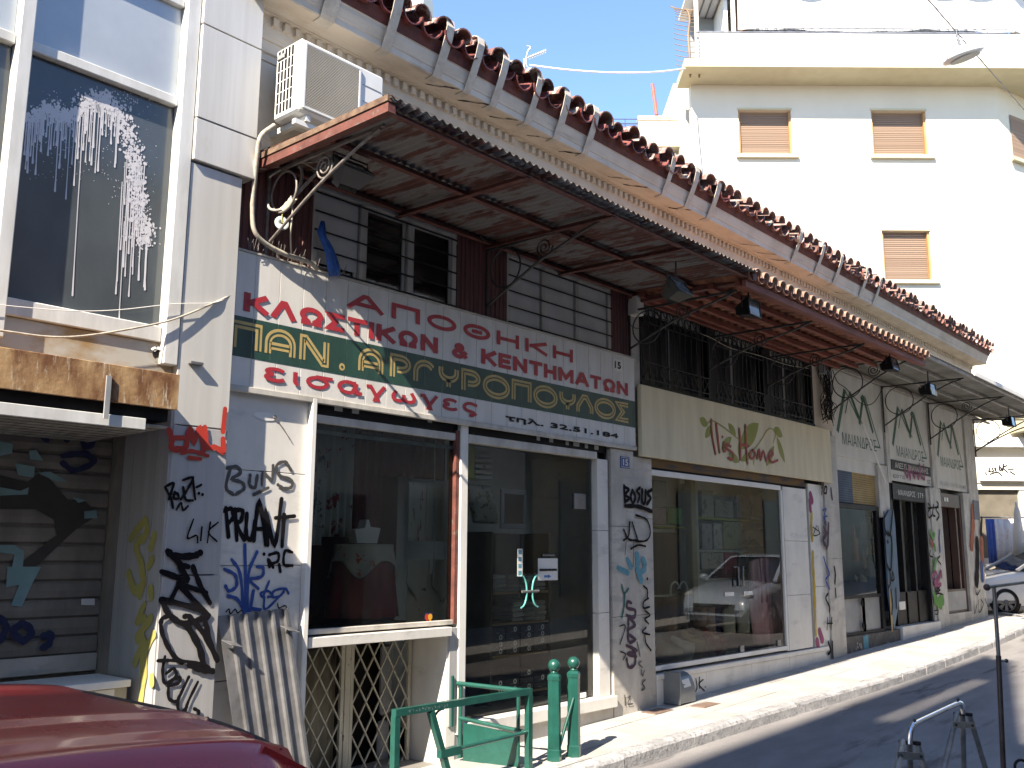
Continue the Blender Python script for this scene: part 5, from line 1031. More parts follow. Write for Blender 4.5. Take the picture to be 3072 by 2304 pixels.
def canopy_one():
    X0, X1 = 3.84, 8.98; zt = 4.595; yf = -1.57
    t = thing('metal_canopy', 'rusty corrugated metal canopy with peeling red underside above the red lettered sign', 'canopy', (6.3, -0.8, zt))
    mb = MB(); per = 0.078; n = int((X1 - X0) / per * 8); f = lambda xx: 0.011 * math.sin(2 * math.pi * xx / per)
    mb.grid(lambda u, v: (X0 + (X1 - X0) * u, 0.0 + (yf - 0.03 * (math.sin(u * 40) * .3) - 0.0) * v, zt + 0.045 * (1 - v) + f(X0 + (X1 - X0) * u)), n, 6)
    mb.build('corrugated_sheet', m_canopy, t, solid=0.003)
    tp = MB(); tp.grid(lambda u, v: (X0 + (X1 - X0) * u, (yf - 0.01) * v, zt + 0.008 + 0.045 * (1 - v) + f(X0 + (X1 - X0) * u)), n, 2); tp.build('bounce_skin', mat('grey_bounce_skin', (0.20, 0.185, 0.165), 0.8, dark=(0.11, 0.09, 0.075), scale=(5, 5, 5)), t)  # grey skin added over the sheet to mute its red bounce
    ed = MB(); ed.grid(lambda u, v: (X0 + (X1 - X0) * u, yf - 0.02 - 0.002 * v, zt + 0.006 + f(X0 + (X1 - X0) * u) + (0.016 * v)), n, 1)
    def angle(a, b, w=0.055, name='purlin'):
        k = MB(); k.beam(a, b, 0.007, w); d = (Vector(b) - Vector(a)).normalized(); s = d.cross(Vector((0, 0, 1))).normalized() * 0.025
        k.beam(Vector(a) + s + Vector((0, 0, -w / 2)), Vector(b) + s + Vector((0, 0, -w / 2)), w * 0.9, 0.007); k.build(name, m_rustred, t)
    angle((X0, -1.47, zt - 0.04), (X1, -1.47, zt - 0.04), 0.05); angle((X0, -0.80, zt - 0.02), (X1, -0.80, zt - 0.02)); angle((X0, -0.05, zt + 0.01), (X1, -0.05, zt + 0.01))
    for X in (5.33, 6.47, 7.62): angle((X, 0, zt - 0.02), (X, -1.51, zt - 0.055), 0.05, 'rafter')
    # end beams: the left one is a doubled timber
    MB().box(X0 - 0.005, X0 + 0.06, yf + 0.02, -0.03, zt - 0.085, zt - 0.02).build('end_beam', m_rustred, t); MB().box(X0 - 0.015, X0 + 0.05, yf + 0.015, -0.03, zt - 0.014, zt + 0.03).build('edge_trim', m_rustedge, t)
    MB().box(X1 - 0.05, X1 + 0.03, yf + 0.02, -0.03, zt - 0.085, zt - 0.025).build('end_beam', m_rustred, t)
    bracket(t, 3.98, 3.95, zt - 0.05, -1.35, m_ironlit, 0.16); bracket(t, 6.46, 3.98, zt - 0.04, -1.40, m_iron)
canopy_one()
def canopy_two():
    X0, X1 = 8.86, 14.42; zf = 4.52; zw = 4.63; yf = -1.52
    t = thing('tiled_canopy', 'canopy of new orange tiles on red painted battens above the cream sign', 'canopy', (11.6, -0.8, zf))
    zz = lambda y: zw + (zf - zw) * (y / yf)
    # rafters run along the street, battens across, tiles on top
    for y in (-0.04, -0.20, -0.48, -0.78, -1.08, -1.40):
        MB().box(X0, X1 + (0.02 if y > -1.3 else 0), y - 0.028, y + 0.028, zz(y) - 0.075, zz(y) - 0.02).build('purlin', mat('red_timber', (0.26, 0.075, 0.052), 0.65, dark=(0.15, 0.045, 0.032), scale=(2, 9, 9)), t)
    MB().box(X0, X1 + .06, yf + 0.02, yf + 0.07, zf - 0.085, zf - 0.015).build('fascia', MATS['red_timber'], t)
    seg = 8; q = MB(); vs = []; L = 0.42
    for yy, rr in ((0, 0.088), (L, 0.074)):
        for lay in (0, 1):
            for k in range(seg + 1): a = math.pi * k / seg; r2 = rr - 0.013 * lay; vs.append((math.cos(a) * r2, yy, math.sin(a) * r2))
    w = seg + 1; fs = []
    for k in range(seg): fs += [(k, k + 1, 2 * w + k + 1, 2 * w + k), (w + k, 3 * w + k, 3 * w + k + 1, w + k + 1), (k, w + k, w + k + 1, k + 1)]
    q.add(vs, fs, True); me = q.mesh('cover_tile', m_tile_new); q.fix(me)
    q2 = MB(); q2.add([(x, y, -z) for x, y, z in vs], fs, True); mp = q2.mesh('pan_tile', mat('terracotta_underside', (0.36, 0.14, 0.075), 0.8, dark=(0.20, 0.08, 0.05), scale=(12, 12, 12))); q2.fix(mp)
    sl = math.atan2(zw - zf, -yf); x = X0 + 0.09; rnd = random.Random(9)
    while x < X1:
        for r in range(4):
            y0 = yf - 0.02 + r * 0.385; lift = 0.012 * (r % 2)
            put(mp, 'pan_tile', t, (x, y0, zz(y0) + 0.075 + lift), (sl, 0, rnd.uniform(-.02, .02)))
            put(me, 'cover_tile', t, (x + 0.10, y0 - 0.012, zz(y0) + 0.055 + lift + rnd.uniform(-.004, .004)), (sl, 0, rnd.uniform(-.03, .03)))
        x += 0.20
    bracket(t, 8.88, 3.97, zf - 0.09, -1.38, m_iron); bracket(t, 10.68, 4.0, zf - 0.09, -1.42, m_iron); bracket(t, 12.31, 4.0, zf - 0.09, -1.42, m_iron)
canopy_two()
def canopy_three():
    X0, X1 = 14.45, 23.3; zt = 4.66; yf = -1.5
    t = thing('sheet_canopy', 'grey sheet canopy wrapping the street corner above the zigzag emblem signs', 'canopy', (18.5, -0.8, zt))
    ms = mat('weathered_translucent_sheet', (0.34, 0.335, 0.31), 0.6, dark=(0.20, 0.19, 0.17), scale=(1.6, 1.6, 1.6), trans=0.35)
    per = 0.076; n = int((X1 - X0) / per * 6); f = lambda xx: 0.010 * math.sin(2 * math.pi * xx / per)
    mb = MB(); mb.grid(lambda u, v: (X0 + (X1 - X0) * u, yf * v, zt + 0.05 * (1 - v) + f(X0 + (X1 - X0) * u)), n, 3); mb.build('corrugated_sheet', ms, t, solid=0.003)
    mb = MB(); mb.grid(lambda u, v: (22.25 + 1.1 * v, 0.0 + 3.5 * u, zt + 0.05 * (1 - v) + f(3.5 * u)), 200, 3); mb.build('corrugated_sheet', ms, t, solid=0.003)
    mg = mat('pale_iron', (0.40, 0.39, 0.36), 0.6, dark=(0.24, 0.22, 0.2), scale=(6, 6, 6))
    for y in (-0.05, -0.55, -1.02, -1.46): MB().box(X0, X1, y - 0.02, y + 0.02, zt - 0.055, zt - 0.014).build('purlin', mg, t)
    MB().box(16.9, X1, yf - 0.035, yf - 0.01, zt - 0.02, zt + 0.05).build('gutter', m_white, t)
    for X in (14.5, 16.78, 19.23, 22.2): bracket(t, X, 3.90, zt - 0.05, -1.38, m_iron, 0.24)
    mb = MB(); mb.beam((22.2, -0.02, zt - .07), (23.25, -1.35, zt - .07), .025, .025); mb.tube(catmull([(22.2, 0, 3.9), (22.65, -.6, 4.3), (23.1, -1.2, 4.56)], 5), .014, 6); mb.beam((22.2, 0.3, 4.10), (23.3, 0.3, 4.45), .03, .10); mb.build('corner_bracket', m_iron, t)
canopy_three()
floodlight('floodlight with glass front beside the pale curled cables', 4.18, -0.75, 4.40, 0.9, mat('flood_grey', (0.06, 0.06, 0.062), 0.5))
floodlight('dusty floodlight where the metal canopy meets the tiled canopy', 7.83, -1.28, 4.20, 0.6, mat('flood_dusty', (0.075, 0.072, 0.06), 0.7))
floodlight('black floodlight below the front end of the orange tiles', 9.30, -1.30, 4.30, 0.1)
floodlight('black floodlight below the end of the red battens by the zigzag emblems', 13.57, -1.30, 4.33, 0.2)
floodlight('black floodlight in front of the middle zigzag emblem', 15.19, -1.30, 4.18, 0.1)
floodlight('black floodlight near the corner bracket of the sheet canopy', 19.83, -1.30, 4.18, 0.1)
# ------------------------------------------------------------------ air conditioner above the metal canopy
def aircon():
    a = WY(905, 110, -0.47); b = WY(1148, 228, -0.47); X0, X1 = a.x, a.x + 0.82; z0, z1 = 4.885, a.z + 0.0; y0, y1 = -0.47, -0.15
    t = thing('air_conditioner', 'white air conditioning unit on the wall under the cornice', 'air conditioner', ((X0 + X1) / 2, -0.3, z0))
    MB().bbox(X0, X1, y0, y1, z0, z1, .018).build('casing', m_ac, t)
    MB().box(X0 + 0.05, X0 + 0.55, y0 - 0.002, y0 - 0.0005, z0 + .05, z1 - .05).build('grille_recess', m_dark, t)
    g = MB(); n = 40
    for i in range(n):
        zz = z0 + 0.05 + (z1 - z0 - 0.10) * (i + .5) / n; g.box(X0 + .05, X0 + .55, y0 - 0.014, y0 - 0.004, zz - 0.003, zz + 0.003)
    for k in range(9): g.box(X0 + .05 + .0622 * k, X0 + .053 + .0622 * k, y0 - 0.004, y0 - 0.0025, z0 + .05, z1 - .05)
    tag(g.build('fan_grille', m_grille, t), kind='stuff')
    fr = MB()
    for q in ((X0 + .03, X0 + .57, z1 - .05, z1 - .028), (X0 + .03, X0 + .57, z0 + .028, z0 + .05)): fr.bbox(q[0], q[1], y0 - .016, y0 - .0005, q[2], q[3], .004)
    for q in ((X0 + .028, X0 + .05), (X0 + .55, X0 + .572)): fr.bbox(q[0], q[1], y0 - .0155, y0 - .0005, z0 + .03, z1 - .03, .004)
    fr.build('grille_frame', m_ac, t)
    c = Vector((X0 + .30, y0 - .003, (z0 + z1) / 2)); fan = MB(); 
    for k in range(3):
        an = k * 2.094; fan.poly([c + Vector((math.cos(an + q) * r, 0, math.sin(an + q) * r)) for q, r in ((0, .03), (.1, .23), (.7, .24), (1.1, .10))])
    fan.tube([c + Vector((math.cos(k * math.pi / 16) * .245, 0, math.sin(k * math.pi / 16) * .245)) for k in range(32)], .006, 4, closed=True); fan.build('fan', m_grey, t, normals=False)
    # louvred left side
    s = MB()
    for j in range(6):
        for i in range(5): s.box(X0 - 0.004, X0 - 0.0005, y0 + .09 + .042 * i, y0 + .112 + .042 * i, z0 + .05 + .087 * j, z0 + .125 + .087 * j)
    s.build('side_louvre', m_dark, t); MB().bbox(X0 - .012, X0 - .0005, y0 + .20, y0 + .29, z1 - .10, z1 - .06, .004).build('grab_handle', m_grey, t)
    for zz in (z0 + .16, z0 + .30, z0 + .44): MB().box(X0 + .60, X1 - .03, y0 - .003, y0 - .0005, zz, zz + .006).build('panel_seam', m_grey, t)
    bd = MB().box(X0 + .585, X0 + .77, y0 - .005, y0 - .0006, z0 + .055, z0 + .105).build('badge', m_orange, t)
    text('lettering', 'HITACHI', X0 + .60, X0 + .755, z0 + .066, z0 + .094, y0 - .0062, m_logodark, bd, 0.002)
    br = MB(); br.box(X0 + .08, X0 + .12, -0.46, 0.0, z0 - .05, z0 - .006); br.box(X1 - .14, X1 - .10, -0.46, 0.0, z0 - .05, z0 - .006); br.box(X0 - .0, X1, -0.44, -0.40, z0 - .09, z0 - .052); br.build('support', m_ac, t)
aircon()
# ------------------------------------------------------------------ cables, hose, disc, bag
def hose():
    Z = zoom(700, 0, 2.765); Z2 = zoom(700, 500, 2.765)
    pts = [WY(*Z(340, 1040), -0.22), WY(*Z(230, 1130), -0.22), WY(*Z(200, 1280), -0.18), WY(*Z2(180, 80), -0.14), WY(*Z2(158, 330), -0.10), WY(*Z2(175, 530), -0.10), WY(*Z2(270, 640), -0.10), WY(*Z2(440, 730), -0.11), WY(*Z2(620, 790), -0.11), WY(*Z2(700, 850), -0.10)]
    tag(MB().tube(catmull(pts, 6), 0.019, 8).build('drain_hose', m_cable), 'thick grey white hose hanging from the air conditioner to the sign top', 'hose')
hose()
Z3 = zoom(780, 360, 5.53)
def loose(name, label, pix, r, m, ys):
    pts = [WY(*Z3(*p), y) for p, y in zip(pix, ys)]
    return tag(MB().tube(catmull(pts, 6), r, 6).build(name, m), label, 'cable')
loose('loose_cable', 'pale cable bowed upward under the canopy end beam', [(150, 955), (300, 850), (500, 760), (650, 715), (780, 705), (960, 690)], 0.007, m_cable, [-.15, -.17, -.2, -.22, -.25, -.3])
loose('loose_cable', 'short pale cable end poking out beside the canopy end beam', [(0, 810), (80, 803), (200, 790), (320, 768)], 0.007, m_cable, [-.1, -.12, -.15, -.18])
loose('loose_cable', 'pale kinked cable tied to the leaning bracket bar', [(750, 720), (860, 780), (940, 820), (1010, 800), (1100, 720)], 0.007, m_cable, [-.3, -.33, -.36, -.4, -.45])
loose('loose_cable', 'curled grey loop of cable hooked below the knotted rope', [(125, 1390), (160, 1470), (240, 1500), (330, 1490), (400, 1450)], 0.011, m_cable, [-.1, -.12, -.15, -.18, -.2])
loose('loose_cable', 'pale cable strip running along the canopy end beam', [(80, 655), (250, 580), (450, 490), (600, 430)], 0.008, m_cable, [-.1, -.25, -.4, -.5])
lc = [(1005, 640), (1060, 680), (1130, 675), (1175, 610), (1160, 550), (1120, 525), (1060, 560), (1035, 620)]
loose('coiled_cable', 'small coil of pale cable hung under the rusty canopy', lc, 0.008, m_cable, [-.45] * 8)
loose('bracket_stay', 'leaning grey iron stay wrapped with knotted rope', [(390, 1480), (560, 1290), (880, 940), (1180, 680), (1390, 520), (1560, 410)], 0.013, m_ironlit, [-.16, -.22, -.35, -.5, -.62, -.75])
loose('flat_strap', 'flat grey strap curving down to the knotted rope', [(640, 750), (690, 830), (690, 980), (640, 1140), (560, 1290)], 0.014, m_ironlit, [-.27, -.27, -.26, -.24, -.22])
def rope_and_disc():
    k = MB(); rnd = random.Random(2)
    for i in range(11):
        s = i / 10; c = WY(*Z3(560 - 150 * s, 1300 + 170 * s), -.235 + .02 * s); pts = [c + Vector((math.cos(a) * .026 + rnd.uniform(-.006, .006), math.sin(a) * .02, math.sin(a + .6) * .026)) for a in [j * math.pi / 5 for j in range(10)]]
        k.tube(pts, 0.006, 5, closed=True)
    e = [WY(*Z3(540, 1370), -.235), WY(*Z3(530, 1659), -.235), WY(*zoom(700, 500, 2.765)(475, 560), -.2), WY(*zoom(700, 500, 2.765)(480, 720), -.13)]
    k.tube(catmull(e, 5), .007, 5); tag(k.build('rope', mat('grey_rope', (0.50, 0.47, 0.38), 0.9)), 'knotted grey rope wound round the bracket stay', 'rope')
    c = WY(*zoom(700, 500, 2.765)(403, 468), -.20); t = thing('hanging_disc', 'milky plastic disc hanging on a yellow string', 'disc', c)
    nrm = (-.35, -.93, .05); d = MB(); d.lathe(c, [(.010, -.002), (.052, -.002), (.055, 0), (.052, .002), (.010, .002), (.010, -.002)], 28, nrm); d.build('disc', m_cd, t)
    d = MB(); d.lathe(c, [(.010, -.0028), (.018, -.0028)], 18, nrm); d.build('hub', m_white, t)
    MB().tube(catmull([c + Vector((0, -.004, .0)), WY(*zoom(700, 500, 2.765)(405, 400), -.205), WY(*zoom(700, 500, 2.765)(440, 340), -.22)], 4), .003, 5).build('string', m_yellowrope, t)
rope_and_disc()
def blue_bag():
    Z = zoom(700, 500, 2.765); L = [(725, 450), (690, 540), (715, 610), (765, 720), (780, 820), (800, 910)]; R = [(755, 460), (775, 590), (820, 660), (850, 740), (880, 840), (880, 915)]
    rows = []
    for i, (a, b) in enumerate(zip(L, R)):
        A_ = WY(*Z(*a), -.09); B_ = WY(*Z(*b), -.09); row = []
        for k in range(9):
            s = k / 8; p = A_.lerp(B_, s); p.y -= 0.035 * math.sin(math.pi * s) * (0.4 + i * .15) + 0.008 * math.sin(s * 17 + i); row.append(p)
        rows.append(row)
    mb = MB(); mb.add([p for r in rows for p in r], [(j * 9 + k, j * 9 + k + 1, (j + 1) * 9 + k + 1, (j + 1) * 9 + k) for j in range(5) for k in range(8)], True)
    o = mb.build('plastic_bag', m_bluebag, solid=0.004); tag(o, 'bright blue plastic bag hanging from the window bars', 'bag')
blue_bag()
def spikes():
    mb = MB(); rnd = random.Random(4)
    for i in range(46):
        X = rnd.uniform(3.78, 4.72); p = Vector((X, -.07 + rnd.uniform(-.02, .02), 3.87)); mb.tube([p, p + Vector((rnd.uniform(-.03, .03), rnd.uniform(-.05, .0), rnd.uniform(.05, .12)))], .0018, 4)
    tag(mb.build('pigeon_spikes', m_ironlit), 'thin wire pigeon spikes along the top of the red lettered sign', 'spikes', kind='stuff')
spikes()
def facade_wire(name, label, pix, r, m, yp):
    tag(MB().tube(catmull([WY(a, b, yp) for a, b in pix], 5), r, 5).build(name, m), label, 'wire')
z5 = zoom(1400, 500, 2.765)
facade_wire('facade_wire', 'pale wire clipped along the canopy wall line above the barred windows', [zoom(700, 500, 2.765)(740, 70), zoom(700, 500, 2.765)(1250, 260), zoom(700, 500, 2.765)(1800, 450), z5(60, 530), z5(180, 630), z5(400, 670), z5(780, 790), z5(1240, 980)], 0.005, m_cable, -0.07)
facade_wire('facade_wire', 'dark sagging wires beside the mezzanine pier', [z5(1340, 1100), z5(1330, 1200), z5(1350, 1300), z5(1430, 1340), z5(1600, 1260), z5(1900, 1380), z5(2100, 1400)], 0.005, m_black, -0.10)
facade_wire('facade_wire', 'loose wire drooping past the black mezzanine bars', [zoom(2100, 700, 2.765)(0, 830), zoom(2100, 700, 2.765)(100, 870), zoom(2100, 700, 2.765)(250, 950), zoom(2100, 700, 2.765)(480, 1010), zoom(2100, 700, 2.765)(720, 1090), zoom(2100, 700, 2.765)(900, 1120)], 0.005, m_cable, -0.10)
facade_wire('facade_wire', 'thin wires looping between the emblem panels', [zoom(2400, 1000, 3.29)(320, 360), zoom(2400, 1000, 3.29)(370, 480), zoom(2400, 1000, 3.29)(450, 540), zoom(2400, 1000, 3.29)(600, 690), zoom(2400, 1000, 3.29)(720, 690), zoom(2400, 1000, 3.29)(820, 540)], 0.007, m_black, -0.05)
facade_wire('facade_wire', 'white cable slanting down from the first emblem to the pier', [zoom(2400, 1000, 3.29)(620, 900), zoom(2400, 1000, 3.29)(700, 1090), zoom(2400, 1000, 3.29)(850, 1490)], 0.014, m_white, -0.03)
def wire_nest():
    rnd = random.Random(8); mb = MB(); c = WY(2475, 1130, -.08)
    for i in range(26):
        p = [c + Vector((rnd.gauss(0, .10), rnd.uniform(-.07, .04), .42 - .22 * j + rnd.gauss(0, .05))) for j in range(6)]; mb.tube(catmull(p, 4), .006, 4)
    tag(mb.build('cable_bundle', m_black), 'tangled black cable bundle on the pier beside the cream sign', 'cables')
    tag(MB().bbox(c.x - .15, c.x + .02, -.12, -.04, c.z + .02, c.z + .2, .01).build('junction_box', m_grey), 'larger grey junction box among tangled cables on the pier', 'junction box'); tag(MB().bbox(c.x + .04, c.x + .17, -.11, -.045, c.z - .02, c.z + .12, .008).build('junction_box', m_grey), 'smaller grey junction box among tangled cables on the pier', 'junction box')
    c = WY(1905, 920, -.06); tag(MB().bbox(c.x - .07, c.x + .07, -.14, -.002, c.z - .11, c.z + .11, .01).build('alarm_box', m_beigepanel), 'small beige box on the pier below the canopies', 'alarm box')
wire_nest()
# ================================================================== things on the pavement
def gate():
    y = 0.42; t = thing('lattice_gate', 'cream painted lattice security gate below the display window', 'gate', (5.25, y, -0.2))
    mg = mat('cream_iron', (0.46, 0.43, 0.35), 0.55, dark=(0.34, 0.31, 0.25), scale=(8, 8, 3), second=(0.10, 0.05, 0.03), s2=(26, 26, 9), t2=(0.62, 0.66))
    z0, z1 = -0.35, 0.935
    for nm, X0, X1 in (('gate_leaf', 4.50, 5.235), ('gate_leaf', 5.30, 5.985)):
        f = MB(); e = 0.035
        f.bbox(X0, X1, y - .015, y + .015, z1 - e, z1, .003); f.bbox(X0, X1, y - .015, y + .015, z0, z0 + e, .003); f.bbox(X0, X0 + e, y - .0155, y + .0155, z0 + e, z1 - e, .003); f.bbox(X1 - e, X1, y - .0155, y + .0155, z0 + e, z1 - e, .003)
        fr = f.build(nm, mg, t)
        a0, a1, b0, b1 = X0 + e, X1 - e, z0 + e, z1 - e; dx = 0.150; dz = 0.245; sl = dz / dx; n = 0
        for s in (1, -1):
            k = -30
            while k < 40:
                xs = a0 + k * dx; pts = []
                # line z = b1 - s*sl*(x-xs); clip to the leaf
                lo, hi = a0, a1
                fz = lambda x: b1 - s * sl * (x - xs)
                xa = xs + (0) / sl; xb = xs + s * (b1 - b0) / sl
                u0, u1 = max(lo, min(xa, xb)), min(hi, max(xa, xb))
                if u1 - u0 > 0.01: MB().beam((u0, y - .007 * s, fz(u0)), (u1, y - .007 * s, fz(u1)), .011, .013, (0, 1, 0)).build('lattice_bar', mg, fr)
                k += 1
    MB().bbox(5.238, 5.297, y - .02, y + .02, z0, z1, .004).build('meeting_stile', mg, t)
    MB().box(4.487, 6.012, y - .03, y + .03, z1 + .002, z1 + .018).build('head', mg, t)
    # curtain behind the left leaf
    mb = MB(); mb.grid(lambda u, v: (4.5 + .74 * u, .52 + .018 * math.sin(u * 34), -.35 + 1.25 * v), 60, 1); mb.build('curtain', mat('beige_cloth', (0.30, 0.27, 0.20), 0.9, dark=(0.2, .18, .13), scale=(6, 6, 1)), t, solid=.003)
    mb = MB(); mb.bbox(5.82, 5.95, .60, .66, .25, .85, .02); mb.bbox(5.80, 5.93, .60, .66, -.2, .2, .02); mb.build('hanging_papers', m_grey, t)
gate()
def leaning_sheet():
    t = thing('ribbed_metal_sheet', 'ribbed galvanised metal sheet leaning on the tagged marble pier', 'metal sheet', (4.0, -.3, -.15))
    TL, TR, BL, BR = Vector((3.715, -.075, 1.225)), Vector((4.275, -.07, 1.258)), Vector((3.84, -.40, -.18)), Vector((4.36, -.40, -.18))
    P = lambda u, v, o=0: TL.lerp(TR, u).lerp(BL.lerp(BR, u), v) + Vector((0, -o, -o * .25))
    prof = []
    n = 5
    for k in range(n):
        a = k / n; prof += [(a + .00, 0), (a + .145, 0), (a + .155, .028), (a + .185, .028), (a + .195, 0)]
    prof.append((1.0, 0)); mb = MB(); m = len(prof)
    mb.add([P(u, v, o) for v in (0, .25, .5, .75, 1) for u, o in prof], [(j * m + k, j * m + k + 1, (j + 1) * m + k + 1, (j + 1) * m + k) for j in range(4) for k in range(m - 1)]); mb.build('sheet', m_galv, t, solid=.003)
    for u, v in ((.06, .12), (.93, .09)):
        c = P(u, v, .03); MB().add([c + Vector(q) for q in ((-.05, 0, .02), (.05, 0, -.0), (.06, -.09, -.03), (-.03, -.09, -.01))], [(0, 1, 2, 3)]).build('fixing_tab', m_galv, t, solid=.004)
    e = MB(); e.beam(P(1, 0, .01), P(1, 1, .01), .02, .03); e.build('edge', m_galv, t)
leaning_sheet()
def railing():
    y = -.72; A_ = WY(1188, 2124, y); B_ = WY(1586, 2086, y); zt = (A_.z + B_.z) / 2; A_.z = B_.z = zt; g0 = gz(5.5) - .01
    t = thing('guard_railing', 'low green guard railing round the basement steps', 'railing', (5.6, y, g0))
    w = .05; mk = lambda name, a, b, ww=w, hh=w, up=(0, 0, 1): MB().beam(a, b, ww, hh, up).build(name, m_green, t)
    mk('top_rail', A_ - Vector((.02, 0, 0)), B_ + Vector((.02, 0, 0)))
    mk('post', (A_.x, y + .001, g0), (A_.x, y + .001, zt - w / 2), .048, .048, (0, 1, 0)); mk('post', (B_.x - .002, y - .001, g0), (B_.x + .0, y - .001, zt - w / 2), .048, .048, (0, 1, 0))
    d0 = WY(1100 + 525 / 2.746, 1700 + 1190 / 2.746, y); d1 = WY(1100 + 610 / 2.746, 1700 + 1500 / 2.746, y); dd = (d0 - d1); d2 = d1 - dd * 1.2
    mk('leaning_leg', (d0.x, y - .003, zt - .03), (d2.x, y - .003, max(g0, d2.z)), .045, .045, (0, 1, 0))
    zl = WY(1100 + 1000 / 2.746, 1700 + 1440 / 2.746, y).z
    MB().tube([(d1.x, y, zl - .01), (B_.x, y, zl + .01)], .016, 8).build('lower_rail', m_green, t); mk('bracket', (d1.x - .02, y - .004, zl - .015), (d1.x + .19, y - .004, zl - .012), .05, .06)
    # return to the wall
    W_ = Vector((6.12, -.03, zt + .015))
    MB().tube([B_ + Vector((0, .03, -.0)), W_], .02, 8).build('return_rail', m_green, t); MB().tube([Vector((B_.x, y + .03, zl + .0)), Vector((6.13, -.05, zl + .06))], .018, 8).build('return_rail', m_green, t)
    MB().tube([(6.135, -.06, g0 + .05), (6.135, -.06, zt + .01)], .018, 8).build('return_post', m_green, t); MB().tube([(B_.x - .015, y + .10, g0), (B_.x - .015, y + .10, zt)], .016, 8).build('return_post', m_green, t)
    MB().poly([(6.15, -.08, g0 + .02), (B_.x - .01, y + .12, g0 - .0), (B_.x - .01, y + .12, zl - .02), (6.15, -.08, zl + .02)], (.006, .002, 0)).build('side_plate', m_green, t)
    MB().bbox(6.05, 6.075, -.04, -.022, .20, .62, .003).build('wall_plate', m_green, t)
    # scratched writing along the top rail
    sc = MB(); rnd = random.Random(6); x = A_.x + .10
    for k in range(13):
        pts = [(x + rnd.uniform(0, .026), y - .0262, zt + rnd.uniform(-.015, .015)) for _ in range(4)]; sc.ribbon(pts, .0025, cap=False); x += .032
    sc.build('scratched_writing', mat('scratch', (0.30, 0.36, 0.34), 0.7), t, normals=False)
    cr = MB()
    for i in range(12):
        a = i / 11 * math.pi / 2; cr.beam((d0.x + .03 + .09 * (1 - math.cos(a)), y - .0, zt - .03 - .09 * (1 - math.sin(a))), (d0.x + .03 + .09 * (1 - math.cos(a + .15)), y, zt - .03 - .09 * (1 - math.sin(a + .15))), .008, .02, (0, 1, 0))
    cr.build('gusset', m_green, t)
railing()
def bollard(X, Y, label):
    g = gz(X); t = thing('bollard', label, 'bollard', (X, Y, g - .005))
    mb = MB(); prof = [(.062, 0), (.062, .10), (.057, .11), (.055, .66), (.060, .67), (.060, .70), (.045, .715), (.022, .725), (.020, .735)]
    vs = []; n = 6
    for r, h in prof: vs += [(X + r * math.cos(2 * math.pi * k / n + .35), Y + r * math.sin(2 * math.pi * k / n + .35), g + h) for k in range(n)]
    mb.add(vs, [(i * n + k, i * n + (k + 1) % n, (i + 1) * n + (k + 1) % n, (i + 1) * n + k) for i in range(len(prof) - 1) for k in range(n)]); mb.build('post', m_green, t)
    MB().sphere((X, Y, g + .785), .054, 16, 12).build('ball', m_green, t); MB().lathe((X, Y, g + .72), [(.03, 0), (.034, .01), (.026, .02), (.022, .03)], 12).build('neck', m_green, t)
    MB().bbox(X - .10, X + .10, Y - .10, Y + .10, g - .004, g + .012, .003).build('foot_plate', m_marble_d, t)
    return t
b1 = bollard(6.575, -.74, 'green ball topped bollard beside the guard railing'); b2 = bollard(6.80, -.775, 'green ball topped bollard with a stay bar welded to its side')
MB().tube([(6.60, -.765, gz(6.6) + .10), (6.765, -.80, gz(6.7) + .50)], .014, 8).build('stay_bar', m_green, b2)
def duct():
    t = thing('vent_hood', 'small grey curved vent hood on the plinth below the linen window', 'vent', (9.55, -.03, 0)); g = gz(9.5)
    X0, X1 = 9.42, 9.74; mb = MB(); pr = [(-.031, .33), (-.08, .335), (-.14, .32), (-.19, .28), (-.225, .21), (-.24, .12), (-.24, .02)]
    n = len(pr); mb.add([(x, y, g + z) for x in (X0, X1) for y, z in pr], [(k, k + 1, n + k + 1, n + k) for k in range(n - 1)], True)
    mb.add([(X0, y, g + z) for y, z in pr] + [(X0, -.031, g + .02)], [tuple(range(n + 1))]); mb.add([(X1, y, g + z) for y, z in pr] + [(X1, -.031, g + .02)], [tuple(range(n + 1))]); mb.build('hood', mat('vent_grey', (0.22, 0.24, 0.25), 0.35, metal=0.3, var=0.3), t)
    MB().add([(X0 + .09, -.203, g + .26), (X0 + .24, -.203, g + .27), (X0 + .24, -.236, g + .19), (X0 + .09, -.236, g + .18)], [(0, 1, 2, 3)]).build('sticker', m_white, t, normals=False)
    MB().box(X0 - .012, X0, -.245, -.03, g + .01, g + .35).build('side_flange', MATS['vent_grey'], t)
duct()
for X, y, l in ((9.02, -.20, 'reddish metal cover set in the pavement below the marble piers'), (9.65, -.42, 'reddish metal cover set in the pavement in front of the vent hood')):
    mb = MB(); mb.box(X - .18, X + .18, y - .09, y + .09, gz(X) - .004, gz(X) + .006); tag(mb.build('inspection_cover', mat('rusty_cover', (0.22, 0.15, 0.12), 0.7, var=.4, scale=(20, 20, 20))), l, 'cover')
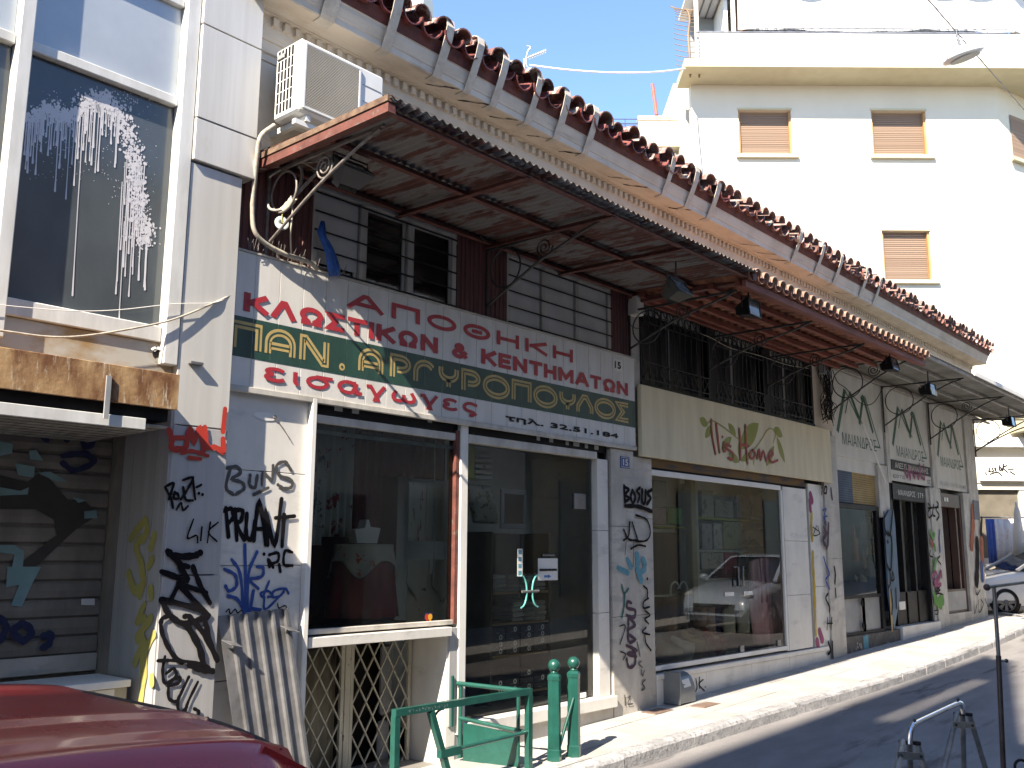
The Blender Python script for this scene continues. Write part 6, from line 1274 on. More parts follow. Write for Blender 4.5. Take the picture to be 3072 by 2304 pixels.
# ================================================================== vehicles
def car(name, label, loc, rz, paint, tall=1.0, L=4.1):
    t = thing(name, label, 'car', loc, None, rz)
    hw = .86
    top = [(0.00, .46), (0.04, .62), (0.12, .74), (0.35, .83), (0.75, .92), (1.15, .985), (1.30, 1.0), (2.2, 1.0), (3.2, 1.02), (3.85, 1.03), (4.02, .95), (4.1, .60)]
    def hz(x):
        for (a, b), (c, d) in zip(top, top[1:]):
            if a <= x <= c: return b + (d - b) * (x - a) / (c - a)
        return top[-1][1]
    sx = L / 4.1; st = [0, .03, .08, .16, .28, .42, .6, .8, 1.0, 1.15, 1.3, 1.7, 2.2, 2.7, 3.2, 3.6, 3.85, 4.0, 4.07, 4.1]; rows = []
    for x in st:
        h = hz(x); w = hw * (1 - .22 * max(0, 1 - x / .5) ** 2 - .12 * max(0, (x - 3.6) / .5) ** 2); lo = .22 if .1 < x < 4 else .34
        half = [(w * .90, lo), (w * .985, lo + .12), (w, .50 if h > .6 else h * .8), (w * .985, max(.55, h * .80) if h > .6 else h * .9), (w * .93, h * .93), (w * .86, h * .972), (w * .70, h * .992), (w * .66, h * .985), (w * .45, h * 1.005), (w * .2, h * 1.018), (0, h * 1.02)]
        rows.append([(x * sx, -y, z * tall) for y, z in half] + [(x * sx, y, z * tall) for y, z in half[-2::-1]])
    n = len(rows[0]); mb = MB(); mb.add([p for r in rows for p in r], [(i * n + k, i * n + k + 1, (i + 1) * n + k + 1, (i + 1) * n + k) for i in range(len(rows) - 1) for k in range(n - 1)], True)
    mb.add(rows[0], [tuple(range(n))]); mb.add(rows[-1], [tuple(range(n))]); mb.add([r[0] for r in rows] + [r[-1] for r in rows], [(i, i + 1, len(rows) + i + 1, len(rows) + i) for i in range(len(rows) - 1)])
    body = mb.build('body', paint, t)
    # greenhouse
    gh = [(1.12, 1.12, .98), (1.95, 1.22, 1.45), (2.6, 1.0, 1.49), (3.3, 1.0, 1.44), (3.92, 1.0, 1.02)]
    mb = MB(); rr = []
    for x, _, z in gh:
        w = .74 if z < 1.2 else .60; rr.append([(x * sx, -w, min(z, .995) * tall), (x * sx, -w + (.0 if z < 1.2 else .02), z * tall), (x * sx, -.3, (z + .02) * tall), (x * sx, .3, (z + .02) * tall), (x * sx, w, z * tall), (x * sx, w, min(z, .995) * tall)])
    # side glass slopes from the shoulder to the roof
    for r, (x, _, z) in zip(rr, gh): r[0] = (x * sx, -.78, .99 * tall); r[5] = (x * sx, .78, .99 * tall)
    mb.add([p for r in rr for p in r], [(i * 6 + k, i * 6 + k + 1, (i + 1) * 6 + k + 1, (i + 1) * 6 + k) for i in range(4) for k in range(5)], False); gl = mb.build('windows', mat('car_glass', (0.02, 0.025, 0.03), 0.06, spec=0.8), t)
    rf = MB(); rf.grid(lambda u, v: ((1.88 + 1.5 * u) * sx, (v * 2 - 1) * .68, tall * (1.475 + .055 * math.sin(math.pi * min(1, max(0, u))) ** .5 - .03 * abs(v * 2 - 1) ** 4 - .05 * max(0, abs(v * 2 - 1) - .9) * 10 - .004 * (abs(abs(v * 2 - 1) - .82) < .03) + .006 * (abs(abs(v * 2 - 1) - .45) < .06))), 24, 60); rf.build('roof', paint, t, solid=.02)
    tr = MB(); tr.tube([(1.90 * sx, (v * 2 - 1) * .62, tall * (1.487 - .03 * abs(v * 2 - 1) ** 4)) for v in [k / 16 for k in range(17)]], .012, 6); tr.build('windscreen_trim', m_black, t)
    pl = MB()
    for s in (-1, 1):
        for a, b in (((1.12, .77, .99), (1.95, .60, 1.46)), ((2.55, .775, .99), (2.55, .60, 1.49)), ((3.4, .77, .99), (3.3, .60, 1.45)), ((3.95, .70, 1.01), (3.32, .60, 1.46))): pl.beam((a[0] * sx, a[1] * s, a[2] * tall), (b[0] * sx, b[1] * s, b[2] * tall), .07, .05)
    pl.build('pillar', paint, t)
    # wheels
    for x in (.78, 3.35):
        for s in (-1, 1):
            c = Vector((x * sx, s * (hw - .10), .31)); MB().lathe(c - Vector((0, .0, 0)), [(.18, -.10), (.28, -.105), (.305, -.07), (.31, 0), (.305, .07), (.28, .105), (.20, .10)], 28, (0, s, 0)).build('tyre', m_black, t)
            rim = MB(); rim.lathe(c, [(.205, .10), (.20, .06), (.19, .03), (.0, .03)], 24, (0, s, 0))
            rb = rim.build('rim', m_dark, t); sp = MB()
            for k in range(8):
                a = 2 * math.pi * k / 8; d = Vector((math.cos(a), 0, math.sin(a))); q = Vector((-math.sin(a), 0, math.cos(a))); sp.add([c + Vector((0, s * .085, 0)) + d * r + q * e for r, e in ((.03, -.018), (.195, -.04), (.195, .04), (.03, .018))], [(0, 1, 2, 3)])
            sp.lathe(c, [(.2, .10), (.215, .104), (.20, .085)], 24, (0, s, 0)); sp.lathe(c, [(0, .09), (.05, .088), (.05, .07)], 14, (0, s, 0)); sp.build('spoke', m_galv, rb, normals=False)
            MB().disc(c + Vector((0, s * .045, .02)), .36, (0, s, 0), 24).build('wheel_arch', m_black, t, normals=False)
    for s in (-1, 1):
        MB().sphere((.22 * sx, s * .62, .72 * tall), .15, 12, 8, (.9, .9, .5)).build('headlight', mat('headlamp', (0.5, 0.52, 0.55), 0.1, spec=.8), t); MB().sphere((4.03 * sx, s * .66, .80 * tall), .13, 10, 8, (.4, .9, 1)).build('tail_light', m_redspray, t)
        MB().sphere((1.32 * sx, s * .95, 1.05 * tall), .1, 10, 8, (.7, 1, .7)).build('mirror', paint, t)
    MB().box(-.01, .05, -.45, .45, .40 * tall, .56 * tall).build('grille', m_black, t)
    # bonnet seams and washer jets
    hd = MB()
    for s in (-1, 1): hd.tube([(x * sx, s * (.60 + .03 * x), hz(x) * tall * 1.0) for x in (.18, .4, .7, 1.0, 1.2)], .004, 4)
    hd.build('bonnet_seam', m_black, t)
    for s in (-.28, .28): MB().sphere((1.12 * sx, s, hz(1.12) * tall * 1.02), .018, 8, 6, (1.4, 1, .6)).build('washer_jet', m_black, t)
    return t
red = mat('red_car_paint', (0.46, 0.026, 0.028), 0.28, var=.15, scale=(3, 3, 3), coat=.5, spec=0.5, grain=.06)
car('parked_car', 'dark red car with shiny roof parked across from the roller shutter', (3.28, -3.66, gz(2.0) - .13), math.pi, red, 1.085, 4.4)
car('parked_car', 'white hatchback parked in the side street beyond the corner', (23.62, 1.10, gz(24) - .10), math.atan2(Rr.y, Rr.x), mat('white_car_paint', (0.80, 0.80, 0.80), 0.25, var=.05, coat=.8))
car('parked_car', 'silver blue car parked across the street opposite the linen shop', (17.0, -3.55, gz(18) - .13), .0001, mat('silver_blue_paint', (0.30, 0.36, 0.44), 0.25, var=.05, coat=.8))
# ================================================================== racks on the near pavement
Z7 = zoom(2650, 1980, 5.12)
def trestle():
    y = -4.2; g = gz(5.4) - .11; t = thing('trestle_stand', 'pair of metal tripod legs joined by a chrome tube beside the road', 'stand', (5.6, y, g))
    P = lambda a, b, yy=y: WY(*Z7(a, b), yy)
    ch = mat('chrome', (0.70, 0.70, 0.72), 0.12, metal=1.0, var=.05); lg = mat('worn_khaki_steel', (0.30, 0.275, 0.24), 0.45, metal=.4, dark=(.16, .145, .125), scale=(14, 14, 14))
    T = catmull([P(405, 1300), P(410, 1200), P(425, 1080), P(465, 1000), P(530, 955), P(800, 825), P(1100, 685), P(1180, 665), P(1215, 720), P(1225, 830)], 4); MB().tube(T, .0145, 10).build('chrome_tube', ch, t)
    for a, b in ((480, 930), (1150, 610)):
        MB().sphere(P(a, b), .009, 8, 6).build('wing_nut', m_iron, t); MB().tube([P(a, b), P(a, b + 40)], .004, 5).build('bolt', m_iron, t)
    for top, bot, bar, ys in (([(300, 1250), (400, 1240), (515, 1265)], [(215, 1640), (415, 1640), (620, 1640)], ((205, 1465), (620, 1480)), (-.04, .03, -.02)), ([(1135, 815), (1215, 815), (1315, 825)], [(935, 1640), (1235, 1640), (1560, 1640)], ((1055, 990), (1400, 1005)), (-.04, .03, -.02))):
        for a, b, dy in zip(top, bot, ys):
            A_ = P(*a, y + dy); B_ = P(*b, y + dy * 2.5); d = B_ - A_; E_ = A_ + d * ((A_.z - g) / -d.z); MB().tube([A_, E_], .0155, 8).build('leg', lg, t)
            MB().lathe(A_, [(.0, .006), (.02, .004), (.02, -.012)], 10).build('cap', m_black, t)
        b0 = P(*bar[0], y - .085); b1 = P(*bar[1], y - .085); MB().beam(b0, b1, .006, .034).build('clamp_plate', lg, t)
        for s in (.14, .86):
            q = b0.lerp(b1, s); MB().lathe(q + Vector((0, -.002, 0)), [(0, .01), (.008, .009), (.008, 0)], 8, (0, -1, 0)).build('bolt', m_iron, t)
trestle()
def garment_rack():
    y = -4.2; z8 = zoom(2300, 1700, 2.746); P = lambda a, b: WY(*z8(a, b), y); g = gz(7.2) - .11; top = P(1872, 165); j = P(1912, 760); lo = P(1950, 1640); d = lo - j; foot = j + d * ((j.z - g) / -d.z)
    t = thing('garment_rack', 'thin brown garment rack pole with a crossbar and clamp', 'rack', foot); mr = mat('brown_rusty_pole', (0.10, 0.062, 0.050), 0.45, metal=.3, dark=(.05, .03, .025), scale=(14, 14, 14))
    MB().tube([top, j], .0125, 10).build('inner_pole', mat('grey_brown_pole', (0.26, 0.22, 0.20), 0.4, metal=.4, var=.3), t); MB().tube([j + Vector((0, 0, .02)), foot], .0165, 10).build('outer_pole', mr, t)
    e = P(1815, 170); f2 = P(2140, 128) ; MB().tube([e, f2 + (f2 - e) * 1.2], .011, 8).build('crossbar', m_iron, t); MB().sphere(e, .022, 10, 8).build('end_knob', mr, t)
    MB().tube([P(1915, 775), P(1975, 775)], .006, 6).build('clamp_screw', m_iron, t); MB().sphere(P(1975, 775), .013, 8, 6).build('clamp_knob', m_iron, t)
    for k in range(4):
        a = k * math.pi / 2 + .4; MB().tube([foot + Vector((0, 0, .03)), foot + Vector((math.cos(a) * .24, math.sin(a) * .24, .012))], .012, 6).build('foot', mr, t)
garment_rack()
def hoop():
    c = WY(*Z7(2120, 1640), -4.3); g = gz(c.x) - .12; t = thing('wire_basket_stand', 'black hoop topped stand on the road beside the garment rack', 'stand', (c.x, c.y, g)); mb = MB()
    ring = [c + Rr * math.cos(2 * math.pi * k / 28) * .04 + Vector((0, 0, .04 * math.sin(2 * math.pi * k / 28))) for k in range(28)]; mb.tube(ring, .009, 8, closed=True); mb.build('hoop', m_black, t)
    MB().tube([c - Vector((0, 0, .045)), Vector((c.x, c.y, g))], .012, 8).build('pole', m_black, t); MB().lathe(Vector((c.x, c.y, g)), [(0, .02), (.14, .015), (.15, 0)], 20).build('base', m_black, t)
hoop()
# ================================================================== street lamp hung on a cable
def cable_lamp():
    A_ = WD(2690, -110, 10.5); B_ = WD(3190, 465, 19.0)
    t = thing('suspended_street_lamp', 'white street lamp slung on a twisted cable above the street', 'street lamp', A_.lerp(B_, .35)); mc = mat('grey_wire', (0.16, 0.15, 0.15), 0.5)
    mb = MB(); n = 60; pts = [A_.lerp(B_, k / n) for k in range(n + 1)]
    mb.tube(pts, .008, 6); mb.tube([p + Vector((math.cos(k * 1.9) * .02, math.sin(k * 1.9) * .02, math.sin(k * 1.9) * .018)) for k, p in enumerate(pts)], .005, 5); mb.build('cable', mc, t)
    best = None
    for k in range(200):
        p = A_.lerp(B_, k / 200); v = p - CAM; xx = 1536 + FPX * v.dot(RX) / v.dot(FW)
        if best is None or abs(xx - 2868) < best[0]: best = (abs(xx - 2868), p, v.dot(Hh))
    dist = best[2]; P = lambda a, b: WD(2000 + a / 2.063, b / 2.063, dist)
    ax = (P(1965, 300) - P(1715, 385)); L = ax.length; ax.normalize(); c = (P(1965, 300) + P(1715, 385)) / 2; up = Vector((0, 0, 1)); sd = ax.cross(up).normalized(); u2 = sd.cross(ax)
    mb = MB(); ns, nc = 14, 14; vs = []
    for i in range(ns + 1):
        s = i / ns; w = (math.sin(math.pi * min(1, max(0, s)) ** .8)) ** .45 if 0 < s < 1 else .02; w *= (1 - .25 * s)
        for k in range(nc):
            a = 2 * math.pi * k / nc; hh = .17 if math.sin(a) > 0 else .05; vs.append(c + ax * (s - .5) * L + sd * math.cos(a) * .19 * w + u2 * math.sin(a) * hh * w)
    mb.add(vs, [(i * nc + k, i * nc + (k + 1) % nc, (i + 1) * nc + (k + 1) % nc, (i + 1) * nc + k) for i in range(ns) for k in range(nc)], True); mb.build('housing', m_white, t)
    ln = MB(); ln.add([c + ax * (math.cos(2 * math.pi * k / 20) * L * .36) + sd * math.sin(2 * math.pi * k / 20) * .13 - u2 * .052 for k in range(20)], [tuple(range(20))]); ln.build('lens', mat('lamp_lens', (0.16, 0.165, 0.165), 0.3), t, normals=False)
    lp = P(1815, 300); MB().tube([lp + (Rr * math.cos(2 * math.pi * k / 22) * .13 + up * math.sin(2 * math.pi * k / 22) * .16) for k in range(22)], .008, 6, closed=True).build('cable_loop', m_white, t)
    MB().tube([best[1], c + u2 * .10], .015, 6).build('hanger', m_galv, t)
cable_lamp()
# ================================================================== white corner building facing the camera
RBD = 25.0
def frame(dist):
    """local axes of a wall square to the view: s to the right, z up, o towards the camera"""
    base = CAM + Hh * dist
    def P(s, z, o=0.0): return Vector((base.x, base.y, 0)) + Rr * s - Hh * o + Vector((0, 0, z))
    return P
def uv(x, y, dist):
    p = WD(x, y, dist) - CAM; return p.dot(Rr), p.z + CAM.z
def pbox(mb, P, s0, s1, o0, o1, z0, z1):
    vs = [P(s, z, o) for z in (z0, z1) for o in (o0, o1) for s in (s0, s1)]
    return mb.add(vs, [(0, 1, 3, 2), (4, 6, 7, 5), (0, 4, 5, 1), (1, 5, 7, 3), (3, 7, 6, 2), (2, 6, 4, 0)])
def right_building():
    P = frame(RBD); t = thing('corner_apartment_house', 'white rendered apartment house with brown roller shutters and a roof terrace', 'building', P(9, 0.4))
    s0 = uv(2076, 400, RBD)[0]; s1 = uv(2990, 300, RBD)[0]; zs = uv(2051, 232, RBD)[1]; zb = uv(2070, 255, RBD)[1]
    def B(name, m, *a, par=None): return pbox(MB(), P, *a).build(name, m, par or t)
    # walls with real window openings: piers and bands round each opening
    W = [(uv(2214, 330, RBD), uv(2379, 466, RBD)), (uv(2612, 329, RBD), uv(2786, 463, RBD)), (uv(2645, 692, RBD), uv(2800, 842, RBD)), (uv(2230, 690, RBD), uv(2385, 842, RBD))]
    rows = [(W[0][0][1], W[0][1][1], [(W[0][0][0], W[0][1][0]), (W[1][0][0], W[1][1][0])]), (W[2][0][1], W[2][1][1], [(W[3][0][0], W[3][1][0]), (W[2][0][0], W[2][1][0])])]
    rows.append((rows[1][0] - 3.35, rows[1][1] - 3.35, rows[1][2]))
    zt = zs; wall = MB()
    for ztop, zbot, ops in rows:
        pbox(wall, P, s0, s1, -.3, 0, ztop, zt); xs = s0
        for a, b in ops: pbox(wall, P, xs, a, -.3, 0, zbot, ztop); xs = b
        pbox(wall, P, xs, s1, -.3, 0, zbot, ztop); zt = zbot
    pbox(wall, P, s0, s1, -.3, 0, 4.85, zt); pbox(wall, P, s0, s1, -6, -.8, 0, zs)
    wl = wall.build('wall', m_rbwall, t)
    def shutter_window(a, b, zbot, ztop):
        w = pbox(MB(), P, a, b, -.20, -.17, zbot, ztop).build('window', m_roll, t)
        sl = MB(); n = int((ztop - zbot) / .055)
        for k in range(n): z = zbot + (ztop - zbot) * k / n; pbox(sl, P, a + .05, b - .05, -.17, -.155, z + .006, z + .05)
        sl.build('shutter_slats', m_roll, w); pbox(MB(), P, a + .001, a + .055, -.168, -.06, zbot, ztop).build('shutter_guide', m_woodframe, w); pbox(MB(), P, b - .055, b - .001, -.168, -.06, zbot, ztop).build('shutter_guide', m_woodframe, w)
        pbox(MB(), P, a - .10, b + .14, -.02, .12, zbot - .10, zbot - .004).build('sill', m_rbsill, w); pbox(MB(), P, a - .02, b + .02, -.02, .03, ztop + .003, ztop + .06).build('head', m_rbsill, w)
    for ztop, zbot, ops in rows:
        for a, b in ops: shutter_window(a, b, zbot, ztop)
    # projecting slab, terrace parapet of corrugated sheet, awning frame and canvas
    MB().poly([P(s, zb, o) for s, o in ((s0 - .35, -.2), (s1 - .07, -.2), (s1 + .3675, 1.05), (s0 - .35, 1.05))], (0, 0, zs - zb)).build('cornice_slab', m_rbsill, t)
    zp = uv(2500, 152, RBD)[1]; z2 = uv(2500, 10, RBD)[1]
    pr = MB(); n = 8
    for k in range(n): z0_ = zs + (zp - zs) * k / n; pr.add([P(s, z, o) for s in (s0 + .1, s1 + .325) for z, o in ((z0_ + .004, .90), (z0_ + .03, .93), (z0_ + (zp - zs) / n - .03, .93), (z0_ + (zp - zs) / n, .90))], [(0, 1, 5, 4), (1, 2, 6, 5), (2, 3, 7, 6)])
    pp = pr.build('parapet', m_corrwhite, t); B('hand_rail', m_galv, s0, s1, .86, .90, zp + .02, zp + .06)
    for k in range(6): s = s0 + .1 + (s1 - s0) * k / 5.3; pbox(MB(), P, s - .02, s + .02, .84, .88, zs, zp + .02).build('rail_post', m_galv, t)
    hk = MB()
    for k in range(44): s = s0 + 1.6 + k * (s1 - s0 - 1.6) / 43; hk.sphere(P(s, uv(2500, 22, RBD)[1] - .02 * math.sin(k * .8), .72), .028, 6, 5)
    tag(hk.build('canvas_hooks', m_white, t), kind='stuff')
    zz = MB()
    for k in range(26): s = s0 + 1.6 + k * .25; zz.beam(P(s, zp + .06, .88), P(s + .12, zp + .16, .88), .012, .012); zz.beam(P(s + .12, zp + .16, .88), P(s + .25, zp + .06, .88), .012, .012)
    zz.beam(P(s0 + 1.2, zp + .17, .88), P(s1, zp + .17, .88), .02, .02); zz.build('trellis_rail', m_galv, t)
    cv = MB(); a, b = uv(2190, 0, RBD)[0], s1 + .26; zc = uv(2500, 30, RBD)[1]; cv.grid(lambda u, v: P(a + (b - a) * u, zp + .18 + (zc - zp - .18) * v, .75 + .03 * math.sin(u * 40) + .06 * math.sin(u * 11 + v * 2)), 80, 4); cv.build('awning_canvas', m_canvas, t)
    B('terrace_beam', m_white, s0 - .1, s1 + .36, .60, 1.05, z2 - .02, z2 + .10); B('terrace_roof', m_corrwhite, s0 - .1, s1 + .2, -1.0, .59, z2 + .02, z2 + .12)
    for k in range(7): s = s0 + .2 + k * .22; pbox(MB(), P, s, s + .03, -.98, .58, z2 - .03, z2 + .018).build('roof_rib', m_galv, t)
    for s in (s0 + .02, s0 + 1.05): pbox(MB(), P, s, s + .10, .66, .76, zs, z2 - .03).build('terrace_post', m_white, t)
    B('terrace_back_wall', m_grey, s0 + .2, s1, -1.0, -.8, zs, z2); B('terrace_side', m_white, s0 + .9, s0 + 1.0, -.79, .5, zs, z2 - .03)
    B('dark_panel', m_brownwood, s0 + 1.2, s0 + 1.6, .2, .3, zs, z2 - .1)
    # angled right wing
    q = lambda s, o, z: P(s, z, o)
    wg = MB(); dx, dz_ = 5.0, 3.0
    def wbox(o0, o1, z0_, z1_, name, m):
        vs = [P(s1 + u * dx * 1.0 + o * .35, z, -u * dz_ + o) for z in (z0_, z1_) for o in (o0, o1) for u in (0, 1)]; return MB().add(vs, [(0, 1, 3, 2), (4, 6, 7, 5), (0, 4, 5, 1), (1, 5, 7, 3), (3, 7, 6, 2), (2, 6, 4, 0)]).build(name, m, t)
    wbox(-.3, 0, 4.85, zs - .01, 'wing_wall', m_rbwall); wbox(.0, 1.05, zb, zs - .002, 'wing_slab', m_rbsill); wbox(.88, .93, zs, zp, 'wing_parapet', m_corrwhite); wbox(.6, .78, zp + .18, zc, 'wing_canvas', m_canvas); wbox(.60, 1.05, z2 - .02, z2 + .1, 'wing_beam', m_white)
    w1 = W[1][0][1]; vs = [P(s1 + u * dx + .02, z, -u * dz_ + .02) for z in (W[1][1][1], w1) for u in (.09, .35)]; ww = MB().add(vs, [(0, 1, 3, 2)]).build('window', m_roll, t)
    vs = [P(s1 + u * dx + .03, z, -u * dz_ + .03 + o) for z in (W[1][1][1] - .1, W[1][1][1]) for o in (0, .12) for u in (.07, .38)]; MB().add(vs, [(0, 1, 3, 2), (4, 6, 7, 5), (0, 4, 5, 1), (1, 5, 7, 3), (3, 7, 6, 2), (2, 6, 4, 0)]).build('sill', m_rbsill, ww)
    # ground floor shop: first-floor band, awning, fascia board, windows
    gs = 9.0; ge = s1 + 3
    B('ground_wall', m_rbwall, s0, gs, -.3, -.01, 0, 4.85); z4 = uv(2950, 1340, RBD)[1]
    B('string_course', m_white, gs, ge, -.3, .25, z4 - .02, z4 + .22); B('upper_band', m_rbwall, gs, ge, -.3, -.005, z4 + .22, 4.85); B('balcony_soffit', m_rbsill, 13.2, ge, -.3, .7, z4 + .35, z4 + .95)
    zf1 = uv(2950, 1386, RBD)[1]; zf0 = uv(2950, 1443, RBD)[1]
    B('fascia_back', m_rbwall, gs, ge, -.3, -.02, zf0 - .05, z4 - .02); fb = B('fascia_board', m_white, 12.3, ge, -.019, .10, zf0, zf1)
    Zf = zoom(2660, 1280, 5.185); g = MB()
    for st in ([(1600, 650), (1590, 700), (1620, 690)], [(1640, 640), (1660, 690), (1640, 700)], [(1690, 640), (1700, 690), (1680, 650)], [(1750, 600), (1760, 680), (1790, 660), (1750, 620)], [(1820, 580), (1800, 690)], [(1870, 605), (1810, 640), (1880, 710)], [(1540, 715), (1550, 745)], [(1610, 740), (1720, 710), (1790, 760)], [(1890, 660), (1970, 660)], [(1920, 700), (1990, 745)]): g.ribbon(catmull([WD(*Zf(*p), RBD - .105) for p in st], 4), .035, tuple(-Hh))
    g.build('graffiti', m_blackspray, fb, normals=False)
    B('shop_head', m_rbwall, gs, ge, -.3, -.05, zf0 - .22, zf0 - .05)
    for a, b in ((12.25, 13.35), (13.75, 15.2)):
        w = pbox(MB(), P, a, b, -.22, -.18, 1.6, zf0 - .22).build('shop_window', mat('beige_glass', (0.16, 0.145, 0.12), 0.15, var=.3), t); pbox(MB(), P, a - .06, a, -.24, -.1, 1.6, zf0 - .22).build('jamb', m_white, w); pbox(MB(), P, b, b + .3, -.24, -.08, .4, zf0 - .22).build('pier', m_white, w)
    B('stall_riser', m_beigepanel, gs, ge, -.3, -.15, 0, 1.6)
right_building()
def clothes():
    """goods hung out in front of the far shop"""
    P = frame(RBD - 1.4); rnd = random.Random(11); sc = (RBD - 1.4) / RBD
    t = thing('clothes_rail', 'outdoor rail with pastel garments before the far corner shop', 'clothes rail', P(12.6, 0.6))
    z1 = uv(3000, 1552, RBD - 1.4)[1]; MB().tube([P(11.4, z1), P(14.6, z1)], .02, 6).build('rail', m_galv, t)
    for s in (11.5, 14.5): MB().tube([P(s, z1), P(s, .5)], .025, 6).build('upright', m_galv, t)
    cols = [(0.08, 0.16, 0.50), (0.74, 0.75, 0.76), (0.74, 0.74, 0.76), (0.76, 0.72, 0.73), (0.70, 0.55, 0.58), (0.72, 0.74, 0.72), (0.76, 0.76, 0.76), (0.6, 0.63, 0.72)]
    s = 11.65
    for i in range(9):
        w = rnd.uniform(.28, .36) * (.6 if i == 0 else 1); h = rnd.uniform(.9, 1.2); c = cols[i % 8] if i != 8 else cols[1]; mb = MB()
        mb.grid(lambda u, v: P(s + w * u, z1 - .04 - h * v, .05 + .03 * math.sin(u * 14 + i)), 10, 3); mb.build('garment', mat('garment_%d' % i, c, .9, var=.15, scale=(9, 9, 9), second=(0.6, 0.5, 0.5) if i % 3 == 1 else None, s2=(9, 9, 9)), t, solid=.02); s += w + .01
clothes()
def white_post():
    P = frame(RBD - 2.2); s, z = uv(3048, 1505, RBD - 2.2); t = thing('parasol_pole', 'white folded parasol standing before the far corner shop', 'parasol', P(s, .6))
    MB().tube([P(s, .6), P(s, z)], .03, 8).build('pole', m_white, t); MB().lathe(P(s, 1.5), [(.02, z - 1.55), (.07, z - 1.75), (.12, .6), (.16, .0), (.02, .02)], 12).build('folded_canopy', m_canvas, t)
white_post()
def old_balcony():
    d = 27.0; P = frame(d); a, zt = uv(1914, 348, d); b, zb = uv(2074, 418, d)
    t = thing('old_house', 'weathered cream house with a crumbling balcony and iron railing', 'building', P(a, .5))
    mo = mat('weathered_cream', (0.55, 0.51, 0.40), .9, dark=(.42, .38, .28), scale=(2, 2, 2), second=(.25, .25, .16), s2=(3, 3, 3), t2=(.60, .75), bump=.3)
    B = lambda n, m, *q: pbox(MB(), P, *q).build(n, m, t)
    B('wall', mo, -6.0, b + .6, -5, -1.4, 0, zb - .3); pw = B('balcony_parapet', mo, a, b, -.2, 0, zb, zt - .14)
    for k in range(3): pbox(MB(), P, a - .01, b + .01, -.2, .02 + .01 * k, zt - .14 + k * .047, zt - .14 + k * .047 + .04).build('coping', mo, pw)
    B('balcony_slab', mo, a - .15, b + .1, -1.4, .12, zb - .28, zb - .05); B('balcony_side', mo, a, a + .12, -1.38, -.21, zb, zt - .14); B('bracket', mo, a - .05, b + .05, -1.4, -.25, zb - .5, zb - .282)
    sp, _ = uv(2055, 500, d); B('downpipe', m_grey, sp, sp + .16, -1.39, -1.2, 6, zb - .6)
    rl = MB(); x0 = uv(1760, 352, d)[0]; mi = mat('blue_iron', (0.05, 0.06, 0.16), .5)
    r = thing('terrace_railing', 'ornate dark blue iron railing on the old house terrace', 'railing', P(x0, zb)); zr = zt - .08
    for z in (zr, zr - .14, zr - .28): MB().beam(P(x0, z, -.05), P(a, z, -.05), .03, .02).build('rail', mi, r)
    n = 16
    for k in range(n + 1): s = x0 + (a - x0) * k / n; MB().beam(P(s, zb - .1, -.05), P(s, zr - (.28 if k % 4 else 0), -.05), .015, .015).build('baluster', mi, r)
    sc = MB()
    for k in range(n):
        s = x0 + (a - x0) * (k + .5) / n; c = P(s, zr - .21, -.05); sc.tube([c + (Rr * math.cos(q) + Vector((0, 0, 1)) * math.sin(q)) * .05 * (1 - q / 12) for q in [j * .6 for j in range(14)]], .006, 4)
        if k % 4 == 3: sc.tube([P(s - .1 * q * q, zb - .1 + (zr - .28 - zb + .1) * q, -.05) for q in [j / 6 for j in range(7)]], .006, 4)
    sc.build('scrollwork', mi, r); B('terrace_edge', mo, x0, a, -1.4, 0, zb - .3, zb - .1)
    p0 = WD(1970, 345, d + 1); p1 = WD(1957, 252, d + 1); tt = tag(MB().tube([p0, p1], .06, 8).build('chimney_pole', mat('red_pole', (0.5, 0.13, 0.10), .6)), 'thin red pole rising behind the old balcony', 'pole')
old_balcony()
def antenna():
    d = 21.0; Q = lambda a, b: WD(1400 + a / 2.765, b / 2.765, d)
    base = Q(478, 900); base.z = 0
    t = thing('tv_antenna', 'thin roof television antenna against the sky', 'antenna', Q(478, 640)); ma = mat('antenna_metal', (0.5, 0.5, 0.52), .4, metal=.5)
    MB().tube([Q(478, 490), Q(478, 760)], .025, 6).build('mast', ma, t); MB().tube([Q(470, 495), Q(660, 420)], .018, 6).build('boom', ma, t)
    e = MB(); A_, B_ = Q(520, 478), Q(655, 423)
    for k in range(11): p = A_.lerp(B_, k / 10); e.tube([p + Hh * .12 + Vector((0, 0, .02)), p - Hh * .12 - Vector((0, 0, .02))], .008, 4); e.tube([p - Rr * .01 + Vector((0, 0, .05)), p - Vector((0, 0, .05))], .007, 4)
    e.build('element', ma, t); MB().tube(catmull([Q(495, 380), Q(530, 390), Q(505, 430), Q(492, 500), Q(500, 550), Q(520, 565)], 5), .014, 5).build('reflector', ma, t)
    c = thing('hanging_cable', 'white cable slung across the sky to the roof terrace', 'cable', Q(520, 540)); MB().tube(catmull([Q(520, 540), Q(850, 580), Q(1200, 602), Q(1550, 598), WD(2056, 206, d + 3)], 8), .022, 6).build('strand', m_white, c)
antenna()
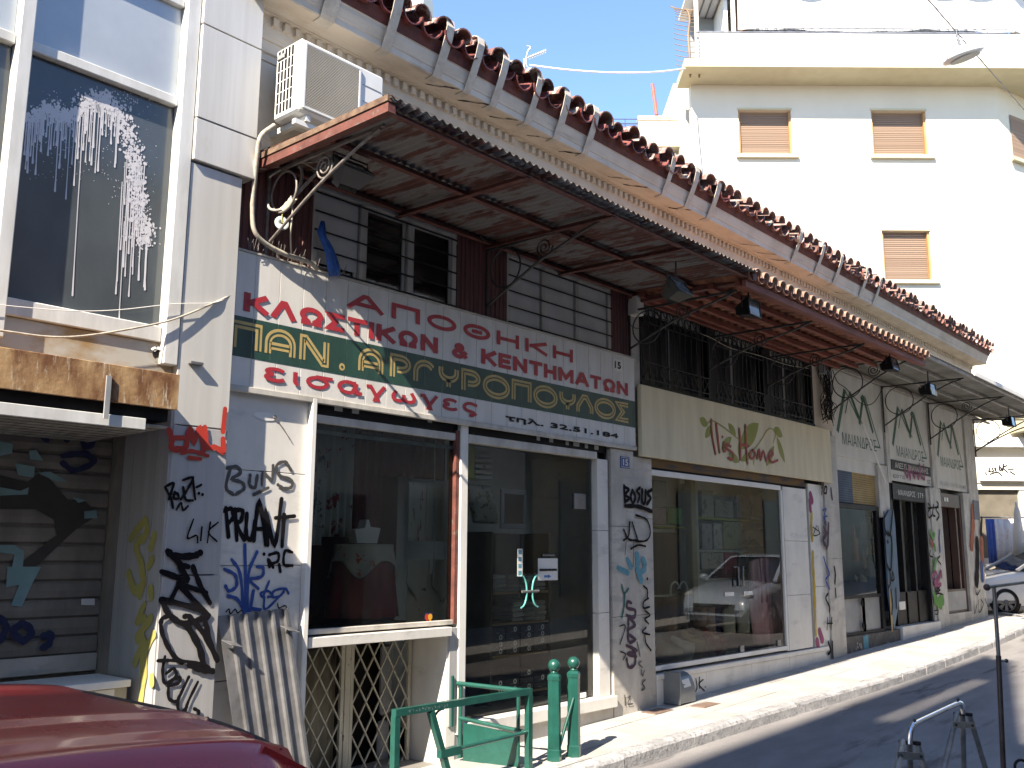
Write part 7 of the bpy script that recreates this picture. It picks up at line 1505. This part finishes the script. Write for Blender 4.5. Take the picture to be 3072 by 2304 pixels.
def back_building():
    d = 32.0; P = frame(d); a = uv(1120, 40, d)[0]; b = uv(1278, 20, d)[0]; z = uv(1278, 0, d)[1]; zr = uv(1200, 85, d)[1]
    t = thing('rear_apartment_block', 'white apartment block with a railed terrace behind the tiled roof', 'building', P(a, 0)); B = lambda n, m, *q: pbox(MB(), P, *q).build(n, m, t)
    B('wall', m_rbwall, a - 6, b, -8, 0, 0, zr - .6); B('upper_wall', m_rbwall, a - 6, b - .3, -8, -1.8, zr - .6, z + 3.5); mr = mat('grey_rail', (.25, .25, .3), .5)
    B('top_rail', mr, a - 6, b, -.06, -.02, zr + .30, zr + .34)
    for k in range(40): s = a - 3 + (b - a + 3) * k / 39; pbox(MB(), P, s, s + .025, -.05, -.03, zr - .6, zr + .3).build('baluster', mr, t)
    s, zz = uv(1236, 40, d); o = MB(); o.lathe(P(s, zz, -1.5), [(0, 0), (.33, .03), (.34, .0)], 20, tuple(-Hh)); o.build('dish', m_grey, t); pbox(MB(), P, s - .5, s + .5, -1.78, -1.55, zz - .5, zz + .45).build('cooling_unit', m_ac, t)
back_building()
def far_hut():
    d = 29.0; P = frame(d); s0, z0 = uv(2020, 250, d); s1 = uv(2090, 250, d)[0]
    t = thing('stair_tower', 'plain white stair tower behind the roof terrace', 'building', P(s0, 0)); pbox(MB(), P, s0, s1 + 2, -3, 0, 0, z0).build('wall', m_rbwall, t)
    # palm-like metal comb screen on the terrace edge
    d2 = RBD - .6; Q = lambda a, b: WD(1400 + a / 2.765, b / 2.765, d2); f = thing('comb_fence', 'rusty curved comb fence at the edge of the roof terrace', 'fence', Q(1850, 640)); mf = mat('rusty_comb', (.28, .19, .12), .7, var=.4)
    sp = catmull([Q(1855, 640), Q(1850, 480), Q(1838, 300), Q(1850, 160), Q(1830, 90), Q(1805, 80)], 8); MB().tube(sp, .03, 6).build('spine', mf, f); MB().tube([p + Rr * .25 for p in sp], .03, 6).build('spine', mf, f)
    for k in range(2, len(sp), 2): p = sp[k]; MB().tube([p, p - Rr * .33 + Vector((0, 0, .06)), p - Rr * .40 + Vector((0, 0, .10))], .012, 5).build('prong', mf, f); MB().tube([p, p + Rr * .25], .010, 5).build('rung', mf, f)
far_hut()
# ================================================================== goods inside the shops
m_int = mat('interior_wall', (0.60, 0.61, 0.58), .8, var=.2)
m_intdark = mat('interior_dark', (0.09, 0.075, 0.065), .8, var=.3)
def interiors():
    t = shop
    MB().box(4.44, 6.12, .47, .79, .90, 1.045).build('display_platform', m_intdark, t); MB().box(4.44, 6.125, .80, .84, .9, 2.9).build('display_back', mat('maroon_backcloth', (0.06, 0.012, 0.015), .9), t)
    MB().box(6.14, 8.76, .51, 5.9, .10, .19).build('floor', m_marble, t)
    MB().box(6.14, 8.70, .98, 1.02, .19, 2.9).build('rear_wall', m_int, t); MB().box(8.30, 8.75, 1.05, 1.09, .2, 2.9).build('rear_wall', m_int, t)
    MB().box(8.9, 14.35, .56, 5.9, .25, .36).build('floor', m_marble, t); MB().box(8.92, 14.34, .92, .96, .36, 2.9).build('rear_wall', m_int, t)
    MB().box(14.27, 14.31, .31, .92, .36, 2.6).build('timber_lining', stripes('horizontal_timber', [(0.30, .21, .13), (.36, .26, .17), (.26, .18, .11)], 2, .11), t)
    MB().box(14.55, 22.0, .5, 5.9, .3, .45).build('floor', m_marble_d, t); MB().box(14.55, 21.9, 1.9, 1.94, .45, 2.95).build('rear_wall', mat('blue_backwall', (0.02, .05, .13), .7, var=.5, scale=(2, 2, 2)), t)
interiors()
def cloth(name, label, px, yp, m, folds=5, amp=.025, cat='cloth', hem=0, par=None, group=None):
    """hanging cloth between top-left and bottom-right photo points on a plane"""
    a = WY(*px[0], yp); b = WY(*px[1], yp); mb = MB()
    def fn(u, v):
        z = a.z + (b.z - a.z) * v
        if hem and v > .99: z -= hem * (1 - abs(2 * u - 1))
        elif hem: z -= hem * (1 - abs(2 * u - 1)) * v ** 6
        return (a.x + (b.x - a.x) * u, yp + amp * math.sin(u * folds * 6.28 + v) * (.3 + .7 * v), z)
    mb.grid(fn, folds * 8, 10); o = mb.build(name, m, par, solid=.004)
    if par is None: tag(o, label, cat, group)
    return o
m_floral = mat('floral_cloth', (0.36, 0.35, 0.30), .9, var=.1, second=(0.20, 0.03, 0.035), s2=(7, 7, 6), t2=(.57, .60))
m_floral2 = mat('floral_cloth_grey', (0.34, 0.33, 0.29), .9, var=.1, second=(0.09, 0.11, 0.12), s2=(9, 9, 8), t2=(.55, .58))
m_linen = mat('linen', (0.46, 0.44, 0.37), .9, var=.1, second=(0.12, 0.14, 0.08), s2=(13, 13, 11), t2=(.64, .66))
m_maroon = mat('maroon_cloth', (0.10, 0.012, 0.018), .85, var=.3, scale=(4, 4, 1))
m_red = mat('red_cloth', (0.24, 0.02, 0.025), .85, var=.25, scale=(3, 3, 1))
Zw = zoom(900, 1250, 4.148)
def interior_goods():
    cloth('patterned_curtain', 'pale curtain with large red flowers hung in the display window', (Zw(270, 20), Zw(640, 1500)), .60, m_floral, 5, .03, 'curtain')
    cloth('patterned_curtain', 'pale curtain with small grey flowers beside the window post', (Zw(60, 20), Zw(275, 1600)), .52, m_floral2, 3, .02, 'curtain')
    cloth('table_runner', 'deep maroon cloth draped at the back of the display', (Zw(660, 80), Zw(1010, 1500)), .70, m_maroon, 4, .03)
    cloth('table_runner', 'deep maroon cloth hanging high beside the blind cords', (Zw(1020, 110), Zw(1810, 800)), .50, m_maroon, 6, .02)
    cloth('tea_towel', 'cream towel with red checked border hanging in the window', (Zw(1360, 810), Zw(1570, 1550)), .27, mat('checked_towel', (0.47, .45, .39), .9, var=.1, second=(.16, .03, .04), s2=(28, 28, 5), t2=(.62, .64)), 2, .006, 'towel')
    cloth('tea_towel', 'cream towel printed with olive sprigs beside the checked towel', (Zw(1580, 815), Zw(1760, 1550)), .26, m_linen, 2, .008, 'towel')
    cloth('tea_towel', 'wide cream towel printed with olives next to the rusty post liner', (Zw(1770, 840), Zw(1950, 1560)), .25, m_linen, 2, .008, 'towel')
    z6 = zoom(600, 1700, 2.746)
    for k, (a, b, l) in enumerate((((1710, -60), (1890, 140), 'pointed embroidered doily hanging above the card sticker'), ((1920, -60), (2100, 160), 'pointed embroidered doily hanging next to the rusty post liner'))): cloth('embroidered_cloth', l, (z6(*a), z6(*b)), .27, m_linen, 2, .01, 'cloth', .15)
    cloth('embroidered_cloth', 'cream cloth with sprigs hanging low in the display window', (z6(1710, 60), z6(2110, 520)), .30, m_linen, 4, .012)
    # round table with a red cloth and an embroidered overlay
    c = WY(*z6(1330, 430), .44); r = (WY(*z6(1600, 430), .44).x - WY(*z6(1060, 430), .44).x) / 2 * .74; ztop = WY(*Zw(780, 1590), .44).z; zb = max(1.05, c.z)
    t = thing('display_table', 'small round table draped with red cloth and flowered overlay', 'table', (c.x, .44, zb)); n = 72
    def drape(z0, z1, rad, flare, wave, m, name, points=0):
        mb = MB(); mb.grid(lambda u, v: (c.x + math.cos(u * 6.2832) * (rad + flare * v + wave * v * math.sin(u * 6.2832 * 9)), .44 + math.sin(u * 6.2832) * (rad + flare * v + wave * v * math.sin(u * 6.2832 * 9)), z0 + (z1 - z0) * v - (points * v * abs(math.sin(u * 6.2832 * 2)) ** 3)), n, 6); mb.lathe((c.x, .44, z0), [(0, 0), (rad, 0)], 40); return mb.build(name, m, t, solid=.003)
    drape(ztop - .01, zb + .02, r * .92, .05, .025, m_red, 'red_tablecloth'); drape(ztop, ztop - .14, r * .94, .04, .012, mat('overlay_cloth', (0.50, .47, .38), .9, var=.1, second=(.48, .10, .06), s2=(11, 11, 11), t2=(.60, .62)), 'flowered_overlay', .14)
    # white folded napkin stand on the table
    o = MB(); o.add([(c.x + u * .26 - .02, .42 - w, ztop + .01 + z) for w in (-.05, .05) for u, z in ((-.42, 0), (.42, 0), (.55, .13), (.12, .14), (.04, .20), (-.05, .20), (-.12, .13), (-.55, .11))], [tuple(range(8)), tuple(range(15, 7, -1))] + [(i, (i + 1) % 8, 8 + (i + 1) % 8, 8 + i) for i in range(8)]); tag(o.build('folded_napkin', m_white), 'folded white napkin standing on the draped table', 'napkin')
    # blind cords
    for k, x in enumerate((1680, 1815, 1905)):
        tag(MB().tube([WY(*Zw(x, 180 + 20 * k), .09), WY(*Zw(x - 10, 1659), .09), WY(*z6((1920, 2015, 2065)[k], 100 + 40 * k), .09)], .004, 5).build('blind_cord', m_offwhite), 'thin pale blind cord hanging inside the display window', 'cord', 'blind cords inside the display window')
    st = thing('card_sticker', 'two small red and yellow card stickers inside the window corner', 'sticker', WY(*z6(1880, 490), .026)); 
    for i in range(2):
        q = WY(*z6(1882, 415 + 53 * i), .024); MB().poly([q + Vector((dx, 0, dz)) for dx, dz in ((-.045, -.034), (.045, -.034), (.045, .034), (-.045, .034))]).build('card', mat('navy_card', (.03, .03, .12), .5), st, normals=False)
        MB().disc(q + Vector((-.018, -.0012, 0)), .027, n=16).build('red_spot', m_redspray, st, normals=False); MB().disc(q + Vector((.018, -.0018, 0)), .027, n=16).build('yellow_spot', mat('amber', (.75, .36, .03), .5), st, normals=False)
    # door side: shelf unit with folded linens and boxes
    z11 = zoom(1100, 1700, 2.746); zp = zoom(1300, 1100, 2.765); ys = .42
    a = WY(*z11(1040, 200), ys); b = WY(*z11(1500, 1090), ys); X0, X1 = a.x, b.x; 
    u = thing('shelf_unit', 'light timber shelf unit seen through the glass door', 'shelf', ((X0 + X1) / 2, ys, .19)); wood = mat('light_timber', (0.36, .24, .12), .6, var=.25, scale=(6, 6, 2))
    zt = WY(*zp(520, 1370), ys).z
    for x in (X0 - .03, X1): MB().box(x, x + .03, ys, ys + .40, .19, zt).build('side', m_intdark, u)
    levels = [WY(*z11(1270, v), ys).z for v in (205, 455, 715)] + [.30]
    for z in levels: MB().box(X0, X1, ys, ys + .40, z - .02, z).build('shelf', wood, u)
    MB().box(X0, X1, ys + .40, ys + .46, .19, zt).build('back', m_intdark, u)
    rnd = random.Random(12); mf = mat('packed_linen', (0.40, .385, .35), .45, var=.3, scale=(9, 9, 22), rnd=.25, bump=.4)
    for lv, cols_, rows_, h, lab in ((0, 4, 4, .042, 'folded linen in a clear bag on the upper shelf'), (1, 3, 4, .05, 'folded linen stacked on the middle shelf')):
        w = (X1 - X0) * (.95 if lv == 0 else .62) / cols_; xs = X0 + .02 + (0 if lv == 0 else (X1 - X0) * .34)
        for c_ in range(cols_):
            for r_ in range(rows_):
                o = MB(); dx = rnd.uniform(-.01, .01); o.bbox(xs + c_ * w + dx, xs + (c_ + .96) * w + dx, ys + .01, ys + .36, levels[lv] + .003 + r_ * h, levels[lv] + .003 + (r_ + .93) * h, .012); tag(o.build('folded_linen', mf), lab, 'linen', 'folded linens on the %s shelf' % ('upper', 'middle')[lv])
    bm = mat('black_box', (0.016, .016, .022), .45)
    for lv, names in ((2, 'third'), (3, 'lowest')):
        w = (X1 - X0) / 4; h = (levels[1] - levels[2] - .04) / 4
        for c_ in range(4):
            for r_ in range(4 if lv == 2 else (2, 2, 3, 2)[c_]):
                x = X0 + c_ * w + .006; z = levels[lv] + .002 + r_ * h; bx = thing('storage_box', 'black box with a round white label on the %s shelf' % names, 'box', (x + w / 2, ys + .1, z), 'black boxes on the %s shelf' % names)
                MB().bbox(x, x + w - .012, ys + .02, ys + .34, z, z + h - .006, .004).build('carton', bm, bx)
                if (c_ + r_) % 5 != 3: MB().lathe((x + w * .62, ys + .018, z + h * .55), [(.012, 0), (.026, 0)], 14, (0, -1, 0)).build('label', m_white, bx, normals=False)
                MB().poly([(x + w * .30, ys + .0185, z + h * .18), (x + w * .52, ys + .0185, z + h * .18), (x + w * .52, ys + .0185, z + h * .26), (x + w * .30, ys + .0185, z + h * .26)]).build('caption', m_grey, bx, normals=False)
    # framed picture, cushion, shelf of boxes left of the door
    r_ = rect(*zp(567, 1010), *zp(780, 1350), .36); f = thing('framed_picture', 'grey framed dark picture hanging inside the door', 'picture', (r_[0], .36, r_[2])); fr = MB()
    fr.bbox(r_[0], r_[1], .36, .39, r_[3] - .05, r_[3]); fr.bbox(r_[0], r_[1], .36, .39, r_[2], r_[2] + .05); fr.bbox(r_[0], r_[0] + .05, .361, .389, r_[2] + .05, r_[3] - .05); fr.bbox(r_[1] - .05, r_[1], .361, .389, r_[2] + .05, r_[3] - .05); fr.build('frame', m_grey, f); MB().box(r_[0] + .05, r_[1] - .05, .37, .38, r_[2] + .05, r_[3] - .05).build('picture', m_black, f)
    c = WY(*zp(400, 1140), .3); cu = MB(); cu.grid(lambda u, v: (c.x + (u - .5) * .36 + (v - .5) * .12, .3 - .09 * (math.sin(math.pi * u) * math.sin(math.pi * v)) ** .5, c.z + (.5 - v) * .36), 12, 12); tag(cu.build('cushion', mat('printed_cushion', (.36, .34, .29), .9, var=.1, second=(.10, .10, .03), s2=(14, 14, 14), t2=(.55, .58)), solid=.01), 'pale cushion with a green print hung by the door', 'cushion')
    for k in range(6):
        a = WY(*zp(350, 670 + k * 46), .3); b = WY(*zp(490, 670 + k * 46 + 42), .3); tag(MB().bbox(a.x, b.x, .3, .52, b.z, a.z, .006).build('linen_pack', m_linen), 'pale linen pack stacked behind the glass beside the door post', 'pack', 'linen packs stacked beside the door')
    a = WY(*zp(275, 650), .29); b = WY(*zp(345, 935), .29); tag(MB().bbox(a.x, b.x, .29, .55, b.z, a.z, .006).build('lime_panel', mat('lime', (.30, .33, .04), .6)), 'lime green panel end beside the stacked packs', 'panel')
    a = WY(*zp(905, 1548), .05); b = WY(*zp(1013, 1580), .05); en = thing('entrance_notice', 'small black notice reading entrance on the glass door', 'notice', (a.x, .05, b.z)); MB().box(a.x, b.x, .052, .056, b.z, a.z).build('plate', m_black, en); text('lettering', 'ΕΙΣΟΔΟΣ', a.x + .01, b.x - .01, b.z + .012, a.z - .012, .0512, m_white, en)
    a = WY(*zp(870, 1590), .05); b = WY(*z11(1575, 110), .05); nt_ = thing('paper_notice', 'white paper notice with a blue arrow on the glass door', 'notice', (a.x, .05, b.z)); MB().box(a.x, b.x, .052, .055, b.z, a.z).build('sheet', m_white, nt_); text('lettering', 'ΕΙΣΟΔΟΣ ΑΠΟ ΔΙΠΛΑ', a.x + .01, b.x - .01, b.z + (a.z - b.z) * .42, b.z + (a.z - b.z) * .53, .0512, m_black, nt_, .01)
    w = b.x - a.x; x0 = a.x + w * .3; z = b.z + (a.z - b.z) * .18; h = (a.z - b.z) * .1; MB().poly([(x0, .0511, z - h * .5), (x0 + w * .2, .0511, z - h * .5), (x0 + w * .2, .0511, z - h), (x0 + w * .36, .0511, z), (x0 + w * .2, .0511, z + h), (x0 + w * .2, .0511, z + h * .5), (x0, .0511, z + h * .5)]).build('arrow', mat('arrow_blue', (.03, .2, .55), .5), nt_, normals=False)
    a = WY(*zp(700, 1510), .05); b = WY(*z11(1285, 80), .05); ss = thing('sticker_strip', 'narrow strip of blue card stickers on the door glass', 'sticker', (a.x, .05, b.z)); MB().box(a.x, b.x, .052, .054, b.z, a.z).build('strip', m_white, ss)
    for k in range(4): zz = b.z + (a.z - b.z) * (k + .5) / 4; MB().poly([(a.x + .012, .0512, zz - .02), (b.x - .012, .0512, zz - .02), (b.x - .012, .0512, zz + .02), (a.x + .012, .0512, zz + .02)]).build('card', m_cyanspray, ss, normals=False)
interior_goods()
def linen_shop():
    Zs = zoom(1960, 1420, 4.148); z8 = zoom(1800, 1700, 2.746); rnd = random.Random(21)
    def pack(a, b, yp, m, name, label, d=.18, cat='pack'):
        A_ = WY(*Zs(*a), yp); B_ = WY(*Zs(*b), yp); o = MB().bbox(A_.x, B_.x, yp, yp + d, B_.z, A_.z, .008).build(name, m); return tag(o, label, cat)
    for i, (a, b, c, l) in enumerate((((600, 210), (760, 560), (.42, .41, .36), 'tall pale boxed bedding set on the lime shelf'), ((770, 330), (1000, 560), (.34, .31, .26), 'olive toned boxed bedding set on the lime shelf'), ((1040, 260), (1220, 560), (.30, .22, .20), 'brown dotted boxed set on the lime shelf'), ((1230, 250), (1470, 550), (.36, .12, .15), 'framed red and brown boxed set on the lime shelf'), ((610, 620), (740, 950), (.40, .36, .40), 'white boxed set with a mauve print on the middle shelf'), ((750, 620), (865, 950), (.45, .42, .40), 'white boxed set with a slanted print on the middle shelf'), ((870, 600), (1115, 950), (.36, .34, .20), 'large olive boxed set on the middle shelf'), ((1180, 700), (1370, 920), (.46, .44, .46), 'white patterned pack on the middle shelf'), ((1385, 690), (1580, 930), (.50, .50, .54), 'white framed pack by the timber lining'), ((600, 985), (880, 1190), (.46, .44, .40), 'white boxed set on the lower shelf'), ((890, 980), (1050, 1300), (.42, .05, .10), 'crimson boxed set on the lower shelf'), ((1070, 980), (1160, 1190), (.14, .19, .30), 'blue boxed set on the lower shelf'), ((1165, 970), (1420, 1150), (.42, .40, .36), 'pale boxed set behind the pink robe'))):
        pack(a, b, .62, mat('pack_%d' % i, c, .5, var=.2, scale=(6, 6, 6), second=tuple(x * .5 for x in c), s2=(9, 9, 9), t2=(.55, .6)), 'bedding_pack', l)
    A_ = WY(*Zs(600, 560), .60); B_ = WY(*Zs(1480, 600), .60); u = thing('wall_shelf', 'lime green wall shelves holding boxed bedding', 'shelf', (A_.x, .62, B_.z)); ml = mat('lime', (.30, .33, .04), .6)
    for v in (565, 955, 1300): zz = WY(*Zs(1000, v), .60).z; MB().box(A_.x - .1, B_.x, .59, .86, zz - .03, zz).build('shelf', ml if v < 600 else m_offwhite, u)
    MB().box(A_.x - .16, A_.x - .1, .59, .86, .36, 2.6).build('upright', m_offwhite, u); MB().box(A_.x - .1, B_.x, .86, .88, .36, 2.7).build('back', m_int, u)
    a = WY(*Zs(470, 300), .5); b = WY(*Zs(560, 1300), .5); tag(MB().bbox(a.x, b.x, .5, .6, .36, 2.7, .01).build('column', mat('cream_column', (.42, .36, .22), .7)), 'cream column inside the linen shop', 'column')
    for k, (a, b, c, l) in enumerate((((0, 420), (170, 640), (.40, .30, .28), 'pink and cream bedding pack at the window edge'), ((185, 420), (360, 640), (.05, .22, .07), 'dark green bedding pack at the window edge'), ((0, 80), (170, 300), (.42, .44, .42), 'pale bedding pack high at the window edge'))): pack(a, b, .40, mat('edge_pack_%d' % k, c, .5, var=.3), 'bedding_pack', l)
    a = WY(*Zs(-10, 650), .38); b = WY(*Zs(400, 690), .38); tag(MB().bbox(a.x, b.x, .38, .7, b.z, a.z, .004).build('display_shelf', ml), 'lime shelf edge close to the window glass', 'shelf')
    a = WY(*Zs(-20, 730), .50); b = WY(*Zs(330, 1500), .50); tag(MB().box(a.x, b.x, .50, .6, b.z, a.z).build('dark_cabinet', stripes('dark_slats', [(.02, .018, .02), (.045, .04, .045)], 0, .05)), 'dark slatted cabinet inside the linen shop', 'cabinet')
    # pink robe on a hanger
    mp = mat('pink_robe', (.92, .52, .62), .9, var=.3, scale=(8, 8, 2)); yp = .30; L = [(1300, 1050), (1230, 1090), (1205, 1300), (1195, 1560), (1225, 1820), (1260, 2120)]; R = [(1380, 1050), (1460, 1090), (1495, 1300), (1510, 1560), (1520, 1820), (1530, 2150)]
    ro = thing('bath_robe', 'pink bath robe on a hanger in the linen window', 'robe', WY(*Zs(1360, 2100), yp)); mb = MB(); rows = []
    for i, (a, b) in enumerate(zip(L, R)):
        A_ = WY(*Zs(*a), yp); B_ = WY(*Zs(*b), yp); rows.append([A_.lerp(B_, k / 14) + Vector((0, -.07 * math.sin(math.pi * k / 14) + .02 * math.sin(k * 1.7 + i * .2), 0)) for k in range(15)])
    mb.add([p for r in rows for p in r], [(j * 15 + k, j * 15 + k + 1, (j + 1) * 15 + k + 1, (j + 1) * 15 + k) for j in range(5) for k in range(14)], True); mb.build('robe_body', mp, ro, solid=.01)
    for q, s in (((1215, 1100), -1), ((1480, 1100), 1)):
        p0 = WY(*Zs(*q), yp - .05); MB().tube([p0, p0 + Vector((s * .07, -.03, -.25)), p0 + Vector((s * .10, -.05, -.50))], [.035, .042, .052], 10).build('sleeve', mp, ro)
    for q in ((1325, 1060), (1390, 1060)): p0 = WY(*Zs(*q), yp - .09); MB().tube([p0, p0 + Vector((.0, -.015, -.3)), p0 + Vector((0, -.01, -.6))], .013, 6).build('lapel', mat('deep_pink', (.80, .34, .44), .9), ro)
    c = WY(*Zs(1350, 1370), yp - .10); MB().tube([c + Vector((-.22, .04, .0)), c + Vector((0, -.02, -.02)), c + Vector((.22, .04, 0))], .02, 6).build('belt', mp, ro); MB().tube(catmull([c + Vector((-.18, .10, .52)), c + Vector((0, .10, .60)), c + Vector((.18, .10, .52))], 4), .008, 5).build('hanger', m_brownwood, ro)
    # cushions on the window floor
    def cushion(a, w, h, yp, m, l, rot=0):
        c = WY(*z8(*a), yp); mb = MB(); mb.grid(lambda u, v: (c.x + (u - .5) * w * math.cos(rot) - (v - .5) * h * math.sin(rot), yp - .10 * max(0, math.sin(math.pi * u) * math.sin(math.pi * v)) ** .4 + .25 * (.5 - v) * -.6, c.z + (.5 - v) * h * math.cos(rot) + (u - .5) * w * math.sin(rot)), 14, 10); mb.grid(lambda u, v: (c.x + (u - .5) * w * math.cos(rot) - (v - .5) * h * math.sin(rot), yp + .06 * max(0, math.sin(math.pi * u) * math.sin(math.pi * v)) ** .4 + .25 * (.5 - v) * -.6, c.z + (.5 - v) * h * math.cos(rot) + (u - .5) * w * math.sin(rot)), 14, 10); tag(mb.build('cushion', m), l, 'cushion')
    cushion((560, 720), .50, .26, .22, mat('grey_cushion', (.34, .33, .30), .9, var=.3), 'grey cushion lying against the linen shop glass', -.25); cushion((660, 690), .55, .28, .30, mat('white_cushion', (.42, .43, .44), .9, var=.2), 'pale blue grey cushion behind the grey cushion', -.25); cushion((750, 660), .55, .30, .38, mat('olive_cushion', (.26, .22, .10), .9, var=.3), 'olive cushion in the linen window', -.3); cushion((930, 650), .6, .34, .42, mat('flowered_cushion', (.30, .08, .07), .9, var=.3, second=(.4, .3, .2), s2=(8, 8, 8)), 'red flowered cushion in the linen window', -.3)
    # brown blanket over a chair, bed head, rolled towels
    a = WY(*z8(450, 250), .46); b = WY(*z8(620, 520), .46); mb = MB(); mb.grid(lambda u, v: (a.x + (b.x - a.x) * u, .46 - .1 * math.sin(u * 3.1) + .02 * math.sin(u * 20), a.z + (b.z - a.z) * v), 20, 6); tag(mb.build('blanket', mat('brown_blanket', (.20, .10, .045), .9, var=.3), solid=.02), 'brown blanket draped in the linen window', 'blanket')
    bh = thing('bed_head', 'white iron bed head with two scrolls in the linen window', 'bed head', WY(*z8(650, 320), .44)); P = lambda q: WY(*z8(*q), .44)
    MB().tube(catmull([P((580, 250)), P((585, 160)), P((620, 125)), P((650, 160)), P((640, 185))], 6), .012, 6).build('scroll', m_white, bh); MB().tube(catmull([P((725, 330)), P((720, 180)), P((690, 125)), P((660, 150)), P((660, 185))], 6), .012, 6).build('scroll', m_white, bh); MB().tube([P((580, 250)), P((585, 420))], .012, 6).build('leg', m_white, bh); MB().tube([P((725, 330)), P((728, 430))], .012, 6).build('leg', m_white, bh)
    for k, (x, c, l) in enumerate(((800, (.34, .24, .20), 'brown rolled towel standing in the linen window'), (870, (.38, .27, .24), 'rose rolled towel standing in the linen window'), (935, (.03, .04, .12), 'navy rolled towel standing in the linen window'))):
        a = WY(*z8(x, 330), .5); b = WY(*z8(x, 560), .5); tag(MB().tube([(a.x, .5, .37), (a.x, .5, a.z)], .12, 14).build('rolled_towel', mat('towel_%d' % k, c, .95, var=.2, bump=.4)), l, 'towel')
    for k, x in enumerate((1050, 1170)):
        a = WY(*z8(x - 45, 300), .36); b = WY(*z8(x + 45, 540), .36); mb = MB(); mb.grid(lambda u, v: (a.x + (b.x - a.x) * u, .36 - .08 * math.sin(math.pi * u), b.z + (a.z - b.z) * v * (.75 + .25 * math.sin(math.pi * u))), 12, 6); tag(mb.build('draped_towel', mat('cream_towel', (.44, .41, .36), .95, var=.15), solid=.03), 'cream towel rounded over a stand in the linen window', 'towel', 'cream towels on stands in the linen window')
linen_shop()
def haberdashery():
    Zt = zoom(2560, 1500, 4.15); rnd = random.Random(31)
    for k, (a, b, c, l) in enumerate((((20, 300), (80, 760), (.32, .12, .05), 'orange tassel hanging in the corner shop window'), ((150, 620), (190, 860), (.36, .18, .08), 'tan tassel hanging in the corner shop window'), ((140, 220), (250, 480), (.40, .42, .46), 'pale lace panel hanging in the corner shop window'), ((220, 500), (255, 680), (.45, .28, .06), 'yellow tassel hanging in the corner shop window'), ((200, 720), (280, 950), (.20, .24, .34), 'blue ribbon bundle hanging in the corner shop window'), ((50, 930), (75, 1000), (.45, .43, .38), 'small cream tassel low in the corner shop window'), ((110, 920), (165, 1020), (.45, .43, .38), 'cream bell shaped tassel low in the corner shop window'))):
        A_ = WY(*Zt(*a), .3); B_ = WY(*Zt(*b), .3); w = B_.x - A_.x; tag(MB().lathe(((A_.x + B_.x) / 2, .35, B_.z), [(w * .5, 0), (w * .46, (A_.z - B_.z) * .5), (w * .2, (A_.z - B_.z) * .8), (.01, A_.z - B_.z)], 12).build('tassel', mat('tassel_%d' % k, c, .9, var=.3, scale=(30, 30, 3))), l, 'trimming')
    a = WY(*Zt(-300, 1270), .3); b = WY(*Zt(80, 1340), .3); tag(MB().tube([(a.x, .35, b.z + .03), (b.x, .35, b.z + .03)], .09, 12).build('fabric_roll', mat('white_roll', (.5, .5, .46), .8)), 'pale fabric roll lying in the corner shop window', 'fabric roll')
    for k, (x, y0, y1, c, l) in enumerate(((1140, 500, 1130, (.10, .12, .18), 'dark blue garment on display in the brown framed window'), (1260, 560, 720, (.20, .26, .28), 'grey green hat box in the brown framed window'), (1250, 930, 1130, (.28, .03, .04), 'red fabric bolt standing in the brown framed window'), (1200, 760, 930, (.24, .14, .07), 'tan box in the brown framed window'))):
        a = WY(*Zt(x - 45, y0), .6); b = WY(*Zt(x + 45, y1), .6); tag(MB().bbox(a.x, b.x, .6, .9, b.z, a.z, .03).build('display_goods', mat('goods_%d' % k, c, .7, var=.3)), l, 'goods')
    a = WY(*Zt(1160, 60), .9); b = WY(*Zt(1300, 230), .9); tag(MB().box(a.x, b.x, .9, .92, b.z, a.z).build('poster', mat('orange_poster', (.35, .17, .05), .6)), 'orange poster inside the brown framed window', 'poster')
haberdashery()
